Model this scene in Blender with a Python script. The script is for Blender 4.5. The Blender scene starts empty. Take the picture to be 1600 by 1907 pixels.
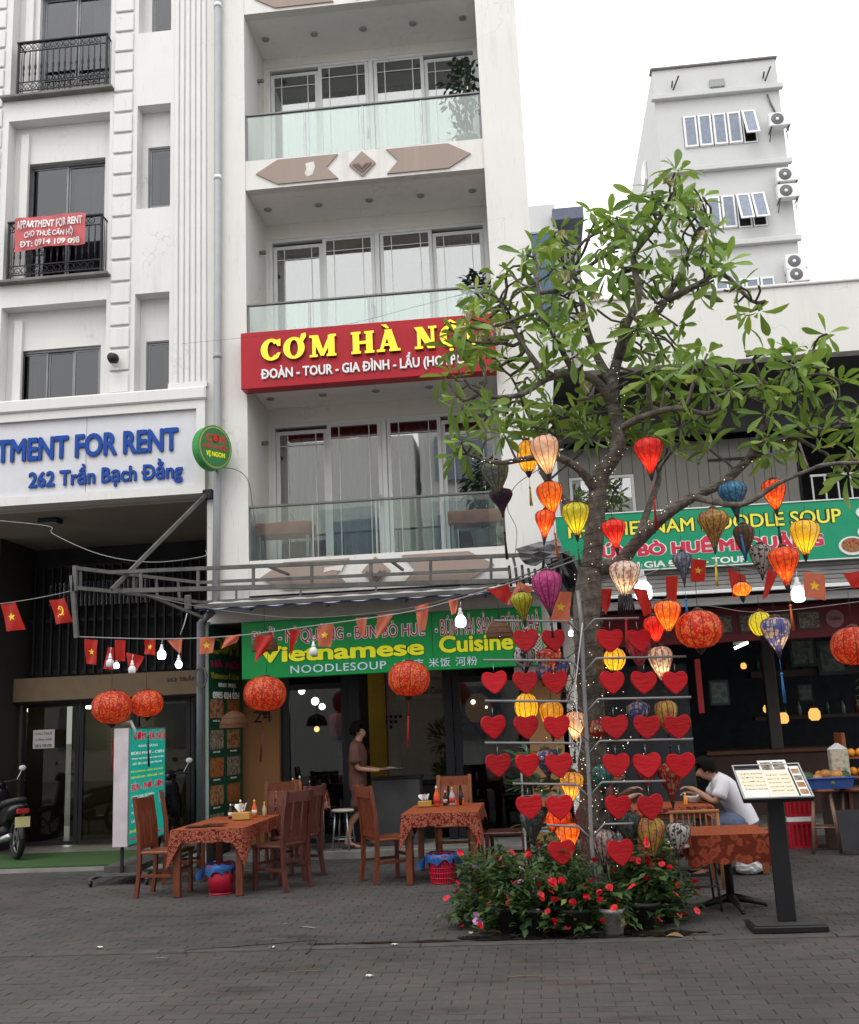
import bpy, bmesh, math, random
import numpy as np
from mathutils import Vector, Matrix, Euler, Quaternion
random.seed(7); np.random.seed(7)
SC = bpy.context.scene
COL = SC.collection
R = math.radians
# ---------------------------------------------------------------- camera
FPX, PITCH, ROLL, YAW, EYE = 1950.0, R(11.5), R(-2.54), R(5.5), 1.6
cf = Vector((-math.sin(YAW)*math.cos(PITCH), math.cos(YAW)*math.cos(PITCH), math.sin(PITCH)))
cx0 = Vector((math.cos(YAW), math.sin(YAW), 0)); cu0 = cx0.cross(cf)
cx = cx0*math.cos(ROLL) + cu0*math.sin(ROLL); cu = cu0*math.cos(ROLL) - cx0*math.sin(ROLL)
cam_d = bpy.data.cameras.new('camera'); cam = bpy.data.objects.new('camera', cam_d); COL.objects.link(cam)
cam.matrix_world = Matrix.Translation((0, 0, EYE)) @ Matrix((cx, cu, -cf)).transposed().to_4x4()
cam_d.sensor_fit = 'HORIZONTAL'; cam_d.sensor_width = 36; cam_d.lens = 36*FPX/1600
cam_d.clip_end = 2000; cam_d.clip_start = 0.05
SC.camera = cam
# ---------------------------------------------------------------- overcast sky
SUN_EL, SUN_AZ = R(58), R(200)
world = bpy.data.worlds.new('World'); SC.world = world; world.use_nodes = True
wn = world.node_tree; wn.nodes.clear()
wo = wn.nodes.new('ShaderNodeOutputWorld'); wb = wn.nodes.new('ShaderNodeBackground')
sky = wn.nodes.new('ShaderNodeTexSky'); sky.sky_type = 'NISHITA'; sky.sun_disc = False
sky.sun_elevation = SUN_EL; sky.sun_rotation = SUN_AZ; sky.dust_density = 4; sky.air_density = 1.5; sky.ozone_density = 1
hs = wn.nodes.new('ShaderNodeHueSaturation'); hs.inputs['Saturation'].default_value = 0.06
mxs = wn.nodes.new('ShaderNodeMixRGB'); mxs.inputs[0].default_value = 0.7; mxs.inputs[2].default_value = (15.8, 15.75, 15.7, 1)
wn.links.new(sky.outputs[0], hs.inputs['Color']); wn.links.new(hs.outputs[0], mxs.inputs[1])
wn.links.new(mxs.outputs[0], wb.inputs[0]); wn.links.new(wb.outputs[0], wo.inputs[0])
wb.inputs[1].default_value = 0.145
sun_d = bpy.data.lights.new('sun', 'SUN'); sun_d.energy = 0.8; sun_d.angle = R(25); sun_d.color = (1, .97, .93)
sun = bpy.data.objects.new('sun', sun_d); COL.objects.link(sun)
sdir = Vector((math.sin(SUN_AZ)*math.cos(SUN_EL), math.cos(SUN_AZ)*math.cos(SUN_EL), math.sin(SUN_EL)))
sun.rotation_euler = sdir.to_track_quat('Z', 'Y').to_euler(); sun.location = (0, 0, 30)
SC.view_settings.view_transform = 'Standard'; SC.view_settings.look = 'None'
SC.view_settings.exposure = 0.1; SC.view_settings.gamma = 1; SC.view_settings.use_curve_mapping = False
SC.render.engine = 'CYCLES'
try:
    SC.cycles.use_denoising = True; SC.cycles.max_bounces = 8; SC.cycles.transparent_max_bounces = 16
    SC.cycles.diffuse_bounces = 4; SC.cycles.sample_clamp_indirect = 6; SC.cycles.caustics_reflective = False; SC.cycles.caustics_refractive = False
except Exception: pass

# ---------------------------------------------------------------- measuring from the photograph (true depths)
def ray(a, b): return cf + cx*((a-800)/FPX) - cu*((b-953.5)/FPX)
CAM = Vector((0, 0, EYE))
def P(a, b, Y):
    d = ray(a, b); return CAM + d*(Y/d.y)
def G(a, b, Z=0.0):
    d = ray(a, b); return CAM + d*((Z-EYE)/d.z)
def mpp(Y): return Y/FPX*1.0      # metres per photo pixel at depth Y

# ---------------------------------------------------------------- materials
def node_mat(name):
    m = bpy.data.materials.new(name); m.use_nodes = True
    nt = m.node_tree; b = nt.nodes['Principled BSDF']
    return m, nt, b
def ramp(nt, fac, stops):
    r = nt.nodes.new('ShaderNodeValToRGB'); nt.links.new(fac, r.inputs[0])
    e = r.color_ramp.elements
    while len(e) < len(stops): e.new(0.5)
    for i, (p, c) in enumerate(stops):
        e[i].position = p; e[i].color = (*c[:3], 1) if len(c) >= 3 else (c[0], c[0], c[0], 1)
    return r.outputs[0]
def coords(nt, kind='Object', scale=(1, 1, 1)):
    t = nt.nodes.new('ShaderNodeTexCoord'); mp = nt.nodes.new('ShaderNodeMapping'); mp.inputs['Scale'].default_value = scale
    if kind == 'World':
        g = nt.nodes.new('ShaderNodeNewGeometry'); nt.links.new(g.outputs['Position'], mp.inputs[0])
    else: nt.links.new(t.outputs[kind], mp.inputs[0])
    return mp.outputs[0]
def noise(nt, vec, scale, detail=4, rough=.55):
    n = nt.nodes.new('ShaderNodeTexNoise'); n.inputs['Scale'].default_value = scale; n.inputs['Detail'].default_value = detail
    n.inputs['Roughness'].default_value = rough
    nt.links.new(vec, n.inputs['Vector']); return n.outputs['Fac']
def mixc(nt, fac, a, b, mode='MIX'):
    m = nt.nodes.new('ShaderNodeMixRGB'); m.blend_type = mode
    for i, v in ((0, fac), (1, a), (2, b)):
        if isinstance(v, (int, float)): m.inputs[i].default_value = v if i == 0 else (v, v, v, 1)
        elif isinstance(v, tuple): m.inputs[i].default_value = (*v[:3], 1)
        else: nt.links.new(v, m.inputs[i])
    return m.outputs[0]
def bump(nt, b, h, strength=.3, dist=.01):
    n = nt.nodes.new('ShaderNodeBump'); n.inputs['Strength'].default_value = strength; n.inputs['Distance'].default_value = dist
    nt.links.new(h, n.inputs['Height']); nt.links.new(n.outputs[0], b.inputs['Normal'])
MC = {}
def mat(name, col, rough=.6, metal=0, var=.12, scale=6, bmp=.0, bscale=40, spec=.5, coord='World', emis=None, estr=0):
    """painted / plain surface with gentle mottling"""
    if name in MC: return MC[name]
    m, nt, b = node_mat(name); v = coords(nt, coord)
    n = noise(nt, v, scale)
    lo = tuple(c*(1-var) for c in col); hi = tuple(min(1, c*(1+var)) for c in col)
    nt.links.new(ramp(nt, n, [(.3, lo), (.7, hi)]), b.inputs['Base Color'])
    b.inputs['Roughness'].default_value = rough; b.inputs['Metallic'].default_value = metal
    b.inputs['Specular IOR Level'].default_value = spec*.6
    if bmp: bump(nt, b, noise(nt, v, bscale, 3), bmp, .004)
    if emis:
        b.inputs['Emission Color'].default_value = (*emis, 1); b.inputs['Emission Strength'].default_value = estr
    MC[name] = m; return m
def wall_mat(name, col, dirt=(.42, .40, .36), amount=.25, bmp=.15):
    """render / plaster: faint rain streaks, blotches and hair cracks"""
    if name in MC: return MC[name]
    m, nt, b = node_mat(name)
    v = coords(nt, 'World'); vs = coords(nt, 'World', (5, 5, .35))
    streak = ramp(nt, noise(nt, vs, 1.6, 5, .6), [(.50, (0, 0, 0)), (.78, (1, 1, 1))])
    blot = ramp(nt, noise(nt, v, .7, 5, .6), [(.4, (0, 0, 0)), (.75, (1, 1, 1))])
    f = mixc(nt, 1.0, streak, blot, 'MULTIPLY')
    base = ramp(nt, noise(nt, v, 2.2, 4), [(.3, tuple(c*.955 for c in col)), (.7, col)])
    amt = nt.nodes.new('ShaderNodeMath'); amt.operation = 'MULTIPLY'; amt.inputs[1].default_value = amount
    nt.links.new(f, amt.inputs[0])
    c = mixc(nt, amt.outputs[0], base, dirt)
    fine = ramp(nt, noise(nt, vs, 9, 3), [(.62, (0, 0, 0)), (.8, (.18*amount*4, .18*amount*4, .18*amount*4))])
    c = mixc(nt, fine, c, dirt)
    vo = nt.nodes.new('ShaderNodeTexVoronoi'); vo.feature = 'DISTANCE_TO_EDGE'; vo.inputs['Scale'].default_value = .8
    wv = nt.nodes.new('ShaderNodeVectorMath'); wv.operation = 'ADD'; nn_ = nt.nodes.new('ShaderNodeTexNoise'); nn_.inputs['Scale'].default_value = 2.5; nt.links.new(v, nn_.inputs['Vector'])
    nt.links.new(v, wv.inputs[0]); nt.links.new(nn_.outputs['Color'], wv.inputs[1]); nt.links.new(wv.outputs[0], vo.inputs['Vector'])
    cr = ramp(nt, vo.outputs['Distance'], [(0, (1, 1, 1)), (.006, (0, 0, 0))]); ms_ = ramp(nt, noise(nt, v, .9, 2), [(.52, (0, 0, 0)), (.62, (.30, .30, .30))])
    c = mixc(nt, mixc(nt, 1, cr, ms_, 'MULTIPLY'), c, (.2, .19, .18))
    nt.links.new(c, b.inputs['Base Color']); b.inputs['Roughness'].default_value = .85
    b.inputs['Specular IOR Level'].default_value = .25
    bump(nt, b, noise(nt, v, 60, 3), bmp, .003)
    MC[name] = m; return m
def wood_mat(name, col, gloss=.35):
    if name in MC: return MC[name]
    m, nt, b = node_mat(name); v = coords(nt, 'Object', (9, 9, 1.2))
    n = noise(nt, v, 4, 6, .65)
    nt.links.new(ramp(nt, n, [(.3, tuple(c*.5 for c in col)), (.5, col), (.72, tuple(min(1, c*1.35) for c in col))]), b.inputs['Base Color'])
    b.inputs['Roughness'].default_value = gloss; bump(nt, b, n, .15, .003)
    MC[name] = m; return m
def glass_mat(name, tint=(.8, .86, .84), refl=.16, rough=.01):
    if name in MC: return MC[name]
    m = bpy.data.materials.new(name); m.use_nodes = True; nt = m.node_tree; nt.nodes.clear()
    o = nt.nodes.new('ShaderNodeOutputMaterial'); mx = nt.nodes.new('ShaderNodeMixShader')
    tr = nt.nodes.new('ShaderNodeBsdfTransparent'); gl = nt.nodes.new('ShaderNodeBsdfGlossy'); fr = nt.nodes.new('ShaderNodeLayerWeight')
    tr.inputs[0].default_value = (*tint, 1); gl.inputs['Roughness'].default_value = rough; fr.inputs[0].default_value = .25
    ad = nt.nodes.new('ShaderNodeMath'); ad.operation = 'ADD'; ad.use_clamp = True; ad.inputs[1].default_value = refl
    v = coords(nt, 'World'); bn = nt.nodes.new('ShaderNodeBump'); bn.inputs['Strength'].default_value = .06; bn.inputs['Distance'].default_value = .01
    nt.links.new(noise(nt, v, 1.7, 2), bn.inputs['Height']); nt.links.new(bn.outputs[0], gl.inputs['Normal'])
    nt.links.new(fr.outputs['Fresnel'], ad.inputs[0]); nt.links.new(ad.outputs[0], mx.inputs[0])
    nt.links.new(tr.outputs[0], mx.inputs[1]); nt.links.new(gl.outputs[0], mx.inputs[2]); nt.links.new(mx.outputs[0], o.inputs[0])
    MC[name] = m; return m
def emit_mat(name, col, s):
    if name in MC: return MC[name]
    m = bpy.data.materials.new(name); m.use_nodes = True; nt = m.node_tree; nt.nodes.clear()
    o = nt.nodes.new('ShaderNodeOutputMaterial'); e = nt.nodes.new('ShaderNodeEmission')
    e.inputs[0].default_value = (*col, 1); e.inputs[1].default_value = s; nt.links.new(e.outputs[0], o.inputs[0])
    MC[name] = m; return m

# ---------------------------------------------------------------- mesh builder
def wloc(o):
    v = Vector((0, 0, 0))
    while o is not None: v = v + o.location; o = o.parent
    return v
class MB:
    def __init__(s): s.v = []; s.f = []; s.m = []; s.mi = 0; s.sm = []; s.smooth = False
    def add(s, vs, fs):
        k = len(s.v); s.v += [tuple(v) for v in vs]
        for f in fs: s.f.append(tuple(i+k for i in f)); s.m.append(s.mi); s.sm.append(s.smooth)
        return s
    def box(s, x0, x1, y0, y1, z0, z1):
        if x0 > x1: x0, x1 = x1, x0
        if y0 > y1: y0, y1 = y1, y0
        if z0 > z1: z0, z1 = z1, z0
        return s.add([(x0, y0, z0), (x1, y0, z0), (x1, y1, z0), (x0, y1, z0), (x0, y0, z1), (x1, y0, z1), (x1, y1, z1), (x0, y1, z1)],
                     [(0, 3, 2, 1), (4, 5, 6, 7), (0, 1, 5, 4), (1, 2, 6, 5), (2, 3, 7, 6), (3, 0, 4, 7)])
    def bbox(s, x0, x1, y0, y1, z0, z1, b=.005):
        """box with chamfered vertical+top edges"""
        if x0 > x1: x0, x1 = x1, x0
        if y0 > y1: y0, y1 = y1, y0
        if z0 > z1: z0, z1 = z1, z0
        bm = bmesh.new(); bmesh.ops.create_cube(bm, size=1)
        for v in bm.verts: v.co = Vector((x0+(v.co.x+.5)*(x1-x0), y0+(v.co.y+.5)*(y1-y0), z0+(v.co.z+.5)*(z1-z0)))
        bmesh.ops.bevel(bm, geom=bm.edges[:], offset=b, segments=1, affect='EDGES')
        return s.frombm(bm)
    def frombm(s, bm, M=None):
        bm.verts.index_update()
        s.add([(M @ v.co) if M else v.co.copy() for v in bm.verts], [tuple(v.index for v in f.verts) for f in bm.faces]); bm.free(); return s
    def obox(s, c, size, M=None, taper=1.0):
        """oriented box centred at c; M 3x3 rotation; taper scales the top"""
        sx, sy, sz = (k/2 for k in size); M = M or Matrix.Identity(3); c = Vector(c); vs = []
        for z, t in ((-sz, 1), (sz, taper)):
            for x, y in ((-sx, -sy), (sx, -sy), (sx, sy), (-sx, sy)): vs.append(c + M @ Vector((x*t, y*t, z)))
        return s.add(vs, [(0, 3, 2, 1), (4, 5, 6, 7), (0, 1, 5, 4), (1, 2, 6, 5), (2, 3, 7, 6), (3, 0, 4, 7)])
    def bar(s, a, b, w, h=None, up=(0, 0, 1)):
        """square bar from a to b"""
        a, b = Vector(a), Vector(b); h = h or w; d = (b-a)
        L = d.length
        if L < 1e-6: return s
        d.normalize(); up = Vector(up)
        if abs(d.dot(up)) > .99: up = Vector((0, 1, 0))
        x = d.cross(up).normalized(); y = x.cross(d).normalized()
        vs = [p + x*(i*w/2) + y*(j*h/2) for p in (a, b) for i, j in ((-1, -1), (1, -1), (1, 1), (-1, 1))]
        return s.add(vs, [(0, 1, 2, 3), (7, 6, 5, 4), (0, 4, 5, 1), (1, 5, 6, 2), (2, 6, 7, 3), (3, 7, 4, 0)])
    def tube(s, pts, r, n=8, cap=True):
        pts = [Vector(p) for p in pts]; rs = r if isinstance(r, (list, tuple)) else [r]*len(pts)
        k0 = len(s.v); vs = []; fs = []
        prev = None
        for i, p in enumerate(pts):
            d = (pts[min(i+1, len(pts)-1)] - pts[max(i-1, 0)])
            if d.length < 1e-9: d = Vector((0, 0, 1))
            d.normalize()
            if prev is None:
                u = Vector((0, 0, 1)) if abs(d.z) < .9 else Vector((1, 0, 0))
            else: u = prev
            x = (u - d*u.dot(d));
            if x.length < 1e-6: x = Vector((1, 0, 0)) - d*d.x
            x.normalize(); y = d.cross(x); prev = x
            for j in range(n):
                a = 2*math.pi*j/n; vs.append(p + (x*math.cos(a) + y*math.sin(a))*rs[i])
        for i in range(len(pts)-1):
            for j in range(n):
                a, b = i*n+j, i*n+(j+1) % n; fs.append((a, b, b+n, a+n))
        if cap: fs.append(tuple(range(n-1, -1, -1))); fs.append(tuple((len(pts)-1)*n+j for j in range(n)))
        sm = s.smooth; s.smooth = True; s.add(vs, fs); s.smooth = sm; return s
    def lathe(s, prof, n=16, c=(0, 0, 0), axis='Z', squash=1.0, lobes=0, lob=0):
        """prof [(r, h)...] bottom to top"""
        vs = []; fs = []
        for r, h in prof:
            for j in range(n):
                a = 2*math.pi*j/n; rr = r*(1 - lob*abs(math.cos(a*lobes/2))) if lobes else r
                q = (rr*math.cos(a), rr*math.sin(a)*squash, h)
                if axis == 'X': q = (q[2], q[0], q[1])
                if axis == 'Y': q = (q[0], q[2], q[1])
                vs.append((q[0]+c[0], q[1]+c[1], q[2]+c[2]))
        for i in range(len(prof)-1):
            for j in range(n):
                a, b = i*n+j, i*n+(j+1) % n; fs.append((a, b, b+n, a+n))
        fs.append(tuple(range(n-1, -1, -1))); fs.append(tuple((len(prof)-1)*n+j for j in range(n)))
        sm = s.smooth; s.smooth = True; s.add(vs, fs); s.smooth = sm; return s
    def ball(s, c, r, n=8, sx=1, sy=1, sz=1):
        k = max(4, n//2+1)
        prof = [(max(.001, math.sin(math.pi*i/k))*r, -math.cos(math.pi*i/k)*r*sz) for i in range(k+1)]
        k0 = len(s.v); s.lathe(prof, n, c)
        if sx != 1 or sy != 1:
            for i in range(k0, len(s.v)):
                v = s.v[i]; s.v[i] = (c[0]+(v[0]-c[0])*sx, c[1]+(v[1]-c[1])*sy, v[2])
        return s
    def prism(s, pts, y0, y1, holes=None):
        """polygon [(x,z)] extruded along Y (front y0)"""
        n = len(pts); vs = [(x, y0, z) for x, z in pts] + [(x, y1, z) for x, z in pts]
        area = sum(pts[i][0]*pts[(i+1) % n][1]-pts[(i+1) % n][0]*pts[i][1] for i in range(n))
        fr, bk = list(range(n)), list(range(2*n-1, n-1, -1))
        if area < 0: fr, bk = fr[::-1], bk[::-1]
        fs = [tuple(fr), tuple(bk)]
        for i in range(n):
            j = (i+1) % n; fs.append((i, i+n, j+n, j) if area > 0 else (i, j, j+n, i+n))
        return s.add(vs, fs)
    def quad(s, a, b, c, d): return s.add([a, b, c, d], [(0, 1, 2, 3)])
    def data(s, name, mats, off=None):
        me = bpy.data.meshes.new(name)
        if off is not None: vs = [(v[0]-off[0], v[1]-off[1], v[2]-off[2]) for v in s.v]
        else: vs = s.v
        me.from_pydata(vs, [], s.f)
        for m in (mats if isinstance(mats, (list, tuple)) else [mats]): me.materials.append(m)
        if any(s.m): me.polygons.foreach_set('material_index', s.m)
        if any(s.sm): me.polygons.foreach_set('use_smooth', s.sm)
        me.update(); return me
    def build(s, name, mats, parent=None, local=False, origin=None):
        """vertices are in world space unless local=True"""
        base = wloc(parent) if parent is not None else Vector((0, 0, 0))
        if local: o = bpy.data.objects.new(name, s.data(name, mats)); 
        else:
            if origin is None and parent is None and s.v:
                a = np.array(s.v); origin = ((a[:, 0].min()+a[:, 0].max())/2, (a[:, 1].min()+a[:, 1].max())/2, a[:, 2].min())
            org = Vector(origin) if origin is not None else base
            o = bpy.data.objects.new(name, s.data(name, mats, org)); o.location = org - base
        COL.objects.link(o); o.parent = parent
        return o
def tag(o, label=None, cat=None, group=None, kind=None):
    if label: o['label'] = label
    if cat: o['category'] = cat
    if group: o['group'] = group
    if kind: o['kind'] = kind
    return o
def thing(name, label, cat, loc=(0, 0, 0), rz=0, group=None):
    o = bpy.data.objects.new(name, None); COL.objects.link(o); o.empty_display_size = .1
    o.location = loc; o.rotation_euler = (0, 0, rz); return tag(o, label, cat, group)
KIDS = {}
def copy_tree(o, parent=None):
    c = o.copy(); COL.objects.link(c); c.parent = parent
    if parent is None and 'label' in c: pass
    for ch in [k for k in o.children]: copy_tree(ch, c)
    return c
def inst(me, name, parent, loc, rot=(0, 0, 0), scale=None):
    o = bpy.data.objects.new(name, me); COL.objects.link(o); o.parent = parent; o.location = loc; o.rotation_euler = rot
    if scale: o.scale = scale
    return o

# ---------------------------------------------------------------- lettering
_tc = {}
def text_data(s, bold=0.0, ext=0.0, res=2, spacing=1.0, shear=0):
    key = (s, bold, ext, res, spacing, shear)
    if key in _tc: return _tc[key]
    ex_ = max(0, bold); bold = 0
    cu_ = bpy.data.curves.new('t', 'FONT'); cu_.body = s.replace('Đ', 'Ð'); cu_.size = 1; cu_.offset = bold; cu_.extrude = ext; cu_.resolution_u = res
    cu_.space_character = spacing; cu_.shear = shear
    o = bpy.data.objects.new('t', cu_); COL.objects.link(o)
    dg = bpy.context.evaluated_depsgraph_get(); dg.update()
    me = bpy.data.meshes.new_from_object(o.evaluated_get(dg))
    V = np.array([v.co[:] for v in me.vertices]); Fc = [tuple(p.vertices) for p in me.polygons]
    bpy.data.objects.remove(o); bpy.data.curves.remove(cu_); bpy.data.meshes.remove(me)
    if ex_ > .002:   # embolden by overlaying shifted strokes
        Vs = [V]; F2 = list(Fc); n0 = len(V); kk = 6 if ex_ < .015 else 10
        for j in range(kk):
            a = 2*math.pi*(j+.5)/kk; Vs.append(V+np.array([math.cos(a)*ex_*1.15, math.sin(a)*ex_, -V[:, 2].mean()*0])*1.0 - np.array([0, 0, (j+1)*.02])*(V[:, 2:3] > 0)); F2 += [tuple(i+n0*(j+1) for i in f) for f in Fc]
        V = np.concatenate(Vs); Fc = F2
    _tc[key] = (V, Fc); return V, Fc
def text(name, s, m, parent, tl, br, y=None, bold=.02, depth=.004, spacing=1.0, split=False, axes=None, shear=0, fit='wh'):
    """letters filling the rectangle tl..br. (x,z) world corners on the plane Y=y facing -Y, or axes=(origin, ux, uz, normal) """
    V, Fc = text_data(s, bold, .5, 4 if len(s) < 28 else 2, spacing, shear)
    mn, mxx = V.min(0), V.max(0); W, Hh = mxx[0]-mn[0], mxx[1]-mn[1]
    w, h = br[0]-tl[0], tl[1]-br[1]
    if fit == 'w': h2 = Hh*w/W; 
    else: h2 = h
    u = (V[:, 0]-mn[0])/W*w; t = (V[:, 1]-mn[1])/Hh*h2; d = (V[:, 2]/max(1e-9, (mxx[2]-mn[2])) + .5)*depth
    if axes is None: Wv = np.stack([tl[0]+u, y-d, br[1]+t], 1)
    else:
        o_, ux, uz, nn = (np.array(a) for a in axes)
        Wv = o_ + np.outer(tl[0]+u, ux) + np.outer(br[1]+t, uz) + np.outer(d, nn)
    if not split:
        b = MB(); b.add([tuple(p) for p in Wv], Fc); return [b.build(name, m, parent)]
    # one object per letter: connected pieces whose x ranges overlap
    par = list(range(len(V)))
    def find(a):
        while par[a] != a: par[a] = par[par[a]]; a = par[a]
        return a
    for f in Fc:
        r0 = find(f[0])
        for q in f[1:]: par[find(q)] = r0
    comp = {}
    for i in range(len(V)): comp.setdefault(find(i), []).append(i)
    iv = sorted([(u[c].min(), u[c].max(), r_) for r_, c in ((k, np.array(v)) for k, v in comp.items())])
    groups = []
    for a, b_, r_ in iv:
        if groups and a < groups[-1][1] - .35*(b_-a) : groups[-1][1] = max(groups[-1][1], b_); groups[-1][2].append(r_)
        else: groups.append([a, b_, [r_]])
    g_of = {r_: gi for gi, g in enumerate(groups) for r_ in g[2]}
    outs = []
    fg = [[] for _ in groups]
    for f in Fc: fg[g_of[find(f[0])]].append(f)
    for gi, fs in enumerate(fg):
        ids = sorted({i for f in fs for i in f}); mp = {i: k for k, i in enumerate(ids)}
        b = MB(); b.add([tuple(Wv[i]) for i in ids], [tuple(mp[i] for i in f) for f in fs]); outs.append(b.build(name, m, parent))
    return outs
# ================================================================ shared materials
WHITE = wall_mat('white_render', (.67, .665, .65), amount=.6)
WHITE2 = wall_mat('white_render_warm', (.665, .655, .63), amount=.7, dirt=(.36, .33, .28))
WHITE3 = wall_mat('pale_grey_render', (.50, .503, .505), amount=.4, dirt=(.42, .42, .43))
CEIL = wall_mat('ceiling_paint', (.80, .79, .77), amount=.4, bmp=.05)
CREAM = wall_mat('cream_wall', (.68, .665, .61), amount=.3)
DARKWALL = wall_mat('dark_stone_wall', (.05, .047, .045), amount=.2, dirt=(.02, .02, .02))
BROWN = wall_mat('brown_relief_paint', (.31, .245, .21), amount=.3, dirt=(.45, .42, .4))
STEEL = mat('brushed_steel', (.36, .37, .38), .35, .8, .15)
DKSTEEL = mat('grey_rail_metal', (.16, .165, .17), .4, .6, .15)
GALV = mat('galvanised_tube', (.105, .105, .10), .55, .25, .3, 5, .2)
BLACK = mat('black_paint', (.012, .012, .013), .45)
BLACKM = mat('black_iron', (.022, .022, .026), .5, .3)
UPVC = mat('white_upvc', (.66, .67, .67), .3, var=.04)
ALU = mat('grey_aluminium', (.19, .20, .215), .4, .5, .1)
GLASS = glass_mat('window_glass', (.66, .70, .70), .30)
GLASSD = glass_mat('dark_window_glass', (.50, .52, .56), .06)
GLASSE = glass_mat('entrance_glass', (.45, .46, .43), .015)
GLASSG = glass_mat('balustrade_glass', (.86, .93, .89), .10)
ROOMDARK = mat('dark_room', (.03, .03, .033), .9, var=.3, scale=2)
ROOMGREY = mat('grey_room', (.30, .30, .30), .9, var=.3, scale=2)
PVCPIPE = mat('pipe_grey_pvc', (.30, .31, .33), .45, var=.06)  # plain grey PVC of the drainpipe and its lower collars
def curtain_mat(name, col, tr=.25):
    if name in MC: return MC[name]
    m, nt, b = node_mat(name); v = coords(nt, 'World', (26, 26, .4)); n = noise(nt, v, 1, 2)
    nt.links.new(ramp(nt, n, [(.25, tuple(c*.8 for c in col)), (.75, col)]), b.inputs['Base Color']); b.inputs['Roughness'].default_value = .95
    b.inputs['Specular IOR Level'].default_value = .1; MC[name] = m; return m
SHEER = curtain_mat('sheer_curtain', (.62, .64, .64)); MAUVE = curtain_mat('mauve_curtain', (.36, .25, .27)); GREYCUR = curtain_mat('grey_curtain', (.33, .34, .34))
PINKCUR = curtain_mat('wine_curtain', (.38, .12, .15))

def holed(mb, x0, x1, z0, z1, y0, y1, holes):
    """slab in the XZ plane, thickness y0..y1, rectangular openings (x0,x1,z0,z1)"""
    xs = sorted({x0, x1, *[h[0] for h in holes], *[h[1] for h in holes]}); zs = sorted({z0, z1, *[h[2] for h in holes], *[h[3] for h in holes]})
    xs = [x for x in xs if x0 <= x <= x1]; zs = [z for z in zs if z0 <= z <= z1]
    nx, nz = len(xs)-1, len(zs)-1
    def solid(i, j):
        if not (0 <= i < nx and 0 <= j < nz): return False
        cx_, cz = (xs[i]+xs[i+1])/2, (zs[j]+zs[j+1])/2
        return not any(h[0] < cx_ < h[1] and h[2] < cz < h[3] for h in holes)
    for i in range(nx):
        for j in range(nz):
            if not solid(i, j): continue
            a, b, c, d = xs[i], xs[i+1], zs[j], zs[j+1]
            mb.quad((a, y0, c), (b, y0, c), (b, y0, d), (a, y0, d)); mb.quad((b, y1, c), (a, y1, c), (a, y1, d), (b, y1, d))
            if not solid(i-1, j): mb.quad((a, y1, c), (a, y0, c), (a, y0, d), (a, y1, d))
            if not solid(i+1, j): mb.quad((b, y0, c), (b, y1, c), (b, y1, d), (b, y0, d))
            if not solid(i, j-1): mb.quad((a, y1, c), (b, y1, c), (b, y0, c), (a, y0, c))
            if not solid(i, j+1): mb.quad((a, y0, d), (b, y0, d), (b, y1, d), (a, y1, d))
    return mb
def ring(mb, x0, x1, z0, z1, y0, y1, w):
    return holed(mb, x0, x1, z0, z1, y0, y1, [(x0+w, x1-w, z0+w, z1-w)])
def drape(mb, x0, x1, z0, z1, y, folds=8, amp=.03, seed=0):
    rnd = random.Random(seed); n = folds*6; ph = [rnd.uniform(-.5, .5) for _ in range(4)]
    top = []; bot = []
    for i in range(n+1):
        t = i/n; x = x0+(x1-x0)*t; a = math.sin(t*folds*2*math.pi+ph[0])*amp + math.sin(t*folds*.63*2*math.pi+ph[1])*amp*.6
        top.append((x, y+a*.7, z1)); bot.append((x+math.sin(t*9+ph[2])*.01, y+a*1.1, z0))
    sm = mb.smooth; mb.smooth = True
    mb.add(top+bot, [(i, i+1, n+2+i, n+1+i) for i in range(n)]); mb.smooth = sm
    return mb
def xf(v, O, a):  # rotate about Z and shift
    c, s = math.cos(a), math.sin(a); return (O[0]+v[0]*c-v[1]*s, O[1]+v[0]*s+v[1]*c, O[2]+v[2])

# ================================================================ GROUND
m, nt, b = node_mat('paving_brick')
oi = nt.nodes.new('ShaderNodeObjectInfo'); at = nt.nodes.new('ShaderNodeAttribute'); at.attribute_name = 'rnd'
ad = nt.nodes.new('ShaderNodeMath'); ad.operation = 'ADD'; nt.links.new(at.outputs['Fac'], ad.inputs[0])
ml = nt.nodes.new('ShaderNodeMath'); ml.operation = 'MULTIPLY'; sb = nt.nodes.new('ShaderNodeAttribute'); sb.attribute_name = 'one'
s1 = nt.nodes.new('ShaderNodeMath'); s1.operation = 'SUBTRACT'; s1.inputs[0].default_value = 1; nt.links.new(sb.outputs['Fac'], s1.inputs[1])
nt.links.new(oi.outputs['Random'], ml.inputs[0]); nt.links.new(s1.outputs[0], ml.inputs[1]); nt.links.new(ml.outputs[0], ad.inputs[1])
v = coords(nt, 'World'); c1 = ramp(nt, ad.outputs[0], [(0, (.053, .0515, .0495)), (.35, (.057, .0545, .052)), (.7, (.060, .057, .054)), (.92, (.063, .0565, .0535)), (1, (.069, .0585, .055))])
pn = ramp(nt, noise(nt, v, .55, 5, .6), [(.25, (.66, .66, .68)), (.5, (1, 1, 1)), (.75, (1.42, 1.37, 1.31))])
c2 = mixc(nt, 1, c1, pn, 'MULTIPLY'); gr = ramp(nt, noise(nt, v, 90, 3, .7), [(.3, (.75, .75, .75)), (.7, (1.2, 1.2, 1.2))])
c3 = mixc(nt, 1, c2, gr, 'MULTIPLY')
stn = ramp(nt, noise(nt, coords(nt, 'World', (.7, 2.2, 1)), 1.6, 6, .65), [(.54, (1, 1, 1)), (.70, (.58, .56, .54))])
c4 = mixc(nt, 1, c3, stn, 'MULTIPLY')
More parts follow.
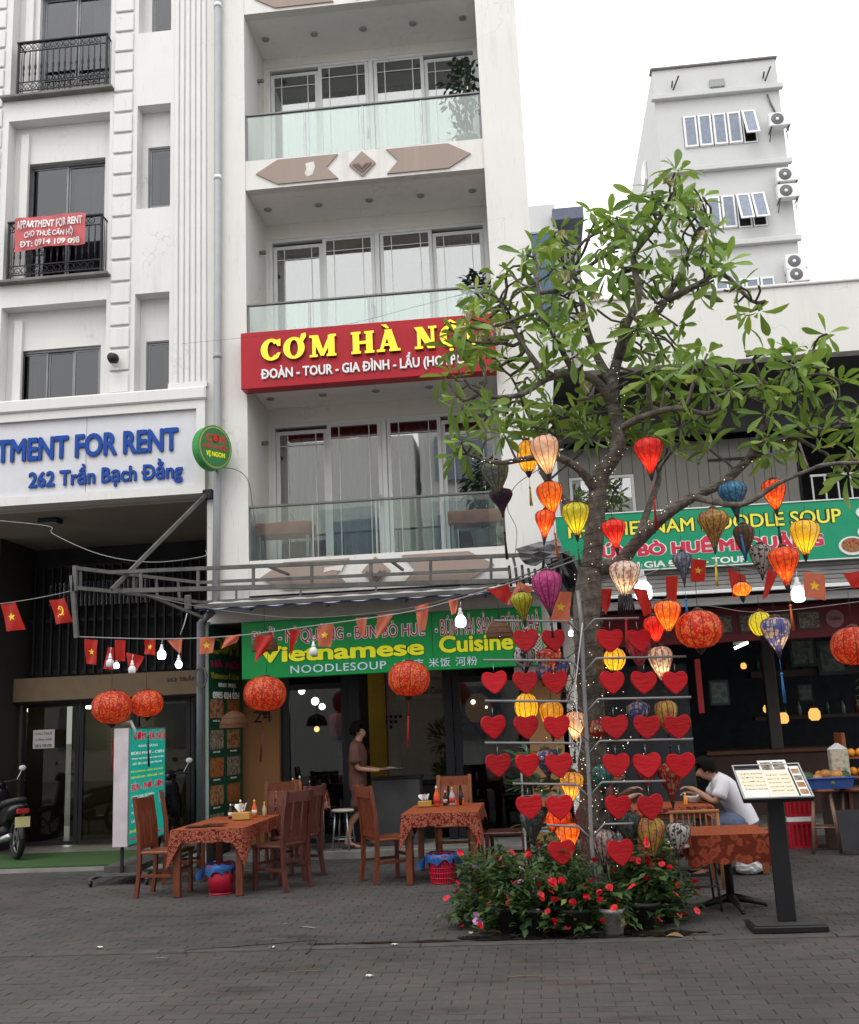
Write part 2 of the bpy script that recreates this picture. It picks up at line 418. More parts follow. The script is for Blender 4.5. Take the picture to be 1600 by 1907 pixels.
nt.links.new(c4, b.inputs['Base Color']); nt.links.new(ramp(nt, noise(nt, v, 1.2, 4), [(.3, (.55,)*3), (.7, (.85,)*3)]), b.inputs['Roughness'])
b.inputs['Specular IOR Level'].default_value = .25; bump(nt, b, noise(nt, v, 120, 3, .7), .35, .003); BRICK = m
JOINT = mat('joint_sand', (.050, .048, .045), .95, var=.3, scale=8)
KERB = mat('kerb_concrete', (.058, .055, .052), .85, var=.3, scale=5, bmp=.3)
CONC = mat('worn_concrete', (.16, .155, .145), .85, var=.25, scale=3, bmp=.3)
g = MB(); g.box(-400, 400, -400, 600, -.6, -.012); gnd = g.build('ground', mat('far_paving', (.24, .235, .225), .9), origin=(0, 0, 0)); tag(gnd, kind='structure')
street = MB(); street.box(-14, 12, 3.0, 8.17, -.011, -.006); street = street.build('street', JOINT, origin=(0, 6, 0)); tag(street, kind='structure')
pave = MB(); pave.box(-14, 12, 8.28, 13.62, -.011, -.006); pave = pave.build('pavement', JOINT, origin=(0, 11, 0)); tag(pave, kind='structure')
kb = MB()
for i in range(26): kb.bbox(-14+i*1.0+.004, -13+i*1.0-.004, 8.175, 8.275, -.03, .0035+random.uniform(0, .003), .006)
kb = kb.build('kerb', KERB, origin=(0, 8.2, 0)); tag(kb, kind='structure')
def brick_mesh(L, W, h=.006, gap=.0028, ch=.0025):
    b_ = MB(); x, y = L/2-gap/2, W/2-gap/2
    o_ = [(-x, -y, -h), (x, -y, -h), (x, y, -h), (-x, y, -h), (-x+ch, -y+ch, 0), (x-ch, -y+ch, 0), (x-ch, y-ch, 0), (-x+ch, y-ch, 0)]
    b_.add(o_, [(4, 5, 6, 7), (0, 1, 5, 4), (1, 2, 6, 5), (2, 3, 7, 6), (3, 0, 4, 7)]); return b_
def lay(parent, y0, y1, x0f, x1f, L, W, n_obj, seed):
    rnd = random.Random(seed); tpl = brick_mesh(L, W); me = tpl.data('brick', BRICK); base = wloc(parent)
    bulk = MB(); vals = []; row = 0; y = y0+W/2; cnt = 0
    while y < y1-W/2+1e-6:
        x0, x1 = x0f(y), x1f(y); x = math.floor(x0/L)*L + (L/2 if row % 2 else 0)
        while x < x1:
            z = .001+rnd.uniform(-.0018, .0018); rz = rnd.gauss(0, .006); rx = rnd.gauss(0, .005); ry = rnd.gauss(0, .004)
            xx = x+rnd.gauss(0, .0012); yy = y+rnd.gauss(0, .001)
            # a dip along the old drain trench
            if cnt < n_obj and y > 5.92 and -.46*y-.35 < xx < .26*y+.15:
                o = inst(me, 'brick', parent, (xx-base.x, yy-base.y, z-base.z), (rx, ry, rz)); cnt += 1
            else:
                M = Matrix.Translation((xx, yy, z)) @ Euler((rx, ry, rz)).to_matrix().to_4x4()
                bulk.add([M @ Vector(q) for q in tpl.v], tpl.f); vals += [rnd.random()]*5
            x += L
        y += W; row += 1
    if bulk.v:
        o = bulk.build('brick_courses', BRICK, parent); tag(o, kind='stuff')
        a = o.data.attributes.new('rnd', 'FLOAT', 'FACE'); a.data.foreach_set('value', vals)
        a = o.data.attributes.new('one', 'FLOAT', 'FACE'); a.data.foreach_set('value', [1.0]*len(vals))
lay(street, 4.1, 8.17, lambda y: -.52*y-.6, lambda y: .3*y+.6, .21, .105, 300, 3)
lay(pave, 8.28, 13.6, lambda y: -.56*y-.6, lambda y: .34*y+1.2, .21, .105, 300, 4)
fc = MB(); fc.bbox(-4.2, .3, 13.62, 14.72, -.02, .09, .01); tag(fc.build('doorstep', CONC), kind='structure')
fc = MB(); fc.bbox(-12, -4.3, 15.0, 20, -.02, .012, .004)
tag(fc.build('lobby_floor', mat('cream_tile', (.25, .235, .20), .3, var=.08)), kind='structure')
m, nt, b = node_mat('turf_green'); v = coords(nt, 'World')
nt.links.new(ramp(nt, noise(nt, v, 140, 3, .7), [(.3, (.025, .07, .018)), (.7, (.06, .14, .035))]), b.inputs['Base Color']); b.inputs['Roughness'].default_value = .95
bump(nt, b, noise(nt, v, 180, 3, .8), .9, .02); TURF = m
fc = MB(); fc.bbox(-12, -4.95, 13.64, 15.2, .0, .03, .008); tag(fc.build('green_carpet', TURF), 'strip of bright green artificial grass laid before the dark apartment entrance', 'carpet')
fc = MB(); fc.bbox(-12, -4.4, 13.2, 13.62, -.02, .006, .004); tag(fc.build('concrete_strip', CONC), kind='structure')
fc = MB(); fc.bbox(.34, 9, 13.62, 14.3, -.02, .10, .01); tag(fc.build('shop_step', mat('step_tile', (.10, .10, .095), .5, var=.2)), kind='structure')
fc = MB(); fc.box(.34, 9, 14.3, 19, -.02, .16); fl = tag(fc.build('shop_floor', mat('shop_floor_tile', (.16, .17, .15), .35, var=.25, scale=4)), kind='structure')
pm = mat('shop_floor_pattern', (.09, .11, .09), .4, var=.2, scale=4); tb = MB()
for i in range(10):
    for j in range(4):
        x, y = .6+i*.42, 14.4+j*.42; tb.add([(x, y+.2, .163), (x+.2, y, .163), (x+.4, y+.2, .163), (x+.2, y+.4, .163)], [(0, 1, 2, 3)])
o = tb.build('tile_pattern', pm, fl)

# ================================================================ APARTMENT BUILDING (left)
A = thing('apartment_building', 'white apartment block with niches, iron balconies and a wide blue lettered band', 'building', (-6.5, 13.5, 0))
w = MB()
# upper front wall: thickness 13.5..13.72, niches are openings with back walls
ZT = 14.2
niches = [(-7.36, -5.79, 6.13, 7.75), (-7.36, -5.79, 8.17, 10.72), (-7.36, -5.79, 11.13, 13.7)]
narrow = [(-5.37, -4.865, 6.13, 7.79), (-5.37, -4.865, 9.10, 10.76), (-5.37, -4.865, 11.97, 13.9)]
holed(w, -11.2, -4.32, 6.31, ZT, 13.5, 13.72, [(a, b_, max(c, 6.31+.001), d) for a, b_, c, d in niches+narrow])
w.box(-11.2, -4.32, 13.5, 13.72, 6.12, 6.309)
A_wall = w.build('wall', WHITE, A)
w = MB()  # back of niches with window openings
wins = [(-7.19, -5.955, 6.22, 7.16), (-7.16, -5.945, 8.2, 10.12), (-7.04, -5.90, 11.22, 13.0)]
nwins = [(-5.285, -4.89, 6.22, 7.15), (-5.285, -4.89, 9.22, 10.20), (-5.25, -4.89, 12.10, 13.1)]
holed(w, -11.2, -4.33, 6.14, ZT, 13.722, 13.90, wins+nwins)
A_wall2 = w.build('niche_wall', WHITE, A)
rm = MB()  # rooms
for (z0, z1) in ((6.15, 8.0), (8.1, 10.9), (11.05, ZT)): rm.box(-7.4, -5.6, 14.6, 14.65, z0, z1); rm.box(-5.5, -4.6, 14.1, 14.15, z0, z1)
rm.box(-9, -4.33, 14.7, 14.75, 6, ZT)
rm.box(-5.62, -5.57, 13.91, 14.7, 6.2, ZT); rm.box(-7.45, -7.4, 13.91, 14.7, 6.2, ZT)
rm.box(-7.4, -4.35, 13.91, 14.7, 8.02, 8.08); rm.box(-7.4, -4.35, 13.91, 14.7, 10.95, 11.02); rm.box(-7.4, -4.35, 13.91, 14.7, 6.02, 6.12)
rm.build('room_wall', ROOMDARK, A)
w = MB(); w.box(-11.2, -4.34, 15, 20, 4.85, ZT-.1); w.build('core', WHITE, A)
def window(par, x0, x1, z0, z1, y, frame, glass, name='window', bars=(), fw=.035, sashes=2, gy=.02):
    f = MB(); ring(f, x0, x1, z0, z1, y, y+.06, fw); f = f.build(name, frame, par)
    n = sashes; wd = (x1-x0-2*fw)/n
    for i in range(n):
        a = x0+fw+i*wd; s = MB(); dy = gy+(.02 if i % 2 else 0)
        ring(s, a+.001, a+wd-.001, z0+fw+.001, z1-fw-.001, y+dy, y+dy+.02, .025); s = s.build('sash', frame, f)
        p = MB(); p.box(a+.026, a+wd-.026, y+dy+.007, y+dy+.013, z0+fw+.026, z1-fw-.026); p.build('pane', glass, f)
    return f
window(A, *wins[0], 13.76, ALU, GLASSD, sashes=3); window(A, *wins[1], 13.80, ALU, GLASSD); window(A, *wins[2], 13.80, ALU, GLASSD)
for q in nwins: window(A, *q, 13.735, ALU, GLASSD, sashes=1, fw=.02)
for args, mt in (((-7.12, -6.98, 6.25, 7.1, 13.95, 2, .02, 1), PINKCUR), ((-6.52, -5.98, 8.24, 10.0, 13.95, 6, .025, 2), SHEER), ((-6.80, -6.42, 11.2, 12.95, 13.93, 7, .03, 3), PINKCUR), ((-6.3, -5.9, 11.2, 12.95, 14.0, 4, .02, 4), SHEER),
                 ((-5.27, -5.16, 9.24, 10.1, 13.87, 3, .015, 5), SHEER), ((-5.13, -4.9, 9.24, 10.1, 13.89, 4, .02, 6), MAUVE), ((-5.24, -4.9, 12.12, 13.0, 13.87, 5, .015, 7), MAUVE), ((-5.08, -4.91, 6.25, 7.05, 13.87, 3, .02, 8), MAUVE)):
    c = MB(); drape(c, *args[:7], seed=args[7]); c.build('curtain', mt, A)
q = MB(); q.box(-7.10, -6.57, 13.86, 13.865, 8.26, 10.05); q.build('leaf_gap_dark_sheet', ROOMDARK, A)  # dark sheet standing in for the unlit room behind the left pane
# narrow strip pilasters round the wide niches, recess trim
t = MB()
for (x0, x1, z0, z1) in niches:
    t.box(x0+.12, x0+.24, 13.66, 13.72, z0, z1-.14); 
t.build('niche_trim', WHITE, A)
for x0, x1, zs in ((-5.725, -5.44, [12.34-.335*i for i in range(-4, 18)]), (-7.9, -7.46, [12.29-.335*i for i in range(-4, 12)])):
    me = None
    for z in zs:
        if z-.335 < 6.25: continue
        if me is None: q = MB(); q.bbox(x0, x1, 13.468, 13.499, 0, .295, .012); me = q.data('quoin_block', WHITE, (0, 0, 0)); base = wloc(A)
        inst(me, 'quoin_block', A, (-base.x, -base.y, z-.317))
for i in range(6):
    q = MB(); x = -4.80+i*.083; q.bbox(x, x+.066, 13.476, 13.499, 6.40, ZT, .01); q.build('flute', WHITE, A)
q = MB(); q.bbox(-4.86, -4.30, 13.44, 13.499, 6.31, 6.395, .006); q.build('pilaster_base', WHITE, A)
for z0, x0, x1 in ((8.09, -7.42, -5.74), (11.05, -7.46, -5.73), (6.13, -7.34, -5.80)):
    s = MB(); s.bbox(x0, x1, 13.38 if z0 > 7 else 13.46, 13.66, z0, z0+.045, .006); s.build('balcony_ledge', CONC, A)
# lettered band with panels
s = MB(); ring(s, -11.2, -4.32, 4.80, 6.119, 13.40, 13.70, .12); s.bbox(-11.2, -4.30, 13.36, 13.45, 6.12, 6.30, .02); s.build('band_frame', WHITE, A)
PAN = mat('sign_panel_grey', (.58, .585, .62), .35, var=.03)
xs = [-11.08, -9.5, -7.75, -6.02, -4.441]
for i in range(4):
    s = MB(); s.bbox(xs[i]+.003, xs[i+1]-.003, 13.455, 13.60, 4.921, 5.998, .003); s.build('sign_panel', PAN, A)
BLUE = mat('blue_acrylic', (.012, .060, .30), .5, var=.06, spec=.3)
text('letter', 'APARTMENT FOR RENT', BLUE, A, (-8.10, 5.76), (-4.70, 5.42), y=13.445, bold=.035, depth=.022, split=True)
text('letter', '262 Trần Bạch Đằng', BLUE, A, (-6.83, 5.33), (-4.64, 4.97), y=13.445, bold=.03, depth=.02, split=True)
# entrance recess
s = MB(); s.box(-11.2, -4.33, 13.71, 16.8, 4.76, 4.80); s.build('porch_ceiling', mat('porch_soffit', (.34, .29, .26), .8, var=.12, scale=1), A)
s = MB(); s.box(-4.335, -4.325, 13.5, 16.8, 0, 4.76); s.build('party_wall', DARKWALL, A)
s = MB(); s.box(-11.2, -8.25, 15.4, 17.9, 0, 4.76); s.build('side_wall', DARKWALL, A)
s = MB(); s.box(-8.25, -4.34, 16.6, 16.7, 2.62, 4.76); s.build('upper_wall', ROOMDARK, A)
BEIGE = mat('beige_band', (.20, .14, .085), .6, var=.08)
s = MB(); s.bbox(-8.25, -4.34, 15.95, 16.05, 2.23, 2.60, .01); s.build('beige_band', BEIGE, A)
s = MB(); s.box(-8.25, -4.34, 16.05, 16.6, 2.2, 2.6); s.build('lintel', DARKWALL, A)
text('lettering', '262 TRẦN BẠCH ĐẰNG', mat('brown_letters', (.07, .05, .035), .6), A, (-5.75, 2.53), (-4.6, 2.42), y=15.948, depth=.01, spacing=1.1)
for i in range(26):   # dark grille of upright bars over the entrance
    x = -8.1+i*.145; q = MB(); q.box(x, x+.03, 16.25, 16.31, 2.65, 4.4); q.build('grille_bar', BLACKM, A)
for z in (2.66, 3.5, 4.38): q = MB(); q.box(-8.2, -4.36, 16.315, 16.35, z, z+.05); q.build('grille_rail', BLACKM, A)
q = MB(); q.box(-7.9, -6.2, 16.36, 16.4, 3.75, 4.15); q.build('pane', GLASSD, A)
# glass entrance
xs = [-8.2, -7.25, -6.35, -5.45, -4.5]
for i in range(4):
    d = MB(); ring(d, xs[i], xs[i+1]-.01, .03, 2.2, 16.2, 16.26, .06); d = d.build('entrance_door', BLACKM, A)
    p = MB(); p.box(xs[i]+.061, xs[i+1]-.071, 16.225, 16.235, .091, 2.139); p.build('pane', GLASSE, d)
q = MB(); q.tube([(-6.42, 16.15, .9), (-6.42, 16.15, 1.3)], .012); q.build('door_handle', STEEL, A)
q = MB(); q.box(-8.2, -4.4, 18, 18.1, 0, 2.2); q.box(-8.25, -4.4, 16.3, 18, 2.2, 2.25); q.build('lobby_wall', mat('lobby_wall', (.16, .15, .09), .8), A)
q = MB(); q.box(-7.6, -7.1, 17.2, 17.4, 2.12, 2.19); tag(q.build('lobby_lamp', emit_mat('dim_lobby_light', (1, .9, .6), 28)), 'dim lobby ceiling lamp behind the left entrance door', 'lamp')
# soffit light fitting
t_ = thing('porch_light', 'small dark floodlight fixed to the porch ceiling above the entrance', 'lamp', (-6.9, 14.2, 4.7))
q = MB(); q.bbox(-7.02, -6.72, 14.1, 14.3, 4.69, 4.755, .01); q.build('housing', BLACKM, t_); q = MB(); q.box(-6.99, -6.75, 14.12, 14.28, 4.682, 4.689); q.build('lens', GREYCUR, t_)
# iron balcony railings
def railing(x0, x1, z0, z1, y, label):
    t = thing('balcony_railing', label, 'railing', ((x0+x1)/2, y, z0), group='wrought iron balcony railings')
    def p(nm, f): q = MB(); f(q); return q.build(nm, BLACKM, t)
    p('top_rail', lambda q: q.bbox(x0-.02, x1+.02, y-.025, y+.025, z1-.03, z1, .006))
    for zz in (z0+.05, z0+.19, z1-.17): p('cross_rail', lambda q: q.box(x0, x1, y-.008, y+.008, zz, zz+.014))
    for s_ in (x0, x1):
        p('end_post', lambda q: q.box(s_-.012, s_+.012, y-.012, y+.012, z0, z1-.03))
        p('side_rail', lambda q: (q.box(s_-.008, s_+.008, y+.02, 13.70, z1-.03, z1-.01), q.box(s_-.008, s_+.008, y+.02, 13.70, z0+.05, z0+.065), [q.tube([(s_, y+.05+k*.06, z0+.06), (s_, y+.05+k*.06, z1-.03)], .006, 5) for k in range(3)]))
    bal = MB(); bal.lathe([(.009, 0), (.009, .1), (.018, .14), (.010, .2), (.021, .27), (.010, .34), (.009, .6)], 6); H = z1-z0-.19-.17
    bal.v = [(a, b, c/.6*H) for a, b, c in bal.v]; bd = bal.data('baluster', BLACKM); n = int((x1-x0)/.088)
    for i in range(1, n): inst(bd, 'baluster', t, (x0+(x1-x0)*i/n-t.location.x, 0, .205))
    sc = MB()
    for i in range(int((x1-x0)/.1)):
        cxx = x0+.05+i*.1
        for zz, rr in ((z0+.125, .045), (z1-.09, .045)):
            sc.tube([(cxx+rr*math.cos(a_/10*6.28), y, zz+rr*math.sin(a_/10*6.28)) for a_ in range(11)], .006, 4, False)
            sc.tube([(cxx-.04, y, zz-.06), (cxx, y, zz), (cxx+.04, y, zz-.06)], .005, 4, False)
    tag(sc.build('scrollwork', BLACKM, t))
    return t
railing(-7.26, -5.86, 8.15, 9.05, 13.44, 'lower black wrought iron railing with a pink banner tied on it')
railing(-7.22, -5.84, 11.11, 11.99, 13.44, 'upper black wrought iron railing in front of the wine red curtain')
# banner
bn = thing('rental_banner', 'faded pink cloth banner with white rental lettering tied to the lower balcony', 'banner', (-6.6, 13.38, 8.6))
q = MB(); n = 24; vs = []; PINK = mat('faded_red_cloth', (.50, .12, .13), .85, var=.12)
def bw(u, w_): return 13.375 + .018*math.sin(u*9+w_*4) + .012*math.sin(u*23+w_*9)
for j in range(9):
    for i in range(n+1):
        u, w_ = i/n, j/8; x = -7.14+1.07*u; z = 8.57+.48*w_ + .02*math.sin(u*3.1) - .03*(1-u)*(1-w_)
        vs.append((x, bw(u, w_), z))
q.smooth = True; q.add(vs, [(j*(n+1)+i, j*(n+1)+i+1, (j+1)*(n+1)+i+1, (j+1)*(n+1)+i) for j in range(8) for i in range(n)]); q.build('cloth', PINK, bn)
LW = mat('white_print', (.72, .70, .70), .8)
for s_, a_, b_ in (('APPARTMENT FOR RENT', (-7.10, 9.0), (-6.11, 8.88)), ('CHO THUÊ CĂN HỘ', (-6.99, 8.855), (-6.25, 8.72)), ('ĐT: 0914 109 098', (-7.05, 8.69), (-6.15, 8.60))):
    o = text('lettering', s_, LW, bn, a_, b_, y=13.352, depth=.002, bold=.03)[0]
    for v_ in o.data.vertices: v_.co.y += bw((v_.co.x+bn.location.x+7.14)/1.07, (v_.co.z+bn.location.z-8.57)/.48)-13.37
# floodlight
fl_ = thing('facade_floodlight', 'small black spotlight on the quoined pilaster above the sign band', 'lamp', (-5.62, 13.4, 6.79))
q = MB(); q.lathe([(.02, -.05), (.06, -.04), (.08, .05), (.07, .08)], 12, (-5.62, 13.33, 6.80), 'Y'); q.build('lamp_head', BLACK, fl_)
q = MB(); q.bbox(-5.64, -5.60, 13.36, 13.468, 6.71, 6.74, .004); q.bbox(-5.66, -5.58, 13.455, 13.467, 6.66, 6.72, .003); q.build('bracket', UPVC, fl_)
# paper notice on the entrance
pn_ = thing('rental_notice', 'small pale paper notice with dark lettering hung before the entrance door', 'notice', (-7.55, 15.9, 1.5))
c0 = P(62, 1360, 15.9); c1 = P(101, 1393, 15.9); q = MB(); q.bbox(c0.x, c1.x, 15.9, 15.905, c1.z, c0.z, .001); q.build('sheet', mat('pale_paper', (.50, .45, .45), .8), pn_)
q = MB(); q.tube([((c0.x+c1.x)/2, 15.9, c0.z), ((c0.x+c1.x)/2-.02, 15.93, c0.z+.35)], .003, 4); q.build('string', BLACK, pn_)
dk = mat('dark_ink', (.03, .02, .03), .8)
for i, s_ in enumerate(('CHO THUÊ', 'CĂN HỘ', '0914 109 098')):
    h = (c0.z-c1.z)/3; text('lettering', s_, dk, pn_, (c0.x+.04, c0.z-h*i-.03), (c1.x-.04, c0.z-h*(i+1)+.015), y=15.899, depth=.001, bold=.02)
# drain pipe between the buildings
dp = thing('drain_pipe', 'long grey drainpipe running down beside the narrow white building', 'pipe', (-4.13, 13.4, 0))
q = MB(); q.tube([(-4.115, 13.42, 14), (-4.15, 13.42, 4.9), (-4.18, 13.42, 3.2)], .052, 12); q.build('pipe', PVCPIPE, dp)
for z in (12.2, 9.4, 6.7, 5.35): q = MB(); q.tube([(-4.115-(14-z)*.0038, 13.42, z), (-4.115-(14-z)*.0038, 13.42, z+.06)], .06, 12); q.build('pipe_collar', UPVC if z > 8 else PVCPIPE, dp)

# ================================================================ NARROW CENTRE BUILDING
B = thing('restaurant_building', 'narrow white building with stacked glass balconies and brown arrow reliefs', 'building', (-2, 13.5, 0))
w = MB(); w.box(-4.319, -3.75, 13.5, 14.949, 3.065, 14.2); w.box(-.31, .27, 13.5, 14.949, 2.2, 14.2)
w.build('pillar_wall', WHITE2, B)
w = MB(); w.box(-4.3, -.33, 17.5, 17.6, 3, 14); w.box(-4.3, .27, 14.95, 20, 14.0, 14.2); w.box(.2, .27, 14.951, 20, 3, 13.99); w.box(-4.31, -4.25, 14.951, 20, 3, 13.99); w.build('rear_wall', WHITE2, B)
FB = [3.38, 6.29, 9.24, 12.10]     # underside of each fascia
FH = [.47, .48, .46, .5]
for k, z in enumerate(FB):
    s = MB(); s.box(-3.749, -.311, 13.51, 13.66, z, z+FH[k]); s.build('fascia', WHITE2, B)
    s = MB(); s.box(-3.749, -.311, 13.661, 17.49, z+.004, z+.16); s.build('balcony_ceiling', CEIL, B)
    s = MB(); s.box(-3.749, -.311, 13.661, 17.49, z+.17, z+FH[k]-.08); s.build('balcony_floor', mat('pale_balcony_tile', (.62, .61, .58), .5), B)
    if k:
        for i in range(5):
            x = -3.58+i*.765; t_ = MB(); t_.lathe([(.045, z-.012), (.058, z-.01), (.06, z+.003)], 12, (x, 14.12, 0)); o = t_.build('downlight', STEEL, B)
            t_ = MB(); t_.lathe([(.034, z-.02), (.04, z-.0125)], 10, (x, 14.12, 0)); t_.build('downlight_glass', GREYCUR, o)
# reliefs
def relief(zb, big=1):
    zc = zb+.235
    for s_ in (1, -1):
        c = -2.04
        X = lambda d: c + s_*d
        s = MB(); s.prism([(X(.35), zc+.19), (X(1.23), zc+.19), (X(1.55), zc), (X(1.23), zc-.19), (X(.35), zc-.19), (X(.52), zc)], 13.485, 13.509); s.build('arrow_relief', BROWN, B)
    s = MB(); s.prism([(-2.04, zc+.195), (-1.85, zc), (-2.04, zc-.195), (-2.23, zc)], 13.48, 13.509); d = s.build('diamond_relief', BROWN, B)
    for r_ in (.115, .06):
        s = MB(); s.prism([(-2.04-r_, zc+.01), (-2.04, zc-r_+.01), (-2.04+r_, zc+.01), (-2.04+r_+.02, zc-.015), (-2.04, zc-r_-.03), (-2.04-r_-.02, zc-.015)], 13.465, 13.479); s.build('chevron', mat('dark_relief', (.15, .11, .1), .7), d)
for k in (0, 2, 3): relief(FB[k])
s = MB(); s.prism([(-2.86, 9.56), (-2.74, 9.58), (-2.72, 9.50), (-2.76, 9.38), (-2.83, 9.35), (-2.88, 9.40), (-2.85, 9.47)], 13.481, 13.4845); s.build('peeled_patch', mat('bare_plaster', (.62, .60, .57), .9), B)
s = MB(); s.prism([(-2.72, 3.70), (-2.46, 3.72), (-2.5, 3.64), (-2.62, 3.66), (-2.74, 3.63)], 13.481, 13.4845); s.build('peeled_patch', mat('bare_plaster', (.62, .60, .57), .9), B)
# sliding doors
def sliding(zf, zc, seed, cur):
    top = zc-(.15 if zc > 12 else .24); x0, x1 = -3.70, -.36
    w = MB(); holed(w, -3.749, -.311, zf, zc+.003, 14.62, 14.75, [(x0, x1, zf, top)]); w.build('recess_wall', CREAM, B)
    f = MB(); ring(f, x0+.001, x1-.001, zf-.05, top-.001, 14.63, 14.73, .05); f.box(-2.03-.035, -2.03+.035, 14.625, 14.74, zf, top-.055); f = f.build('door_frame', UPVC, B)
    edges = [x0+.055, -2.875, -2.07, -1.99, -1.19, x1-.055]
    spans = [(edges[0], edges[1], .015, .10), (edges[1]+.0, edges[2], -.012, .03), (edges[3], edges[4], -.012, .03), (edges[4], edges[5], .015, .10)]
    for i, (a, b_, dy, drop) in enumerate(spans):
        y = 14.66+dy; d = MB(); ring(d, a+.002, b_-.002, zf, top-drop, y, y+.03, .055); d = d.build('sliding_door', UPVC, f)
        p = MB(); p.box(a+.057, b_-.057, y+.012, y+.018, zf+.055, top-drop-.055); p.build('pane', GLASS, f)
        g_ = MB(); iw = b_-a-.11
        for u in (.18, .82): g_.box(a+.055+iw*u-.006, a+.055+iw*u+.006, y+.003, y+.011, zf+.056, top-drop-.056)
        gz = top-drop-.055-.17; g_.box(a+.056, b_-.056, y-.001, y+.0025, gz-.006, gz+.006); g_.build('glazing_bar', UPVC, f)
    q = MB(); q.bbox(-2.12, -2.10, 14.60, 14.63, zf+.95, zf+1.12, .004); q.build('door_handle', STEEL, f)
    for a, b_, mt, yy, nf, ztop in cur:
        c = MB(); drape(c, a, b_, zf+.02, ztop, yy, nf, .03, seed); c.build('curtain', mt, B)
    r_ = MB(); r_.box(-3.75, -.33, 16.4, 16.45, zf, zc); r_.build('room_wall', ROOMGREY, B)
    # little wall lamp
    l = MB(); l.tube([(-3.745, 14.25, zc-.62), (-3.70, 14.25, zc-.62)], .03, 8); l.ball((-3.68, 14.25, zc-.62), .035, 8); l.build('wall_lamp', DKSTEEL, B)
sliding(3.77, 6.29, 1, [(-3.6, -3.1, SHEER, 14.87, 6, 5.95), (-3.0, -2.35, SHEER, 14.92, 7, 5.95), (-1.75, -1.25, SHEER, 14.87, 5, 5.95)])
sliding(6.69, 9.24, 2, [(-3.65, -2.9, GREYCUR, 14.97, 8, 8.9), (-1.2, -.5, GREYCUR, 14.92, 8, 8.9)])
sliding(9.62, 12.10, 3, [(-3.45, -2.2, SHEER, 14.92, 14, 11.55), (-1.9, -.45, SHEER, 14.92, 15, 11.6)])
# glass balustrades
def balustrade(zt, zr, label, posts):
    t = thing('glass_balustrade', label, 'railing', (-2.03, 13.55, zt), group='glass balcony balustrades')
    q = MB(); q.bbox(-3.748, -.312, 13.515, 13.565, zr-.03, zr, .006); q.build('handrail', DKSTEEL, t)
    for x in posts: q = MB(); q.bbox(x-.012, x+.012, 13.53, 13.555, zt+.001, zr-.031, .003); q.build('post', STEEL if 0 < posts.index(x) < len(posts)-1 else DKSTEEL, t)
    for a, b_ in zip(posts[:-1], posts[1:]): q = MB(); q.box(a+.02, b_-.02, 13.538, 13.547, zt+.02, zr-.035); q.build('glass_panel', GLASSG, t)
balustrade(9.70, 10.45, 'topmost glass balcony balustrade, above the brown arrow reliefs', [-3.735, -2.87, -2.02, -1.17, -.325])
balustrade(6.77, 7.50, 'middle glass balcony balustrade, just above the red sign', [-3.735, -2.86, -2.02, -1.97, -1.15, -.325])
balustrade(3.85, 4.60, 'lowest glass balcony balustrade with brown benches behind it', [-3.735, -2.88, -2.02, -1.97, -1.15, -.325])
BB = mat('brown_bench', (.36, .14, .09), .5, var=.2)
for x0, x1, lb in ((-3.80+.08, -2.95, 'brown bench box at the left end of the lowest balcony'), (-1.08, -.36, 'brown bench box at the right end of the lowest balcony')):
    t = thing('balcony_bench', lb, 'bench', ((x0+x1)/2, 13.9, 3.77), group='benches on the lowest balcony')
    q = MB(); q.bbox(x0, x1, 13.72, 14.1, 4.22, 4.40, .01); q.build('seat', BB, t)
    for x in (x0+.04, x1-.07):
        for y in (13.76, 14.03): q = MB(); q.box(x, x+.03, y, y+.03, 3.78, 4.219); q.build('leg', STEEL, t)
# balcony plants
LEAFD = mat('balcony_leaf', (.03, .065, .03), .45, var=.4, scale=14)
def leafball(name, parent, c, r, n, L, W, mt, seed, zs=1.0, droop=.3):
    rnd = random.Random(seed); q = MB()
    for i in range(n):
        d = Vector((rnd.gauss(0, 1), rnd.gauss(0, 1), rnd.gauss(0, 1))).normalized()*(r*rnd.random()**.45); d.z *= zs
        p = Vector(c)+d; ax = (d.normalized()*.7+Vector((rnd.uniform(-1, 1), rnd.uniform(-1, 1), rnd.uniform(-.6, .6)-droop))).normalized()
        leaf(q, p, ax, L*rnd.uniform(.7, 1.2), W*rnd.uniform(.8, 1.2), rnd)
    o = q.build(name, mt, parent); tag(o, kind='stuff'); return o
def leaf(q, p, ax, L, W, rnd, segs=2, fold=.25, bend=.25):
    """a pointed leaf blade with a fold along the midrib"""
    up = Vector((rnd.uniform(-.4, .4), rnd.uniform(-.4, .4), 1)); s = ax.cross(up)
    if s.length < 1e-3: s = Vector((1, 0, 0))
    s.normalize(); n = s.cross(ax).normalized()
    if segs == 2: prof = [(0, .0), (.45, 1), (1, 0)]
    else: prof = [(0, .05), (.25, .45), (.55, .95), (.75, 1), (.92, .55), (1, 0)]
    mid = []; le = []; ri = []
    for t_, w_ in prof:
        c = p + ax*(L*t_) - n*(bend*L*t_*t_*.5) ; mid.append(c); le.append(c + s*(W*.5*w_) + n*(W*.5*w_*fold)); ri.append(c - s*(W*.5*w_) + n*(W*.5*w_*fold))
    k = len(prof)
    vs = mid+le[1:-1]+ri[1:-1]; fs = []
    L_ = lambda i: k+i-1; R_ = lambda i: k+(k-2)+i-1
    fs.append((0, L_(1), 1)); fs.append((0, 1, R_(1)))
    for i in range(1, k-2): fs.append((i, L_(i), L_(i+1), i+1)); fs.append((i, i+1, R_(i+1), R_(i)))
    fs.append((k-2, L_(k-2), k-1)); fs.append((k-2, k-1, R_(k-2)))
    sm = q.smooth; q.smooth = True; q.add(vs, fs); q.smooth = sm
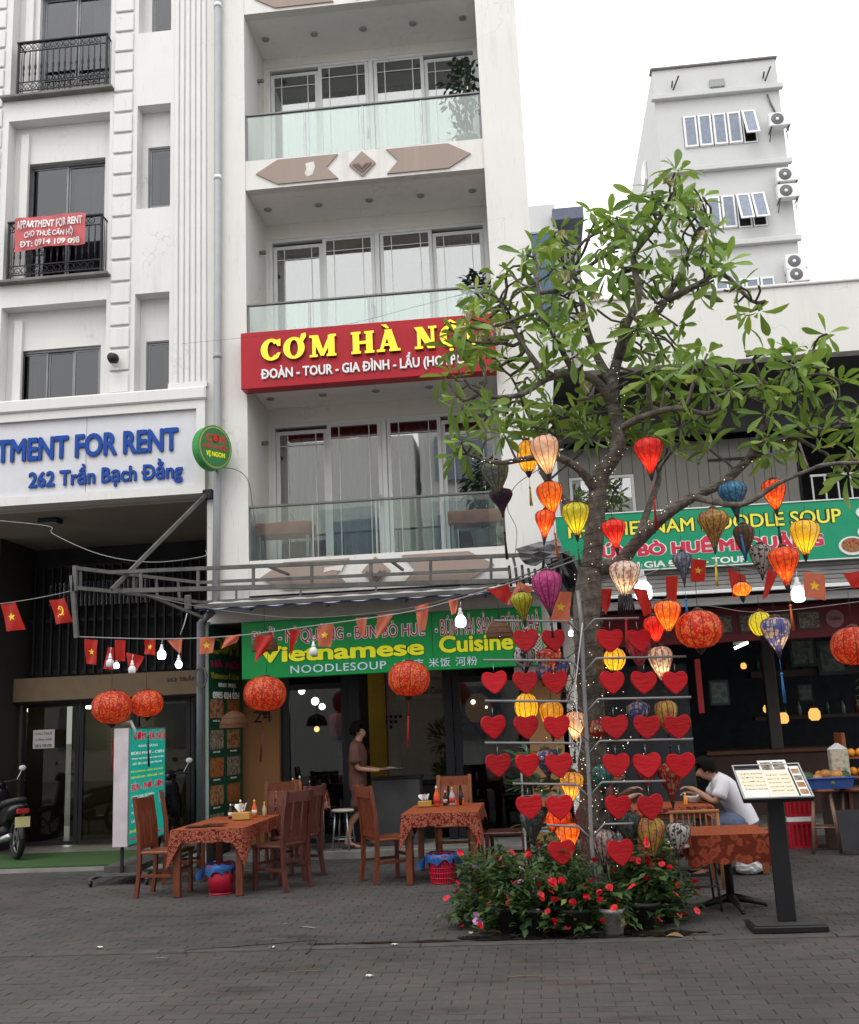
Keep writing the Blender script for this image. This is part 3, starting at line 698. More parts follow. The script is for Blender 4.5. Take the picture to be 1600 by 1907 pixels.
for px, py, r_, lb, hz in ((868, 165, .34, 'tall leafy plant at the right end of the topmost balcony', 9.72), (900, 545, .22, 'leafy plant at the right end of the middle balcony', 6.78), (895, 905, .24, 'dark plant at the right end of the lowest balcony', 3.86)):
    c = P(px, py, 14.0); c.x = min(c.x, -.55)
    t = thing('balcony_plant', lb, 'potted plant', (c.x, 14.0, hz), group='potted plants on the balconies')
    leafball('foliage', t, c, r_, 260, .14, .06, LEAFD, int(px), zs=1.5)
    q = MB(); q.tube([(c.x, 14, hz+.2), (c.x+.02, 14, c.z+.1)], .02, 6); q.build('stem', mat('dark_stem', (.06, .045, .03)), t)
    q = MB(); q.lathe([(.12, hz-.02), (.16, hz+.28), (.17, hz+.3)], 12, (c.x, 14, 0)); q.build('pot', mat('grey_planter', (.3, .3, .31), .6), t)
# ================================================================ RED SIGN of the restaurant
RED = mat('red_sign_face', (.36, .006, .016), .35, var=.06)
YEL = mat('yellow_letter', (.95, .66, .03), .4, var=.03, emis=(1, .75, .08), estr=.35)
WLET = mat('white_letter', (.75, .75, .75), .4, var=.03)
YSIDE = mat('gold_letter_side', (.22, .11, .01), .5)
rs = thing('red_sign', 'long red restaurant sign with raised yellow and white lettering below the middle balcony', 'sign', (-1.9, 13.3, 6.2))
q = MB(); q.bbox(-3.775, -.30, 13.28, 13.495, 6.17, 6.985, .01); q.build('sign_box', RED, rs)
def serif_text(s_, tl, br, y, parent, face, side, depth, boldness=.045):
    """fat slab-serif capitals cut from simple strokes: each letter an object"""
    H = tl[1]-br[1]; Wt = br[0]-tl[0]
    adv = {'C': 1.0, 'O': 1.05, 'Ơ': 1.12, 'M': 1.28, 'H': 1.12, 'À': 1.08, 'N': 1.08, 'Ộ': 1.05, 'I': .58, ' ': .5}
    unit = Wt/sum(adv[c] for c in s_); x = tl[0]; h = H*.76; z0 = br[1]+H*.04
    def arc(cx_, cz, rx, rz, wx, wz, a0, a1, n=22):
        o_ = [(cx_+rx*math.cos(a), cz+rz*math.sin(a)) for a in [a0+(a1-a0)*i/n for i in range(n+1)]]
        i_ = [(cx_+(rx-wx)*math.cos(a), cz+(rz-wz)*math.sin(a)) for a in [a1+(a0-a1)*i/n for i in range(n+1)]]
        return o_, i_
    def ringstrip(q, o_, i_):
        n = len(o_); i_ = i_[::-1]
        for k in range(n-1): q.prism([o_[k], o_[k+1], i_[k+1], i_[k]], y-depth, y)
    for c in s_:
        w = adv[c]*unit; g_ = w*.06; X0, X1 = x+g_, x+w-g_; W = X1-X0; x += w
        if c == ' ': continue
        q = MB(); sw = .30*h*.95; sl = .11*h; zt = z0+h; sf = .07*h
        stem = lambda a: (q.box(a, a+sw, y-depth, y, z0+sl*.5, zt-sl*.5), q.box(a-sf, a+sw+sf, y-depth-.001, y, z0, z0+sl), q.box(a-sf, a+sw+sf, y-depth-.001, y, zt-sl, zt))
        cx_, cz = (X0+X1)/2, z0+h/2
        if c in 'OƠỘ':
            rx = W/2*(.94 if c == 'Ơ' else 1); cc = cx_-(W*.06 if c == 'Ơ' else 0)
            ringstrip(q, *arc(cc, cz, rx, h/2, sw*1.02, sl*1.2, 0, 2*math.pi, 34))
            if c == 'Ơ': q.prism([(cc+rx*.55, zt-.10*h), (cc+rx*.72, zt+.13*h), (cc+rx*1.12, zt+.16*h), (cc+rx*1.15, zt-.02*h), (cc+rx*.85, zt-.24*h)], y-depth, y)
            if c == 'Ộ':
                q.prism([(cx_-.28*h, zt+.05*h), (cx_, zt+.24*h), (cx_+.28*h, zt+.05*h), (cx_+.13*h, zt+.05*h), (cx_, zt+.13*h), (cx_-.13*h, zt+.05*h)], y-depth, y)
                q.prism([(cx_+.1*h*math.cos(a), z0-.13*h+.075*h*math.sin(a)) for a in [k*math.pi/5 for k in range(10)]], y-depth, y)
        elif c == 'C':
            ringstrip(q, *arc(cx_+W*.02, cz, W*.52, h/2, sw*1.05, sl*1.3, R(42), R(318), 30))
            q.prism([(X1-.02*h, zt-.02*h), (X1-.02*h, zt-.36*h), (X1-.14*h, zt-.36*h), (X1-.3*h, zt-.12*h)], y-depth-.001, y)
            q.prism([(X1-.02*h, z0+.34*h), (X1-.16*h, z0+.34*h), (X1-.3*h, z0+.15*h), (X1-.14*h, z0+.08*h)], y-depth-.001, y)
        elif c == 'I': stem(cx_-sw/2)
        elif c == 'H': stem(X0+sf); stem(X1-sw-sf); q.box(X0+sf, X1-sf, y-depth+.001, y, cz-.07*h, cz+.07*h)
        elif c == 'N':
            t_ = .15*h
            q.box(X0+sf+.05*h, X0+sf+.05*h+t_, y-depth, y, z0+.01*h, zt-.01*h); q.box(X1-sf-t_-.04*h, X1-sf-.04*h, y-depth, y, z0+.01*h, zt-.01*h)
            q.prism([(X0, zt-.002), (X0+.36*h, zt-.002), (X1-.08*h, z0-.0), (X1-.40*h, z0-.0)], y-depth-.001, y)
            for a, zz in ((X0, z0), (X1-.36*h, zt-sl)): q.box(a, a+.36*h, y-depth-.002, y, zz, zz+sl)
        elif c == 'M':
            t_ = .15*h
            q.box(X0+sf+.03*h, X0+sf+.03*h+t_, y-depth, y, z0, zt-.01); q.box(X1-sf-sw, X1-sf, y-depth, y, z0, zt-.01)
            q.prism([(X0+.02*h, zt), (X0+.36*h, zt), (cx_+.06*h, z0+.1*h), (cx_-.1*h, z0+.02*h)], y-depth-.001, y)
            q.prism([(X1-.3*h, zt), (X1-.05*h, zt), (cx_+.02*h, z0+.02*h), (cx_-.08*h, z0+.12*h)], y-depth-.0015, y)
            for a, b_ in ((X0-.02*h, X0+.33*h), (X1-sw-2*sf, X1)): q.box(a, b_, y-depth-.002, y, z0, z0+sl)
            for a, b_ in ((X0-.02*h, X0+.2*h), (X1-.2*h, X1)): q.box(a, b_, y-depth-.002, y, zt-sl, zt)
        elif c == 'À':
            q.prism([(cx_-.12*h, zt), (cx_+.1*h, zt), (X0+.2*h, z0), (X0+.07*h, z0)], y-depth, y)
            q.prism([(cx_-.16*h, zt), (cx_+.15*h, zt), (X1-.05*h, z0), (X1-.38*h, z0)], y-depth-.001, y)
            q.box(cx_-.25*h, cx_+.2*h, y-depth+.001, y, z0+.26*h, z0+.37*h)
            for a, b_ in ((X0-.03*h, X0+.33*h), (X1-.46*h, X1+.03*h)): q.box(a, b_, y-depth-.002, y, z0, z0+sl)
            q.prism([(cx_-.3*h, zt+.24*h), (cx_-.08*h, zt+.24*h), (cx_+.06*h, zt+.05*h), (cx_-.06*h, zt+.05*h)], y-depth, y)
        o = q.build('letter', [face, side], parent)
        for p in o.data.polygons:
            if abs(p.normal.y) < .5: p.material_index = 1
serif_text('CƠM HÀ NỘI', (-3.50, 6.93), (-.53, 6.52), 13.279, rs, YEL, YSIDE, .05)
text('letter', 'ĐOÀN - TOUR - GIA ĐÌNH - LẨU (HOTPOT)', WLET, rs, (-3.49, 6.51), (-.58, 6.245), y=13.279, bold=.03, depth=.03, split=True)

# ================================================================ GREEN SIGN over the ground floor
GRN = mat('green_sign_face', (.003, .24, .052), .4, var=.05); GRN2 = mat('teal_sign_face', (.008, .25, .125), .45, var=.05)
MAR = mat('maroon_print', (.36, .015, .07), .6); WPR = mat('white_outline_print', (.70, .72, .70), .6); YPR = mat('yellow_print', (.78, .80, .02), .5, var=.03)
def outlined(s_, m1, m2, par, tl, br, y, b1=.025, b2=.055, **k):
    o1 = text('lettering', s_, m2, par, tl, br, y=y, bold=b2, depth=.002, **k)[0]; o1.name = 'letter_outline'
    g_ = .006; text('lettering', s_, m1, par, (tl[0]+g_, tl[1]-g_), (br[0]-g_, br[1]+g_), y=y-.0025, bold=b1-.01, depth=.003, **k)
gs = thing('green_sign', 'bright green restaurant sign in yellow and maroon over the open shop front', 'sign', (-1.85, 13.35, 2.27))
q = MB(); q.bbox(-3.80, .085, 13.30, 13.42, 2.275, 3.015, .008); q.build('sign_box', GRN, gs)
q = MB(); q.box(-1.32, -1.312, 13.296, 13.2995, 2.28, 3.01); q.build('panel_seam', mat('seam', (.0, .09, .03)), gs)
outlined('PHỞ - MÌ QUẢNG - BÚN BÒ HUẾ', MAR, WPR, gs, (-3.66, 2.98), (-1.40, 2.69), 13.299, b1=.012, b2=.055)
outlined('- BÚN HẢI SẢN - BÚN CHẢ', MAR, WPR, gs, (-1.28, 2.985), (.06, 2.70), 13.299, b1=.012, b2=.055)
outlined('Vietnamese', YPR, mat('dark_green_print', (.0, .05, .015)), gs, (-3.58, 2.69), (-1.42, 2.47), 13.299, b1=.042, b2=.055)
outlined('Cuisine', YPR, mat('dark_green_print', (.0, .05, .015)), gs, (-1.24, 2.71), (-.29, 2.48), 13.299, b1=.042, b2=.055)
LB = mat('pale_blue_print', (.55, .65, .80), .5)
text('lettering', 'NOODLESOUP', LB, gs, (-3.16, 2.425), (-1.92, 2.325), y=13.299, bold=.005, spacing=1.1)
text('lettering', '• 粉店 米饭 河粉', LB, gs, (-1.82, 2.43), (-.76, 2.315), y=13.299, bold=.004, spacing=1.15)
# awning slab with blue scalloped sheet edge above the sign
aw = thing('shop_awning', 'grey sheet awning with a wavy blue edge above the green sign', 'awning', (-1.8, 13.2, 3.1))
q = MB(); n = 60; vs = []
for j, (y, z) in enumerate(((12.95, 3.16), (13.5, 3.34))):
    for i in range(n+1): x = -4.25+4.35*i/n; vs.append((x, y, z+.008*math.sin(i*1.26)))
q.add(vs, [(i, i+1, n+2+i, n+1+i) for i in range(n)]); q.add([(a, b_, c+.006) for a, b_, c in vs], [(i, n+1+i, n+2+i, i+1) for i in range(n)])
q.build('sheet', mat('grey_blue_sheet', (.42, .42, .42), .6), aw)
q = MB(); vs = [(-4.25+4.35*i/n, 12.944, 3.150+.009*math.sin(i*1.26)) for i in range(n+1)]; q.add([(a, b_, c+.022) for a, b_, c in vs]+vs, [(n+1+i, n+2+i, i+1, i) for i in range(n)])
q.build('blue_edge', mat('blue_edge_paint', (.06, .13, .36), .5), aw)
q = MB(); q.bbox(-4.3, .3, 12.90, 12.94, 3.175, 3.23, .004); q.build('front_beam', GALV, aw)
for x in (-3.6, -2.6, -1.6, -.6): q = MB(); q.bar((x, 12.96, 3.12), (x, 13.42, 3.26), .025); q.build('rafter', GALV, aw)

# ================================================================ GROUND FLOOR of the centre building (own thing parts)
q = MB(); q.box(-4.25, .08, 13.43, 13.448, 3.03, 3.30); q.build('pale_infill_panel', mat('pale_infill', (.50, .49, .45), .8, var=.08), B)  # added upright pale panel, brightens the band under the awning
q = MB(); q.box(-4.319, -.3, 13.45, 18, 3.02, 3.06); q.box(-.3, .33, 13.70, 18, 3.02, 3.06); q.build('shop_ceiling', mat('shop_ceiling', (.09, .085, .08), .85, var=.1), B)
TAN = wall_mat('tan_wall', (.30, .155, .065), amount=.2, dirt=(.25, .13, .06))
q = MB(); q.box(-4.319, -3.62, 14.5, 14.6, 0, 3.0); q.build('tan_wall', TAN, B)
q = MB(); q.box(-.17, .27, 13.9, 14.6, 0, 3.0); q.build('right_pier', TAN, B)
t = text('house_number', '24', BLACKM, B, (-3.98, 1.90), (-3.72, 1.74), y=14.498, depth=.01, bold=.0)
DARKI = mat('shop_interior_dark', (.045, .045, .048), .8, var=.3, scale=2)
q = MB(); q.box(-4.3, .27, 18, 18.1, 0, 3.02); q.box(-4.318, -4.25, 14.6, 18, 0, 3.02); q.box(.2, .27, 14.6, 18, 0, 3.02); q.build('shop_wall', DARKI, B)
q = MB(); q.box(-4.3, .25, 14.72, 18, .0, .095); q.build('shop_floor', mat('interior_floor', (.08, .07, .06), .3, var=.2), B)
# pale inner partition seen through the doorway, yellow reveal and door
q = MB(); q.box(-2.35, -.95, 16.2, 16.3, .1, 3.0); q.build('inner_partition', mat('pale_partition', (.56, .54, .47), .8, var=.08), B)
q = MB(); q.box(-2.62, -2.36, 16.1, 16.29, .1, 3.0); q.build('yellow_column', mat('yellow_column', (.50, .33, .04), .7, var=.1), B)
dr = MB(); dr.bbox(-2.15, -1.35, 16.15, 16.199, .1, 2.05, .01); dr = dr.build('kitchen_door', mat('door_paint', (.42, .39, .33), .6, var=.08), B)
q = MB(); q.ball((-1.43, 16.13, 1.05), .03, 8); q.build('door_handle', STEEL, dr)
q = MB(); q.prism([(-2.2, 2.0), (-1.3, 2.0), (-1.3, 2.1), (-1.45, 2.26), (-1.75, 2.32), (-2.05, 2.26), (-2.2, 2.1)], 16.10, 16.14); pl = q.build('door_plaque', mat('plaque', (.5, .48, .44), .7), B)
text('lettering', 'Vietnamese Cuisine', dk, pl, (-2.12, 2.17), (-1.38, 2.07), y=16.099, bold=0, shear=.2)
sq = MB(); sq.bbox(-.022, .022, -.012, 0, -.022, .022, .003); sqd = sq.data('wall_tile', BLACK)
c0 = P(728, 1335, 16.15)
for j, n_ in enumerate((5, 3, 1)):
    for i in range(n_): inst(sqd, 'wall_tile', B, (c0.x+(i-(n_-1)/2)*.075-B.location.x, 16.148-B.location.y, c0.z-j*.075), None or (0, 0, 0))
for z, s_ in ((1.72, 'FREE'), (1.62, 'WIFI')): text('lettering', s_, dk, B, (-1.22, z), (-1.0, z-.06), y=16.199, bold=.01)
DOORF = mat('dark_door_frame', (.016, .018, .024), .4)
SHOPGL = glass_mat('shop_glass', (.42, .46, .46), .03)
for x0, x1 in ((-3.60, -2.66), (-1.20, -.18)):
    f = MB(); ring(f, x0, x1, .1, 2.9, 14.60, 14.68, .10); f.box(x0+.1, x1-.1, 14.61, 14.67, 2.16, 2.24); f = f.build('shop_window', DOORF, B)
    for z0, z1 in ((.2, 2.16), (2.24, 2.8)):
        p = MB(); p.box(x0+.1, x1-.1, 14.635, 14.645, z0, z1); p.build('pane', SHOPGL, f)
f = MB(); f.bbox(-2.655, -2.5, 14.56, 14.64, .1, 2.95, .005); f.bbox(-1.33, -1.205, 14.56, 14.64, .1, 2.95, .005); f.build('folded_door', DOORF, B)
q = MB(); q.box(-2.499, -1.331, 14.6, 14.66, 2.5, 2.95); q.build('transom', DOORF, B)
def lamp(px, py, Y, r, label, strength, col=(1, .93, .8), group=None, kind='ball'):
    c = P(px, py, Y); t = thing('ceiling_lamp', label, 'lamp', tuple(c), group=group)
    q = MB(); q.ball((0, 0, 0), r, 10) if kind == 'ball' else q.box(-r*4, r*4, -r, r, -r, r); q.build('bulb', emit_mat('lamp_%s' % (strength,)+str(col[2]), col, strength), t, local=True)
    q = MB(); q.lathe([(.02, r), (.02, r+.05), (.012, r+.3)], 8); q.build('lamp_holder', BLACK, t, local=True)
    return t
lamp(562, 1287, 15.6, .05, 'small white lamp highest behind the left shop window', 30, group='lamps in the shop')
lamp(587, 1306, 16.0, .06, 'larger white lamp in the middle behind the left shop window', 30, group='lamps in the shop')
lamp(600, 1316, 16.3, .05, 'white lamp lowest of three behind the left shop window', 30, group='lamps in the shop')
lamp(590, 1358, 16.6, .045, 'amber lamp glowing low behind the left shop window', 7, (1, .6, .2), group='lamps in the shop')
lamp(661, 1365, 16.9, .03, 'faint amber lamp inside the open doorway', 3, (1, .6, .2), group='lamps in the shop')
# red wall decor inside left window, blue counter right
q = MB(); q.bbox(-3.3, -2.95, 16.4, 16.6, 1.45, 1.85, .05); q.box(-3.2, -2.6, 16.5, 16.6, 1.2, 1.26); q.build('red_decor', mat('red_decor', (.28, .02, .02), .6), B)
q = MB(); q.box(-1.0, -.1, 16.4, 16.6, 1.55, 1.8); q.build('blue_panel', mat('blue_panel', (.04, .14, .19), .6), B)
q = MB(); q.box(-.85, -.1, 16.3, 16.35, 1.35, 1.40); q.build('red_strip', mat('red_decor', (.28, .02, .02), .6), B)
# beads of counters / shelves inside
for x0, x1, y0, z1 in ((-3.4, -2.75, 15.6, .95), (-1.1, -.3, 15.8, 1.0), (-2.1, -1.2, 15.3, .82)):
    t = thing('inside_counter', 'dark counter standing inside the shop at depth %.1f' % y0 if False else {15.6: 'dark counter behind the left shop window', 15.8: 'dark counter behind the right shop window', 15.3: 'dark cabinet standing inside the open doorway'}[y0], 'counter', ((x0+x1)/2, y0, .1))
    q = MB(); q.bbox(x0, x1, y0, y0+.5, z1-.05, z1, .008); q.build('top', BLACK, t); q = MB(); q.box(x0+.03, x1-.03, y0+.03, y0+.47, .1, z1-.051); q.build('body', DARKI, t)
# menu board on the left side wall
mb_ = thing('menu_board', 'tall dark green menu board with food pictures on the left side of the shop', 'sign', (-4.1, 13.75, .5))
a0 = P(386, 1350, 13.25); a1 = P(452, 1350, 14.25); ux = Vector((a1.x-a0.x, a1.y-a0.y, 0)); L_ = ux.length; ux.normalize(); nn = Vector((ux.y, -ux.x, 0))
zt_, zb_ = P(386, 1165, 13.25).z, P(386, 1545, 13.25).z
def onb(u, z, d=0): return Vector((a0.x, a0.y, 0)) + ux*u + nn*d + Vector((0, 0, z))
def bslab(u0, u1, z0, z1, d0, d1, name, m_):
    q = MB(); vs = [onb(u, z, d) for d in (d0, d1) for u, z in ((u0, z0), (u1, z0), (u1, z1), (u0, z1))]
    q.add(vs, [(0, 3, 2, 1), (4, 5, 6, 7), (0, 1, 5, 4), (1, 2, 6, 5), (2, 3, 7, 6), (3, 0, 4, 7)]); return q.build(name, m_, mb_)
DG = mat('dark_green_board', (.006, .05, .026), .45, var=.1)
bslab(0, L_, zb_, zt_, -.04, 0, 'board', DG); bslab(-.02, .012, zb_, zt_+.01, -.05, .015, 'edge_frame', mat('pale_edge', (.33, .42, .38), .5)); 
def food(name, cols, scale=18):
    if name in MC: return MC[name]
    m, nt, b = node_mat(name); v = coords(nt, 'World'); vo = nt.nodes.new('ShaderNodeTexVoronoi'); vo.inputs['Scale'].default_value = scale
    nt.links.new(v, vo.inputs['Vector']); n = noise(nt, v, scale*.9, 4, .7)
    f = mixc(nt, .5, vo.outputs['Distance'], n); nt.links.new(ramp(nt, f, [(.25, cols[0]), (.42, cols[1]), (.55, cols[2]), (.7, cols[3])]), b.inputs['Base Color']); b.inputs['Roughness'].default_value = .5
    MC[name] = m; return m
FD = [food('food_print_a', [(.06, .012, .006), (.20, .06, .02), (.30, .17, .07), (.20, .19, .16)]), food('food_print_b', [(.08, .01, .005), (.24, .04, .012), (.32, .12, .03), (.08, .10, .03)], 24),
      food('food_print_c', [(.03, .03, .018), (.11, .08, .04), (.19, .16, .12), (.26, .26, .24)], 30)]
pw = L_*.36; ph = .24
for r_ in range(5):
    zc = P(395, [1320, 1378, 1430, 1482, 1535][r_], 13.4).z
    for c_ in range(2):
        u0 = L_*(.07+.47*c_); bslab(u0, u0+pw, max(zb_+.01, zc-ph/2), zc+ph/2, .001, .006, 'food_picture', FD[(r_*2+c_) % 3])
        text('lettering', ['PHỞ BÒ', 'BÚN CHẢ', 'NEM RÁN', 'BÚN BÒ', 'PHỞ XÀO'][(r_+c_) % 5], WPR, mb_, (u0+pw*.25, max(zb_+.04, zc-ph/2-.02)), (u0+pw*.75, max(zb_+.01, zc-ph/2-.045)), axes=((a0.x, a0.y, 0), ux, (0, 0, 1), nn), depth=.003)
AX = dict(axes=((a0.x, a0.y, 0), ux, (0, 0, 1), nn))
z_ = lambda py: P(400, py, 13.45).z
GOLD = mat('dull_gold_print', (.30, .28, .03), .5)
for s_, y0, y1, u0, u1, m_ in (('CƠM', 1180, 1218, .1, .88, GOLD), ('HÀ NỘI', 1226, 1246, .1, .9, MAR), ('Vietnamese Cuisine', 1252, 1264, .1, .9, GOLD), ('粉店 米饭', 1271, 1279, .3, .8, WPR), ('0905 024 024', 1288, 1301, .15, .9, WPR)):
    text('lettering', s_, m_, mb_, (L_*u0, z_(y0)), (L_*u1, z_(y1)), depth=.006, bold=.03, **AX)
# round blue-green projecting sign on the pipe
pr = thing('round_sign', 'round green projecting sign with red and yellow lettering by the drainpipe', 'sign', (-4.12, 13.1, 5.35))
c = P(395, 835, 13.15); d_ = Vector((.80, -.60, 0)).normalized()
q = MB(); rr = .27
def disc(q, r0, t0, t1, n=32):
    x_ = Vector((-d_.y, d_.x, 0)) ; z_ = Vector((0, 0, 1)); vs = [c + d_*t + (x_*math.cos(a)+z_*math.sin(a)*1.12)*r0 for t in (t0, t1) for a in [2*math.pi*k/n for k in range(n)]]
    q.add(vs, [tuple(range(n-1, -1, -1)), tuple(range(n, 2*n))]+[(k, (k+1) % n, n+(k+1) % n, n+k) for k in range(n)])
disc(q, rr, -.07, .07); q.build('sign_body', mat('leaf_green', (.02, .22, .04), .4), pr)
q = MB(); disc(q, rr*.93, .0705, .073); q.build('border', mat('lime_border', (.45, .34, .12), .5), pr)
q = MB(); disc(q, rr*.88, .0735, .077); q.build('face', mat('face_green', (.03, .16, .05), .5), pr)
ux2 = Vector((-d_.y, d_.x, 0)); 
if ux2.x < 0: ux2 = -ux2
for s_, z1, z0, wd, m_ in (('CƠM', .19, .06, .15, mat('sign_red', (.5, .03, .03))), ('HÀ NỘI', .045, -.04, .19, mat('sign_red', (.5, .03, .03))), ('VỊ NGON', -.06, -.15, .15, YPR)):
    text('lettering', s_, m_, pr, (-wd, z1), (wd, z0), depth=.004, bold=.04, axes=(c+d_*.0775, ux2, (0, 0, 1), d_))
q = MB(); q.tube([c, c+Vector((-.05, .3, .0))], .015); q.tube([c+Vector((.02, 0, -.25)), c+Vector((-.02, .3, -.26))], .012); q.build('bracket', BLACK, pr)

# ================================================================ RIGHT RESTAURANT BUILDING
Cb = thing('noodle_shop_building', 'wide low shop building with a blank white parapet and dark upper recess', 'building', (4, 13.5, 0))
q = MB(); q.box(.80, 9.5, 13.0, 13.2, 5.98, 6.90); q.box(.80, 1.0, 13.2, 17, 5.98, 6.90); q.bbox(.78, 9.52, 12.97, 13.23, 6.901, 6.94, .01); q.build('parapet', WHITE2, Cb)
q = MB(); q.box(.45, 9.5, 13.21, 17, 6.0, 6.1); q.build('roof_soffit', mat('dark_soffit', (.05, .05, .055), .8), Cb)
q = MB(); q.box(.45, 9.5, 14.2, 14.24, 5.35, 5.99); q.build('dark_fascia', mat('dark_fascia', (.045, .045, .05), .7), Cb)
CORR = wall_mat('cream_sheet_wall', (.25, .24, .22), amount=.4)
for i in range(22):
    x = .45+i*.15
    if x > 3.7: break
    for z0, z1 in (((4.0, 5.36),) if not (.55 < x < 1.5) else ((4.95, 5.36),)): 
        q = MB(); q.bbox(x, x+.146, 14.6, 14.64, z0, z1, .006); q.build('cladding_panel', CORR, Cb)
f = MB(); ring(f, .60, 1.50, 4.02, 4.94, 14.58, 14.63, .04); f.box(1.03, 1.07, 14.585, 14.625, 4.061, 4.899); f = f.build('window', UPVC, Cb)
q = MB(); q.box(.64, 1.46, 14.60, 14.607, 4.06, 4.9); q.build('pane', GLASS, f); q = MB(); drape(q, .62, .85, 4.05, 4.9, 14.72, 3, .02, 3); q.build('curtain', MAUVE, f); q = MB(); drape(q, 1.05, 1.46, 4.05, 4.9, 14.72, 6, .02, 4); q.build('curtain', GREYCUR, f)
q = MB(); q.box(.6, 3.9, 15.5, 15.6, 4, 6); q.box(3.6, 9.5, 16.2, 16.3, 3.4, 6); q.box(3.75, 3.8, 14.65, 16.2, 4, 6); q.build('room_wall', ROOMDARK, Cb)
q = MB(); q.box(2.55, 3.1, 14.57, 14.595, 5.05, 5.08); q.build('vent_slot', BLACK, Cb)
q = MB(); q.bbox(.4, 9.5, 13.2, 14.6, 3.9, 4.0, .01); q.build('upper_floor', CONC, Cb)
rl = thing('upper_railing', 'short white barred railing above the teal noodle soup sign', 'railing', (4.4, 14.4, 4), )
q = MB(); q.box(3.85, 6, 14.38, 14.41, 4.69, 4.72); q.build('top_rail', UPVC, rl); b_ = MB(); b_.box(-.01, .01, -.01, .01, 0, .69); bd_ = b_.data('bar', UPVC)
for i in range(12): inst(bd_, 'bar', rl, (3.87+i*.17-4.4, 0, .0))
# lower white pier at the tree, sign, roller shutter, canopy beam
q = MB(); q.box(.34, .62, 14.0, 14.4, 0, 3.9); q.build('white_pier', WHITE2, Cb)
ns = thing('noodle_sign', 'long teal noodle soup sign with yellow and red lettering behind the lanterns', 'sign', (2.2, 12.95, 3.35))
q = MB(); q.bbox(.32, 5.6, 12.95, 13.05, 3.36, 4.075, .006); q.build('sign_box', GRN2, ns); q = MB(); ring(q, .315, 5.605, 3.345, 4.09, 12.94, 13.06, .014); q.build('white_edge', UPVC, ns)
BLK = mat('black_outline_print', (.02, .03, .01), .6)
outlined('PHỞ VIETNAM NOODLE SOUP', mat('lemon_print', (.75, .70, .08), .5), BLK, ns, (.47, 4.035), (3.78, 3.79), 12.949, b2=.07)
outlined('BÚN BÒ HUẾ MÌ QUẢNG', mat('rose_print', (.50, .03, .07), .5), WPR, ns, (.72, 3.765), (3.54, 3.49), 12.949, b1=.06, b2=.10)
text('lettering', 'CƠM GIA ĐÌNH - TOUR', WPR, ns, (.98, 3.475), (2.62, 3.375), y=12.949, bold=.03)
q = MB()
for cx_, cz, r1 in ((4.05, 3.90, .10), (4.07, 3.79, .09), (4.05, 3.66, .11), (3.86, 3.50, .16), (4.3, 3.5, .2)): 
    q.prism([(cx_+r1*math.cos(a), cz+r1*.72*math.sin(a)) for a in [k*2*math.pi/20 for k in range(20)]], 12.942-.001*cz, 12.9495)
q.build('bowl_print', UPVC, ns)
for cx_, cz, r1 in ((4.05, 3.67, .08), (3.86, 3.51, .13), (4.3, 3.51, .15)):
    q = MB(); q.prism([(cx_+r1*math.cos(a), cz+r1*.68*math.sin(a)) for a in [k*2*math.pi/20 for k in range(20)]], 12.934, 12.937); q.build('food_print', FD[1], ns)
q = MB()
for i in range(5): q = MB(); q.bbox(.45, 9.5, 13.0+i*.012, 13.12, 3.07+i*.055, 3.12+i*.055, .006); q.build('shutter_slat', mat('shutter_grey', (.22, .215, .21), .6, .2, var=.1), Cb)
q = MB(); q.bbox(.45, 9.5, 12.96, 13.0, 3.02, 3.065, .005); q.build('white_beam', UPVC, Cb)
q = MB(); q.bbox(.45, 9.5, 13.2, 13.28, 2.90, 3.0, .005); q.build('inner_beam', UPVC, Cb)
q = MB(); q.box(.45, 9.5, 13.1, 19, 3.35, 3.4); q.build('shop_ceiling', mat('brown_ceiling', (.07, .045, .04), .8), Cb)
rd = thing('picture_sign', 'dark red shop sign with framed food pictures under the shutter', 'sign', (3, 14, 2.5))
q = MB(); q.bbox(.8, 5.5, 14.0, 14.06, 2.49, 2.93, .006); q.build('sign_box', mat('dark_red_sign', (.16, .008, .015), .4, var=.1), rd)
for i, x in enumerate((2.25, 2.62, 2.99, 3.36, 4.25)): q = MB(); q.bbox(x, x+.31, 13.985, 13.999, 2.59, 2.85, .003); f = q.build('picture_frame', mat('dark_frame', (.09, .05, .05)), rd); q = MB(); q.box(x+.03, x+.28, 13.98, 13.9845, 2.62, 2.82); q.build('food_picture', FD[2], f)
q = MB(); q.prism([(3.84+.115*math.cos(a), 2.72+.115*math.sin(a)) for a in [k*2*math.pi/24 for k in range(24)]], 13.985, 13.999); q.build('round_badge', mat('rose_badge', (.30, .15, .17), .5), rd)
text('lettering', 'Cuisine', mat('badge_print', (.12, .03, .05)), rd, (3.77, 2.75), (3.91, 2.70), y=13.984, bold=.01)
# interior
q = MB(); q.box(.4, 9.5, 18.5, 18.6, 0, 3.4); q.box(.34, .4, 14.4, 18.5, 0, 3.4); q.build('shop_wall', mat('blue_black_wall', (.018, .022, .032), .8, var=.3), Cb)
q = MB(); q.box(.62, 2.1, 15.4, 15.5, 0, 2.3); q.build('dark_partition', mat('slate_partition', (.05, .055, .06), .7, var=.2), Cb)
q = MB(); q.bbox(3.25, 3.42, 15.8, 15.95, 0.16, 3.3, .01); q.build('column', mat('dark_column', (.06, .055, .05), .7), Cb)
q = MB(); q.box(2.05, 2.12, 14.2, 14.25, 1.6, 2.3); q.build('red_hanging', mat('red_decor', (.28, .02, .02), .6), Cb)
q = MB(); q.box(3.3, 9.5, 17.0, 17.3, 2.1, 2.2); q.box(3.3, 9.5, 17.0, 17.3, 1.45, 1.5); q.build('back_shelf', mat('dark_shelf', (.05, .035, .025), .6), Cb)
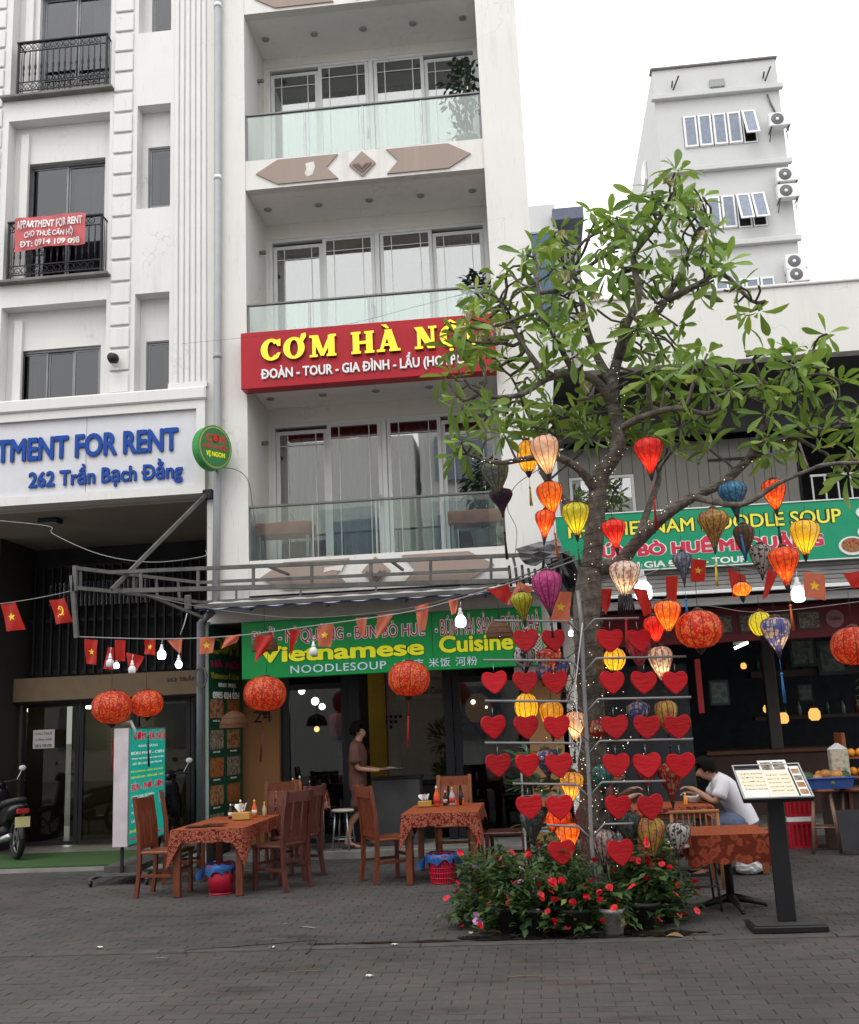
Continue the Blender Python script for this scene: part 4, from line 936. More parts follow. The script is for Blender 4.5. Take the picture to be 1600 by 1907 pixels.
for i, (px, py, w_, h_, Y) in enumerate(((1495, 1215, 44, 50, 16.9), (1550, 1225, 50, 60, 16.9), (1590, 1215, 40, 50, 16.9), (1500, 1290, 26, 30, 17.4), (1340, 1290, 34, 44, 15.38))):
    c = P(px, py, Y); k = Y/FPX; t = thing('wall_picture', 'dim framed picture %s inside the noodle shop' % ('at the upper left of the bar', 'large above the bar', 'upper right above the bar', 'small over the back shelf', 'on the slate partition')[i], 'picture', tuple(c), group='pictures inside the noodle shop')
    q = MB(); q.box(-w_*k/2, w_*k/2, 0, .02, -h_*k/2, h_*k/2); q.build('picture_frame', mat('dim_frame', (.03, .05, .045)), t, local=True); q = MB(); q.box(-w_*k*.4, w_*k*.4, -.004, -.001, -h_*k*.4, h_*k*.4); q.build('picture', food('dim_print', [(.02, .04, .04), (.05, .08, .07), (.10, .13, .11), (.04, .06, .05)], 9), t, local=True)
for i in range(14):
    x = 3.45+.11*i+random.uniform(-.02, .02); t = MB(); hh = random.uniform(.16, .28); t.lathe([(.035, 0), (.035, hh*.6), (.012, hh*.8), (.012, hh)], 8, (0, 0, 0)); o = t.build('bottle', mat(('bar_green', 'bar_brown', 'bar_clear')[i % 3], ((.03, .08, .04), (.10, .04, .015), (.22, .23, .2))[i % 3], .15), None, local=True); o.location = (x, 17.15, 1.501 if i % 2 else 2.201); tag(o, 'dim bar bottle on the %s back shelf of the noodle shop' % ('lower' if i % 2 else 'upper'), 'bottle', 'bottles on the %s back shelf' % ('lower' if i % 2 else 'upper'))
ct = thing('bar_counter', 'dark wooden bar counter deep inside the noodle shop', 'counter', (3.2, 15.8, .16))
q = MB(); q.bbox(2.3, 4.2, 15.6, 16.1, 1.0, 1.06, .01); q.build('top', mat('counter_wood', (.09, .04, .025), .4), ct); q = MB(); q.box(2.35, 4.15, 15.65, 16.05, .16, .999); q.build('body', mat('counter_body', (.05, .025, .02), .6), ct)
for i, (px, py, lb) in enumerate(((1385, 1240, 'tiny amber lamp highest inside the noodle shop'), (1428, 1320, 'small amber lamp beside the dark column'), (1459, 1337, 'woven amber lamp in the middle of the noodle shop'), (1517, 1330, 'larger woven amber lamp over the bar at the right'))):
    c = P(px, py, 16.0); t = thing('amber_lamp', lb, 'lamp', tuple(c), group='amber lamps in the noodle shop')
    k = (.5, .6, .9, 1.0)[i]; q = MB(); q.lathe([(.05*k, -.09*k), (.085*k, -.05*k), (.085*k, .03*k), (.05*k, .085*k)], 10); q.build('lamp_shade', emit_mat('amber_glow', (1, .50, .13), 1.15), t, local=True)
    q = MB(); q.tube([(0, 0, .085*k), (0, 0, .9)], .004, 4); q.build('cord', BLACK, t, local=True)
t = thing('tube_light', 'white fluorescent tube light fixed inside the noodle shop', 'lamp', tuple(P(1380, 1202, 15)))
q = MB(); q.tube([(-.09, 0, -.035), (.10, 0, .035)], .018, 8); q.build('tube', emit_mat('tube_white', (.9, 1, 1), 6), t, local=True); q = MB(); q.box(-.1, .1, .0, .03, .02, .06); q.build('housing', UPVC, t, local=True)

# ================================================================ FAR TOWER + FAR WHITE BUILDING
T = thing('distant_tower', 'tall narrow grey white block with casement windows behind the shops', 'building', (8.9, 40, 0))
q = MB(); TW = [(7.30, 10.25, 24.22, 25.68), (7.3, 10.25, 20.55, 22.02), (7.3, 10.25, 16.9, 18.4)]
holed(q, 6.28, 11.3, 6, 27.9, 40, 40.3, TW); q.build('wall', WHITE3, T)
q = MB(); q.box(6.281, 11.299, 40.301, 60, 6, 27.85); 
q = MB(); q.box(6.28, 6.6, 40.301, 58, 6, 27.9); q.box(10.98, 11.3, 40.301, 58, 6, 27.9); q.box(6.28, 11.3, 58, 58.3, 6, 27.9); q.build('side_wall', WHITE3, T)
q = MB(); q.box(6.6, 10.98, 40.3, 58, 27.3, 27.5); q.build('roof', WHITE3, T)
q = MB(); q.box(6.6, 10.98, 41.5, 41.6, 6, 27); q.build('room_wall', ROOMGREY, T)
for z in (26.45, 23.1, 19.75, 16.3): q = MB(); q.bbox(6.12, 11.42, 39.75, 39.999, z, z+.22, .02); q.build('ledge', WHITE3, T)
q = MB(); q.bbox(6.2, 11.36, 39.9, 40.4, 27.901, 28.0, .02); q.build('coping', CONC, T)
TGL = mat('tower_window_glass', (.20, .23, .29), .15, var=.15)
for r_, (x0, x1, z0, z1) in enumerate(TW):
    n = 5; wd = (x1-x0)/n
    for i in range(n):
        a = x0+i*wd+.02; b_ = a+wd-.04; op = (r_ == 0 and i == 4) or (r_ == 1 and i >= 3)
        f = MB(); ring(f, a, b_, z0+.01, z1-.01, 39.96, 40.06, .05); f = f.build('window', UPVC, T)
        s = MB(); ring(s, -wd/2+.03, wd/2-.03, -(z1-z0)+.08, 0, -.02, .03, .075); s = s.build('sash', UPVC, f, local=True); s.location = Vector(((a+b_)/2, 39.93, z1-.04))-wloc(f)
        p = MB(); p.box(-wd/2+.105, wd/2-.105, 0, .01, -(z1-z0)+.156, -.076); p.build('pane', TGL, s, local=True)
        if op: s.rotation_euler = (R(-22), 0, 0)
def ac(px, py, Y, lab, kind=0):
    c = P(px, py, Y); t = thing('air_conditioner', lab, 'air conditioner', (c.x, Y-.55, c.z-.3), group='air conditioners on the far tower')
    q = MB(); q.bbox(-.42, .42, -.02, .32, 0, .6, .03); bd = q.build('casing', UPVC, t, local=True)
    q = MB(); q.lathe([(.24, -.03), (.25, -.022)], 20, (-.1, -.0, .3), 'Y'); q.build('fan_guard', mat('fan_dark', (.12, .12, .13)), t, local=True)
    q = MB(); q.lathe([(.06, -.045), (.07, -.031)], 12, (-.1, 0, .3), 'Y'); q.build('fan_hub', UPVC, t, local=True)
    for x in (-.35, .33): q = MB(); q.bar((x, -.02, -.02), (x, .55, -.02), .04); q.bar((x, .05, -.04), (x, .55, -.35), .03); q.build('bracket', GALV, t, local=True)
ac(1447, 235, 40, 'single air conditioner beside the highest tower windows'); ac(1461, 337, 40, 'air conditioner above its twin beside the middle tower windows'); ac(1463, 367, 40, 'air conditioner below its twin beside the middle tower windows')
ac(1478, 497, 40, 'upper air conditioner beside the lowest tower windows'); ac(1482, 521, 40, 'lower air conditioner with a dark fan just above the white parapet')
for px, py in ((1258, 162), (1428, 145)):
    c = P(px, py, 40); t = MB(); t.bar((c.x-.15, 39.98, c.z), (c.x-.15, 39.7, c.z+.1), .05); t.bar((c.x-.15, 39.72, c.z-.3), (c.x+.12, 39.7, c.z+.3), .06); t.build('wall_bracket', BLACKM, T)
c = P(1335, 155, 40); t = MB(); t.bbox(c.x-.3, c.x+.3, 39.9, 39.99, c.z-.2, c.z+.15, .02); t.build('wall_plate', GREYCUR, T)
c = P(1428, 178, 40); d2 = P(1446, 218, 40); t = MB(); t.tube([(c.x, 39.9, c.z), (c.x+.1, 39.93, c.z-.4), (d2.x, 39.9, d2.z)], .04, 6); t.build('wall_pipe', GALV, T)
# side wall windows
for z in (25.2, 23.6): t = MB(); t.bbox(6.15, 6.275, 44, 45.2, z, z+.9, .02); t.build('side_window', UPVC, T)
U = thing('distant_white_building', 'pale building with dark blue glazing and a roof canopy beside the tree', 'building', (1.4, 30, 0))
q = MB(); q.box(-.5, 1.45, 30.1, 36, 5, 16.35); q.box(-.5, 1.40, 30.3, 36, 16.35, 17.3); q.build('wall', WHITE3, U)
q = MB(); q.box(.45, 1.28, 30.0, 30.09, 13.5, 16.2); q.build('glazing', mat('blue_glazing', (.06, .10, .18), .15), U); q = MB(); q.box(.4, 1.3, 29.97, 30.08, 16.2, 16.26); q.box(1.281, 1.34, 29.96, 30.09, 13, 16.2); q.build('glazing_frame', ALU, U)
q = MB(); q.bbox(1.30, 2.25, 29.9, 33, 16.55, 16.95, .02); q.build('roof_canopy', mat('dark_blue_grey', (.10, .11, .16), .5), U)
q = MB(); q.box(1.42, 2.1, 31, 36, 5, 16.2); q.build('rear_wall', mat('striped_wall', (.5, .5, .5), .8), U)
for i in range(4): q = MB(); q.box(1.55+i*.16, 1.62+i*.16, 30.95, 30.999, 15.2, 16.0); q.build('vent_slat', BLACKM, U)
# ================================================================ the street's other side, behind the camera
O = thing('opposite_building', 'plain white terrace across the street behind the viewer', 'building', (0, -9, 0))
q = MB(); q.box(-26, -4.2, -12, -9, 0, 12.5); q.box(-4.0, 2, -12, -9.2, 0, 15); q.box(2.2, 26, -12, -9, 0, 9.5); q.build('wall', WHITE2, O)
for x0 in range(-24, 24, 4):
    for z0 in (1.2, 4.4, 7.6, 10.6):
        top = 12.3 if x0 < -5 else (14.8 if x0 < 1 else 9.2)
        if z0+1.8 > top or x0 == -4 or x0 == 0: 
            if z0+1.8 > top: continue
        q = MB(); q.box(x0+.6, x0+2.6, -8.98, -8.9, z0, z0+1.7); q.build('window', TGL, O)
# ================================================================ AWNING FRAME
tr = thing('awning_frame', 'grey welded steel truss frame projecting over the tables', 'frame', (-2.5, 12.8, 3.2))
def gbar(name, a, b_, w=.05, m_=None, par=None): q = MB(); q.bar(a, b_, w); return q.build(name, m_ or GALV, par or tr)
YT = 12.3
A0, A1 = P(205, 1066, YT), P(1062, 1030, YT); B0, B1 = P(205, 1101, YT), P(1062, 1079, YT)
gbar('front_rail', A0, A1, .045); gbar('front_rail', B0, B1, .055)
for px in (265, 375, 480, 590, 700, 810, 920):
    t_ = (px-205)/857; a = A0.lerp(A1, t_); b_ = B0.lerp(B1, t_); gbar('truss_post', a, b_, .035)
# second truss on the wall side and end box on the left
C0, C1 = P(140, 1058, 12.0), P(140, 1095, 12.0)
Wl = P(370, 1085, 13.4); Wl2 = P(375, 1122, 13.4)
gbar('end_post', C0+Vector((0, 0, .03)), C1-Vector((0, 0, .04)), .05); gbar('end_rail', C0, A0, .045); gbar('end_rail', C1, B0, .045)
gbar('end_post', P(150, 1060, 12.05), P(150, 1096, 12.05), .03)
gbar('side_rail', P(205, 1066, 12.3), Wl, .04); gbar('side_rail', P(205, 1101, 12.3), Wl2, .04)
for t_ in (.25, .5, .75): gbar('truss_post', Vector(A0).lerp(Wl, t_), Vector(B0).lerp(Wl2, t_), .03)
gbar('wall_rail', Wl, P(950, 1060, 13.4), .04); gbar('wall_rail', Wl2, Wl2+Vector((3.9, 0, 0)), .04)
for px in (440, 560, 700, 860): gbar('truss_post', P(px, 1090, 13.4), P(px, 1118, 13.4), .025)
for t_ in (.35, .62, .88): a = A0.lerp(A1, t_); gbar('cross_beam', a, (a.x, 13.45, a.z+.05), .03)
gbar('drop_post', P(134, 1072, 12.0), P(143, 1188, 12.0), .05)
gbar('brace', P(383, 922, 13.42), P(208, 1098, 12.15), .045); gbar('brace', P(265, 1105, 12.3), P(378, 1150, 13.0), .035)
q = MB(); q.bbox(-4.36, -4.22, 13.40, 13.49, 4.72, 4.85, .01); q.build('wall_plate', BLACKM, tr)
sp = thing('side_post', 'grey steel post with an angled elbow at the left edge of the menu board', 'post', (-4.5, 13.2, 0))
q = MB(); q.tube([P(397, 1138, 13.2), P(374, 1160, 13.2), (P(374, 1160, 13.2).x, 13.2, 0.0)], .055, 10); q.build('tube', mat('post_grey', (.13, .135, .15), .5), sp)
wt = thing('wrapped_box', 'small grey cable box hanging from the frame above the flag string', 'cable box', tuple(P(350, 1120, 13.0)))
q = MB(); q.bbox(-.04, .04, -.03, .03, -.11, .08, .01); q.build('box', GALV, wt, local=True); q = MB(); q.tube([(0, 0, -.11), (-.05, .0, -.3), (-.1, 0, -.42)], .006, 4); q.build('cord', UPVC, wt, local=True)
# crumpled dark tarpaulin at the frame's right end
tp = thing('dark_tarpaulin', 'crumpled dark tarpaulin heaped at the right end of the steel frame', 'tarpaulin', tuple(P(1010, 1070, 12.0)))
rnd = random.Random(5)
def crumple(name, pts, Y, m_, amp=.10, seed=1, par=None):
    rnd = random.Random(seed); q = MB(); bm = bmesh.new(); vs = [bm.verts.new(P(a, b_, Y+rnd.uniform(-amp, amp))) for a, b_ in pts]; bm.faces.new(vs)
    bmesh.ops.triangulate(bm, faces=bm.faces[:]); bmesh.ops.subdivide_edges(bm, edges=bm.edges[:], cuts=3, use_grid_fill=True)
    for v_ in bm.verts: v_.co += Vector((rnd.gauss(0, .012), rnd.gauss(0, amp*.35), rnd.gauss(0, .012)))
    g2 = bmesh.ops.solidify(bm, geom=bm.faces[:], thickness=.012); q.frombm(bm); return q.build(name, m_, par)
crumple('grey_sheet', [(962, 1022), (1040, 1000), (1052, 1035), (1022, 1050), (975, 1052)], 12.1, mat('grey_tarp', (.12, .12, .125), .5, var=.4, scale=9), par=tp)
crumple('black_sheet', [(1018, 1048), (1050, 1030), (1085, 1045), (1100, 1100), (1090, 1140), (1050, 1110), (1030, 1080)], 12.0, mat('black_tarp', (.02, .02, .023), .4, var=.5, scale=9), par=tp, seed=2)
crumple('brown_sheet', [(1050, 1105), (1090, 1080), (1125, 1130), (1120, 1170), (1070, 1160)], 12.15, mat('brown_tarp', (.06, .048, .042), .6, var=.4, scale=9), par=tp, seed=3)
rp = MB()
for i in range(9): a = P(948+i*12, 1058+random.uniform(-6, 4), 12.05); b_ = P(952+i*12, 1092-i*1.5, 12.02); rp.tube([a, b_], .016, 6)
rp.build('rolled_hem', mat('black_tarp', (.02, .02, .023), .4), tp)

# ================================================================ PLUMERIA TREE
m, nt, b = node_mat('plumeria_bark'); v = coords(nt, 'World', (1, 1, .8)); n = noise(nt, v, 14, 6, .7)
nt.links.new(ramp(nt, n, [(.3, (.035, .029, .024)), (.5, (.10, .086, .072)), (.68, (.19, .17, .145))]), b.inputs['Base Color']); b.inputs['Roughness'].default_value = .9
bump(nt, b, noise(nt, coords(nt, 'World', (1, 1, 3)), 22, 5, .7), .8, .02); BARK = m
TREE = thing('plumeria_tree', 'tall branching frangipani tree hung with silk lanterns and yellow white blossom', 'tree', (.36, 8.75, 0))
def pp(L): return [P(a, b_, Y) for a, b_, Y in L]
trunk = pp([(1118, 1700, 8.8), (1112, 1600, 8.8), (1105, 1480, 8.78), (1102, 1350, 8.76), (1098, 1230, 8.76), (1092, 1150, 8.76), (1100, 1060, 8.76)])
trunk[0].z = -.05
limbs = {
 'L1': ([(1100, 1060, 8.76), (1108, 985, 8.75), (1112, 920, 8.74), (1122, 880, 8.72), (1146, 845, 8.7), (1152, 800, 8.7), (1142, 755, 8.72), (1141, 715, 8.75), (1150, 670, 8.8), (1170, 630, 8.85), (1215, 590, 8.9), (1240, 560, 8.9)], .088, .034),
 'L1b': ([(1142, 755, 8.72), (1112, 712, 8.6), (1070, 695, 8.5), (1020, 705, 8.4), (970, 735, 8.3), (910, 740, 8.2)], .045, .018),
 'L1c': ([(1112, 920, 8.74), (1080, 875, 8.6), (1030, 850, 8.5), (975, 855, 8.4), (925, 862, 8.3), (870, 845, 8.25)], .045, .014),
 'L2': ([(1100, 1060, 8.76), (1150, 1050, 8.7), (1185, 1010, 8.6), (1232, 965, 8.5), (1290, 925, 8.45), (1345, 900, 8.5), (1395, 855, 8.55), (1425, 830, 8.6), (1480, 815, 8.7), (1545, 800, 8.8)], .07, .018),
 'L2b': ([(1395, 855, 8.55), (1415, 810, 8.5), (1432, 770, 8.45), (1432, 735, 8.4), (1470, 700, 8.4)], .035, .014),
 'L2c': ([(1185, 1010, 8.6), (1210, 940, 8.9), (1228, 880, 9.1), (1200, 830, 9.2), (1230, 790, 9.3)], .035, .014),
 'L2d': ([(1290, 925, 8.45), (1380, 940, 8.2), (1450, 900, 8.1), (1520, 870, 8.0)], .03, .012),
 'L3': ([(1141, 715, 8.75), (1110, 660, 8.9), (1090, 600, 9.0), (1080, 540, 9.05), (1060, 490, 9.1)], .045, .016),
 'L4': ([(1150, 670, 8.8), (1165, 610, 8.6), (1190, 550, 8.5), (1180, 480, 8.45), (1215, 430, 8.4), (1250, 370, 8.4)], .045, .016),
 'L5': ([(1240, 560, 8.9), (1300, 530, 8.95), (1345, 510, 9.0), (1400, 560, 8.9), (1425, 560, 8.9)], .035, .012),
 'L5b': ([(1215, 590, 8.9), (1262, 520, 9.1), (1290, 455, 9.2), (1320, 410, 9.2)], .035, .014),
 'L6': ([(1152, 800, 8.7), (1200, 775, 8.5), (1260, 760, 8.35), (1320, 770, 8.3), (1360, 745, 8.2)], .035, .014),
 'L7': ([(1108, 985, 8.75), (1060, 940, 9.1), (1010, 880, 9.3), (1000, 800, 9.4), (970, 740, 9.45)], .04, .015),
 'L8': ([(1020, 705, 8.4), (980, 650, 8.5), (950, 600, 8.6), (930, 560, 8.7)], .03, .012),
 'L9': ([(1070, 695, 8.5), (1040, 640, 8.3), (1010, 580, 8.2), (1000, 520, 8.2)], .03, .012),
}
def smoothpts(pts, rs, k=3):
    out = []; ro = []
    n = len(pts)
    for i in range(n-1):
        p0, p1, p2, p3 = pts[max(i-1, 0)], pts[i], pts[i+1], pts[min(i+2, n-1)]
        for j in range(k):
            t = j/k; out.append(.5*((2*p1)+(p2-p0)*t+(2*p0-5*p1+4*p2-p3)*t*t+(3*p1-p0-3*p2+p3)*t**3)); ro.append(rs[i]+(rs[i+1]-rs[i])*t)
    out.append(pts[-1]); ro.append(rs[-1]); return out, ro
tw = MB(); rs = [.145, .125, .115, .112, .115, .112, .105]
tp_, tr_ = smoothpts(trunk, rs, 5); rnd = random.Random(9); tr_ = [r_*rnd.uniform(.93, 1.07) for r_ in tr_]
tw.tube(tp_, tr_, 16); tw.build('trunk', BARK, TREE)
seeds = []
for k, (L, r0, r1) in limbs.items():
    pts = pp(L); rs = [r0+(r1-r0)*(i/(len(pts)-1))**.8 for i in range(len(pts))]; a, r_ = smoothpts(pts, rs, 4)
    q = MB(); q.tube(a, [x*random.uniform(.95, 1.06) for x in r_], 9); q.build('limb', BARK, TREE)
    seeds += a[2:]
# crown growth by space colonisation towards attractors inside the crown's clumps
clumps = [(1255, 345, 34, 8.4), (1205, 400, 62, 8.4), (1290, 405, 60, 9.0), (1135, 440, 55, 8.9), (1060, 470, 60, 9.0), (1000, 500, 45, 8.5),
 (960, 540, 62, 8.5), (915, 570, 50, 8.6), (1060, 560, 80, 8.7), (1180, 500, 60, 8.6), (1290, 490, 60, 9.0), (1340, 535, 45, 8.9), (1405, 560, 28, 8.9),
 (885, 640, 55, 8.3), (850, 715, 42, 8.2), (950, 660, 75, 8.6), (1050, 650, 60, 8.3), (905, 775, 52, 8.3), (860, 840, 28, 8.2), (985, 775, 70, 9.2),
 (1180, 620, 50, 8.7), (1250, 640, 45, 8.8), (1310, 700, 52, 8.3), (1385, 725, 66, 8.3), (1465, 700, 62, 8.4), (1535, 735, 62, 8.6), (1600, 790, 55, 8.7),
 (1510, 805, 45, 8.6), (1440, 830, 26, 8.4), (1580, 870, 30, 8.4), (1220, 720, 60, 8.6), (1285, 810, 45, 8.6), (1180, 800, 40, 8.9), (1080, 790, 60, 9.1), (1520, 640, 20, 8.4)]
rs_ = np.random.RandomState(11); att = []
for (a, b_, r_, Y) in clumps:
    for _ in range(int(5+r_*.62)):
        d = rs_.normal(size=3); d /= np.linalg.norm(d); d *= rs_.rand()**.4; c = P(a, b_, Y); m_ = r_*Y/FPX
        att.append((c.x+d[0]*m_, c.y+d[1]*max(m_, .3)*1.3, c.z+d[2]*m_))
att = np.array(att); nodes = [np.array(s) for s in seeds]; parent = [-1]*len(nodes); N0 = len(nodes)
STEP = .085
for it in range(60):
    if not len(att): break
    NA = np.array(nodes); d = np.linalg.norm(att[:, None]-NA[None], axis=2); ni = d.argmin(1); dm = d.min(1)
    keep = dm > .115; 
    grow = {}
    for k in np.where((dm < 1.6) & keep)[0]: grow.setdefault(ni[k], []).append(att[k]-NA[ni[k]])
    att = att[keep]
    if not grow: break
    for i, ds in grow.items():
        g_ = sum(x/np.linalg.norm(x) for x in ds); g_ = g_/max(1e-6, np.linalg.norm(g_)); g_ = g_ + rs_.normal(size=3)*.16 + np.array([0, 0, .10]); g_ /= np.linalg.norm(g_)
        p = NA[i]+g_*STEP
        if np.linalg.norm(NA-p, axis=1).min() > STEP*.45: nodes.append(p); parent.append(i)
child = [0]*len(nodes); rad = [0.0]*len(nodes)
for i in range(N0, len(nodes)): child[parent[i]] += 1
for i in range(len(nodes)-1, N0-1, -1):
    if child[i] == 0: rad[i] = .0105**2.2
    p = parent[i]
    if p >= N0: rad[p] += rad[i]
rad = [min(.032, max(.0095, (r_**(1/2.2)) if r_ > 0 else .0105)) for r_ in rad]
# chains
q = MB(); starts = [i for i in range(N0, len(nodes)) if parent[i] < N0 or child[parent[i]] > 1]
kids = {}
for i in range(N0, len(nodes)): kids.setdefault(parent[i], []).append(i)
for s_ in starts:
    ch = [s_]
    while len(kids.get(ch[-1], [])) == 1: ch.append(kids[ch[-1]][0])
    pts = [Vector(nodes[parent[s_]])]+[Vector(nodes[i]) for i in ch]; rr = [rad[s_]]+[rad[i] for i in ch]
    if len(pts) > 3: pts = [pts[0]]+[(pts[i-1]+pts[i]*2+pts[i+1])/4 for i in range(1, len(pts)-1)]+[pts[-1]]
    q.tube(pts, rr, 5)
tag(q.build('branches', BARK, TREE), kind='stuff')
tips = [i for i in range(N0, len(nodes)) if child[i] == 0]
print('TREE nodes', len(nodes), 'tips', len(tips))
# leaves
def leaf_mat(name, a, b_, c_):
    m, nt, b = node_mat(name); oi = nt.nodes.new('ShaderNodeObjectInfo'); at = nt.nodes.new('ShaderNodeAttribute'); at.attribute_name = 'rnd'
    v = coords(nt, 'World'); n = noise(nt, v, 7, 2)
    ad = nt.nodes.new('ShaderNodeMath'); ad.operation = 'ADD'; ad2 = nt.nodes.new('ShaderNodeMath'); ad2.operation = 'FRACT'
    nt.links.new(oi.outputs['Random'], ad.inputs[0]); nt.links.new(at.outputs['Fac'], ad.inputs[1]); nt.links.new(ad.outputs[0], ad2.inputs[0])
    f = mixc(nt, .25, ad2.outputs[0], n); col = ramp(nt, f, [(.12, a), (.5, b_), (.82, c_), (.93, (.34, .33, .05))])
    nt.links.new(col, b.inputs['Base Color']); b.inputs['Roughness'].default_value = .42; b.inputs['Specular IOR Level'].default_value = .45
    tl = nt.nodes.new('ShaderNodeBsdfTranslucent'); nt.links.new(mixc(nt, .5, col, (.16, .24, .03)), tl.inputs[0]); mx = nt.nodes.new('ShaderNodeMixShader'); mx.inputs[0].default_value = .42
    out = nt.nodes['Material Output']; nt.links.new(b.outputs[0], mx.inputs[1]); nt.links.new(tl.outputs[0], mx.inputs[2]); nt.links.new(mx.outputs[0], out.inputs[0])
    MC[name] = m; return m
LEAFM = leaf_mat('plumeria_leaf', (.085, .165, .030), (.175, .29, .050), (.29, .42, .075))
rnd = random.Random(21); protos = []
for k in range(10):
    lq = MB(); leaf(lq, Vector((0, 0, 0)), Vector((1, 0, 0)), 1.0, (.29, .25, .33, .27, .22, .31, .28, .24, .30, .26)[k], random.Random(k), segs=5, fold=(.2, .5, .3, .9, .15, .6, .4, 1.2, .25, .7)[k], bend=(.05, .3, .55, .9, -.15, .4, 1.2, .2, .7, -.05)[k])
    # settle the roll so that the blade faces +Z
    protos.append((lq, lq.data('leaf', LEAFM)))
items = []
for i in tips:
    p = Vector(nodes[i]); par = Vector(nodes[parent[i]]); up = ((p-par).normalized()+Vector((0, 0, .5))).normalized()
    a0_ = rnd.uniform(0, 6.28); nl = rnd.choice((4, 5, 6, 7, 8)) if rnd.random() > (.08 if p.z > 4.3 else .12) else rnd.choice((0, 0, 2)); X = up.orthogonal().normalized(); Yv = up.cross(X)
    for j in range(nl):
        az = a0_+j*2.4; el = rnd.uniform(-.25, 1.0)-(.5 if rnd.random() < .15 else 0)
        d = (X*math.cos(az)+Yv*math.sin(az))*math.cos(el)+up*math.sin(el); d.z -= .08; d.normalize()
        zl = d; yl = up.cross(zl);
        if yl.length < .1: yl = Vector((0, 1, 0)).cross(zl)
        yl.normalize(); nl_ = zl.cross(yl).normalized(); tw_ = rnd.uniform(-.5, .5)
        M3 = Matrix((zl, yl*math.cos(tw_)+nl_*math.sin(tw_), nl_*math.cos(tw_)-yl*math.sin(tw_))).transposed()
        items.append((p+d*.02, M3, rnd.uniform(.12, .255)*(1.0 if el > -.2 else 1.05), rnd.randrange(10)))
items.sort(key=lambda t: (t[0]-CAM).length)
bulk = MB(); vals = []; tb_ = TREE.location
for k, (p, M3, L, kk) in enumerate(items):
    M = Matrix.Translation(p) @ M3.to_4x4() @ Matrix.Scale(L, 4)
    if k < 300:
        o = bpy.data.objects.new('leaf', protos[kk][1]); COL.objects.link(o); o.parent = TREE; o.matrix_local = Matrix.Translation(-tb_) @ M
    else:
        bulk.smooth = True; bulk.add([M @ Vector(x) for x in protos[kk][0].v], protos[kk][0].f); vals += [rnd.random()]*len(protos[kk][0].f)
lf = bulk.build('foliage', LEAFM, TREE); tag(lf, kind='stuff'); at_ = lf.data.attributes.new('rnd', 'FLOAT', 'FACE'); at_.data.foreach_set('value', vals)
# blossom clusters
PET = mat('plumeria_petal', (.72, .66, .40), .6, var=.15, scale=20); fl_me = []
for k in range(3):
    q = MB(); r2 = random.Random(k)
    for f_ in range(5):
        c = Vector((r2.uniform(-.04, .04), r2.uniform(-.04, .04), r2.uniform(0, .05))); a0_ = r2.uniform(0, 6)
        for j in range(5): a = a0_+j*1.256; leaf(q, c, Vector((math.cos(a), math.sin(a), .35)).normalized(), .038, .024, r2, 5, .1, .2)
        q.tube([(0, 0, -.04), c], .004, 4)
    fl_me.append(q.data('blossom', PET))
fx = [(1063, 450), (1020, 455), (1055, 525), (1130, 575), (1140, 580), (1252, 360), (1310, 370), (1335, 415), (1010, 720), (1105, 715), (920, 615), (870, 625), (900, 650), (1080, 575), (1405, 530), (1300, 345)]
for a, b_ in fx:
    c = P(a, b_, 8.3); j = min(tips, key=lambda i: (nodes[i][0]-c.x)**2+(nodes[i][2]-c.z)**2); p = Vector(nodes[j])
    inst(fl_me[len(fl_me) and (a % 3)], 'blossom', TREE, (p.x-tb_.x, p.y-.05-tb_.y, p.z+.06-tb_.z), (random.uniform(-.5, .5), random.uniform(-.5, .5), 0))
# fairy lights wound round trunk and limbs
FLM = emit_mat('fairy_light', (1, .86, .6), 2.5)
fy = thing('fairy_lights', 'string of tiny warm fairy lights wound round the frangipani trunk', 'string lights', (.4, 8.7, 2.8))
q = MB(); w_ = MB(); rnd = random.Random(4)
paths = [(tp_, .15)] + [(smoothpts(pp(limbs[k][0]), [0]*len(limbs[k][0]), 5)[0], limbs[k][1]) for k in ('L1', 'L2', 'L1c', 'L7')]
for pts, r0 in paths:
    prev = None; n = len(pts)*7; seq = []
    for i in range(n):
        t = i/n*(len(pts)-1); k = int(t); c = pts[k].lerp(pts[min(k+1, len(pts)-1)], t-k); a = i*.55; rr = r0*(1.06-.5*(i/n if pts is not tp_ else .25*i/n))+.004
        pos = c+Vector((math.cos(a)*rr, math.sin(a)*rr, 0)); seq.append(pos)
        if rnd.random() < .20: q.ball(pos+Vector((rnd.uniform(-.03, .03), -.012, rnd.uniform(-.03, .03))), rnd.uniform(.002, .0038), 5)
    w_.tube(seq, .0025, 3, False)
tag(q.build('light_points', FLM, fy), kind='stuff'); w_.build('wire', BLACK, fy)
q = MB()
for s_, (a, b_) in enumerate(((1105, 1270), (1125, 1350), (1075, 1440), (1130, 1420), (1110, 1500))):
    for i in range(26): p = P(a+rnd.gauss(0, 34), b_+rnd.gauss(0, 34), 8.55+rnd.uniform(-.05, .1)); q.ball(p, rnd.uniform(.002, .004), 4)
tag(q.build('loose_light_points', FLM, fy), kind='stuff')
# tangled vine skirt of wires on the lower trunk
q = MB()
for i in range(46):
    a = rnd.uniform(0, 6.28); z = rnd.uniform(.9, 2.3); pts = []
    for k in range(6): a += rnd.uniform(-.7, .7); z -= rnd.uniform(0, .16); r_ = .14+rnd.uniform(0, .16)*(1 if k > 1 else .3); pts.append((.36+.02+r_*math.cos(a), 8.76+r_*math.sin(a), z))
    q.tube(pts, .004, 3, False)
q.build('twined_wire', mat('dark_twine', (.05, .04, .035), .8), fy)
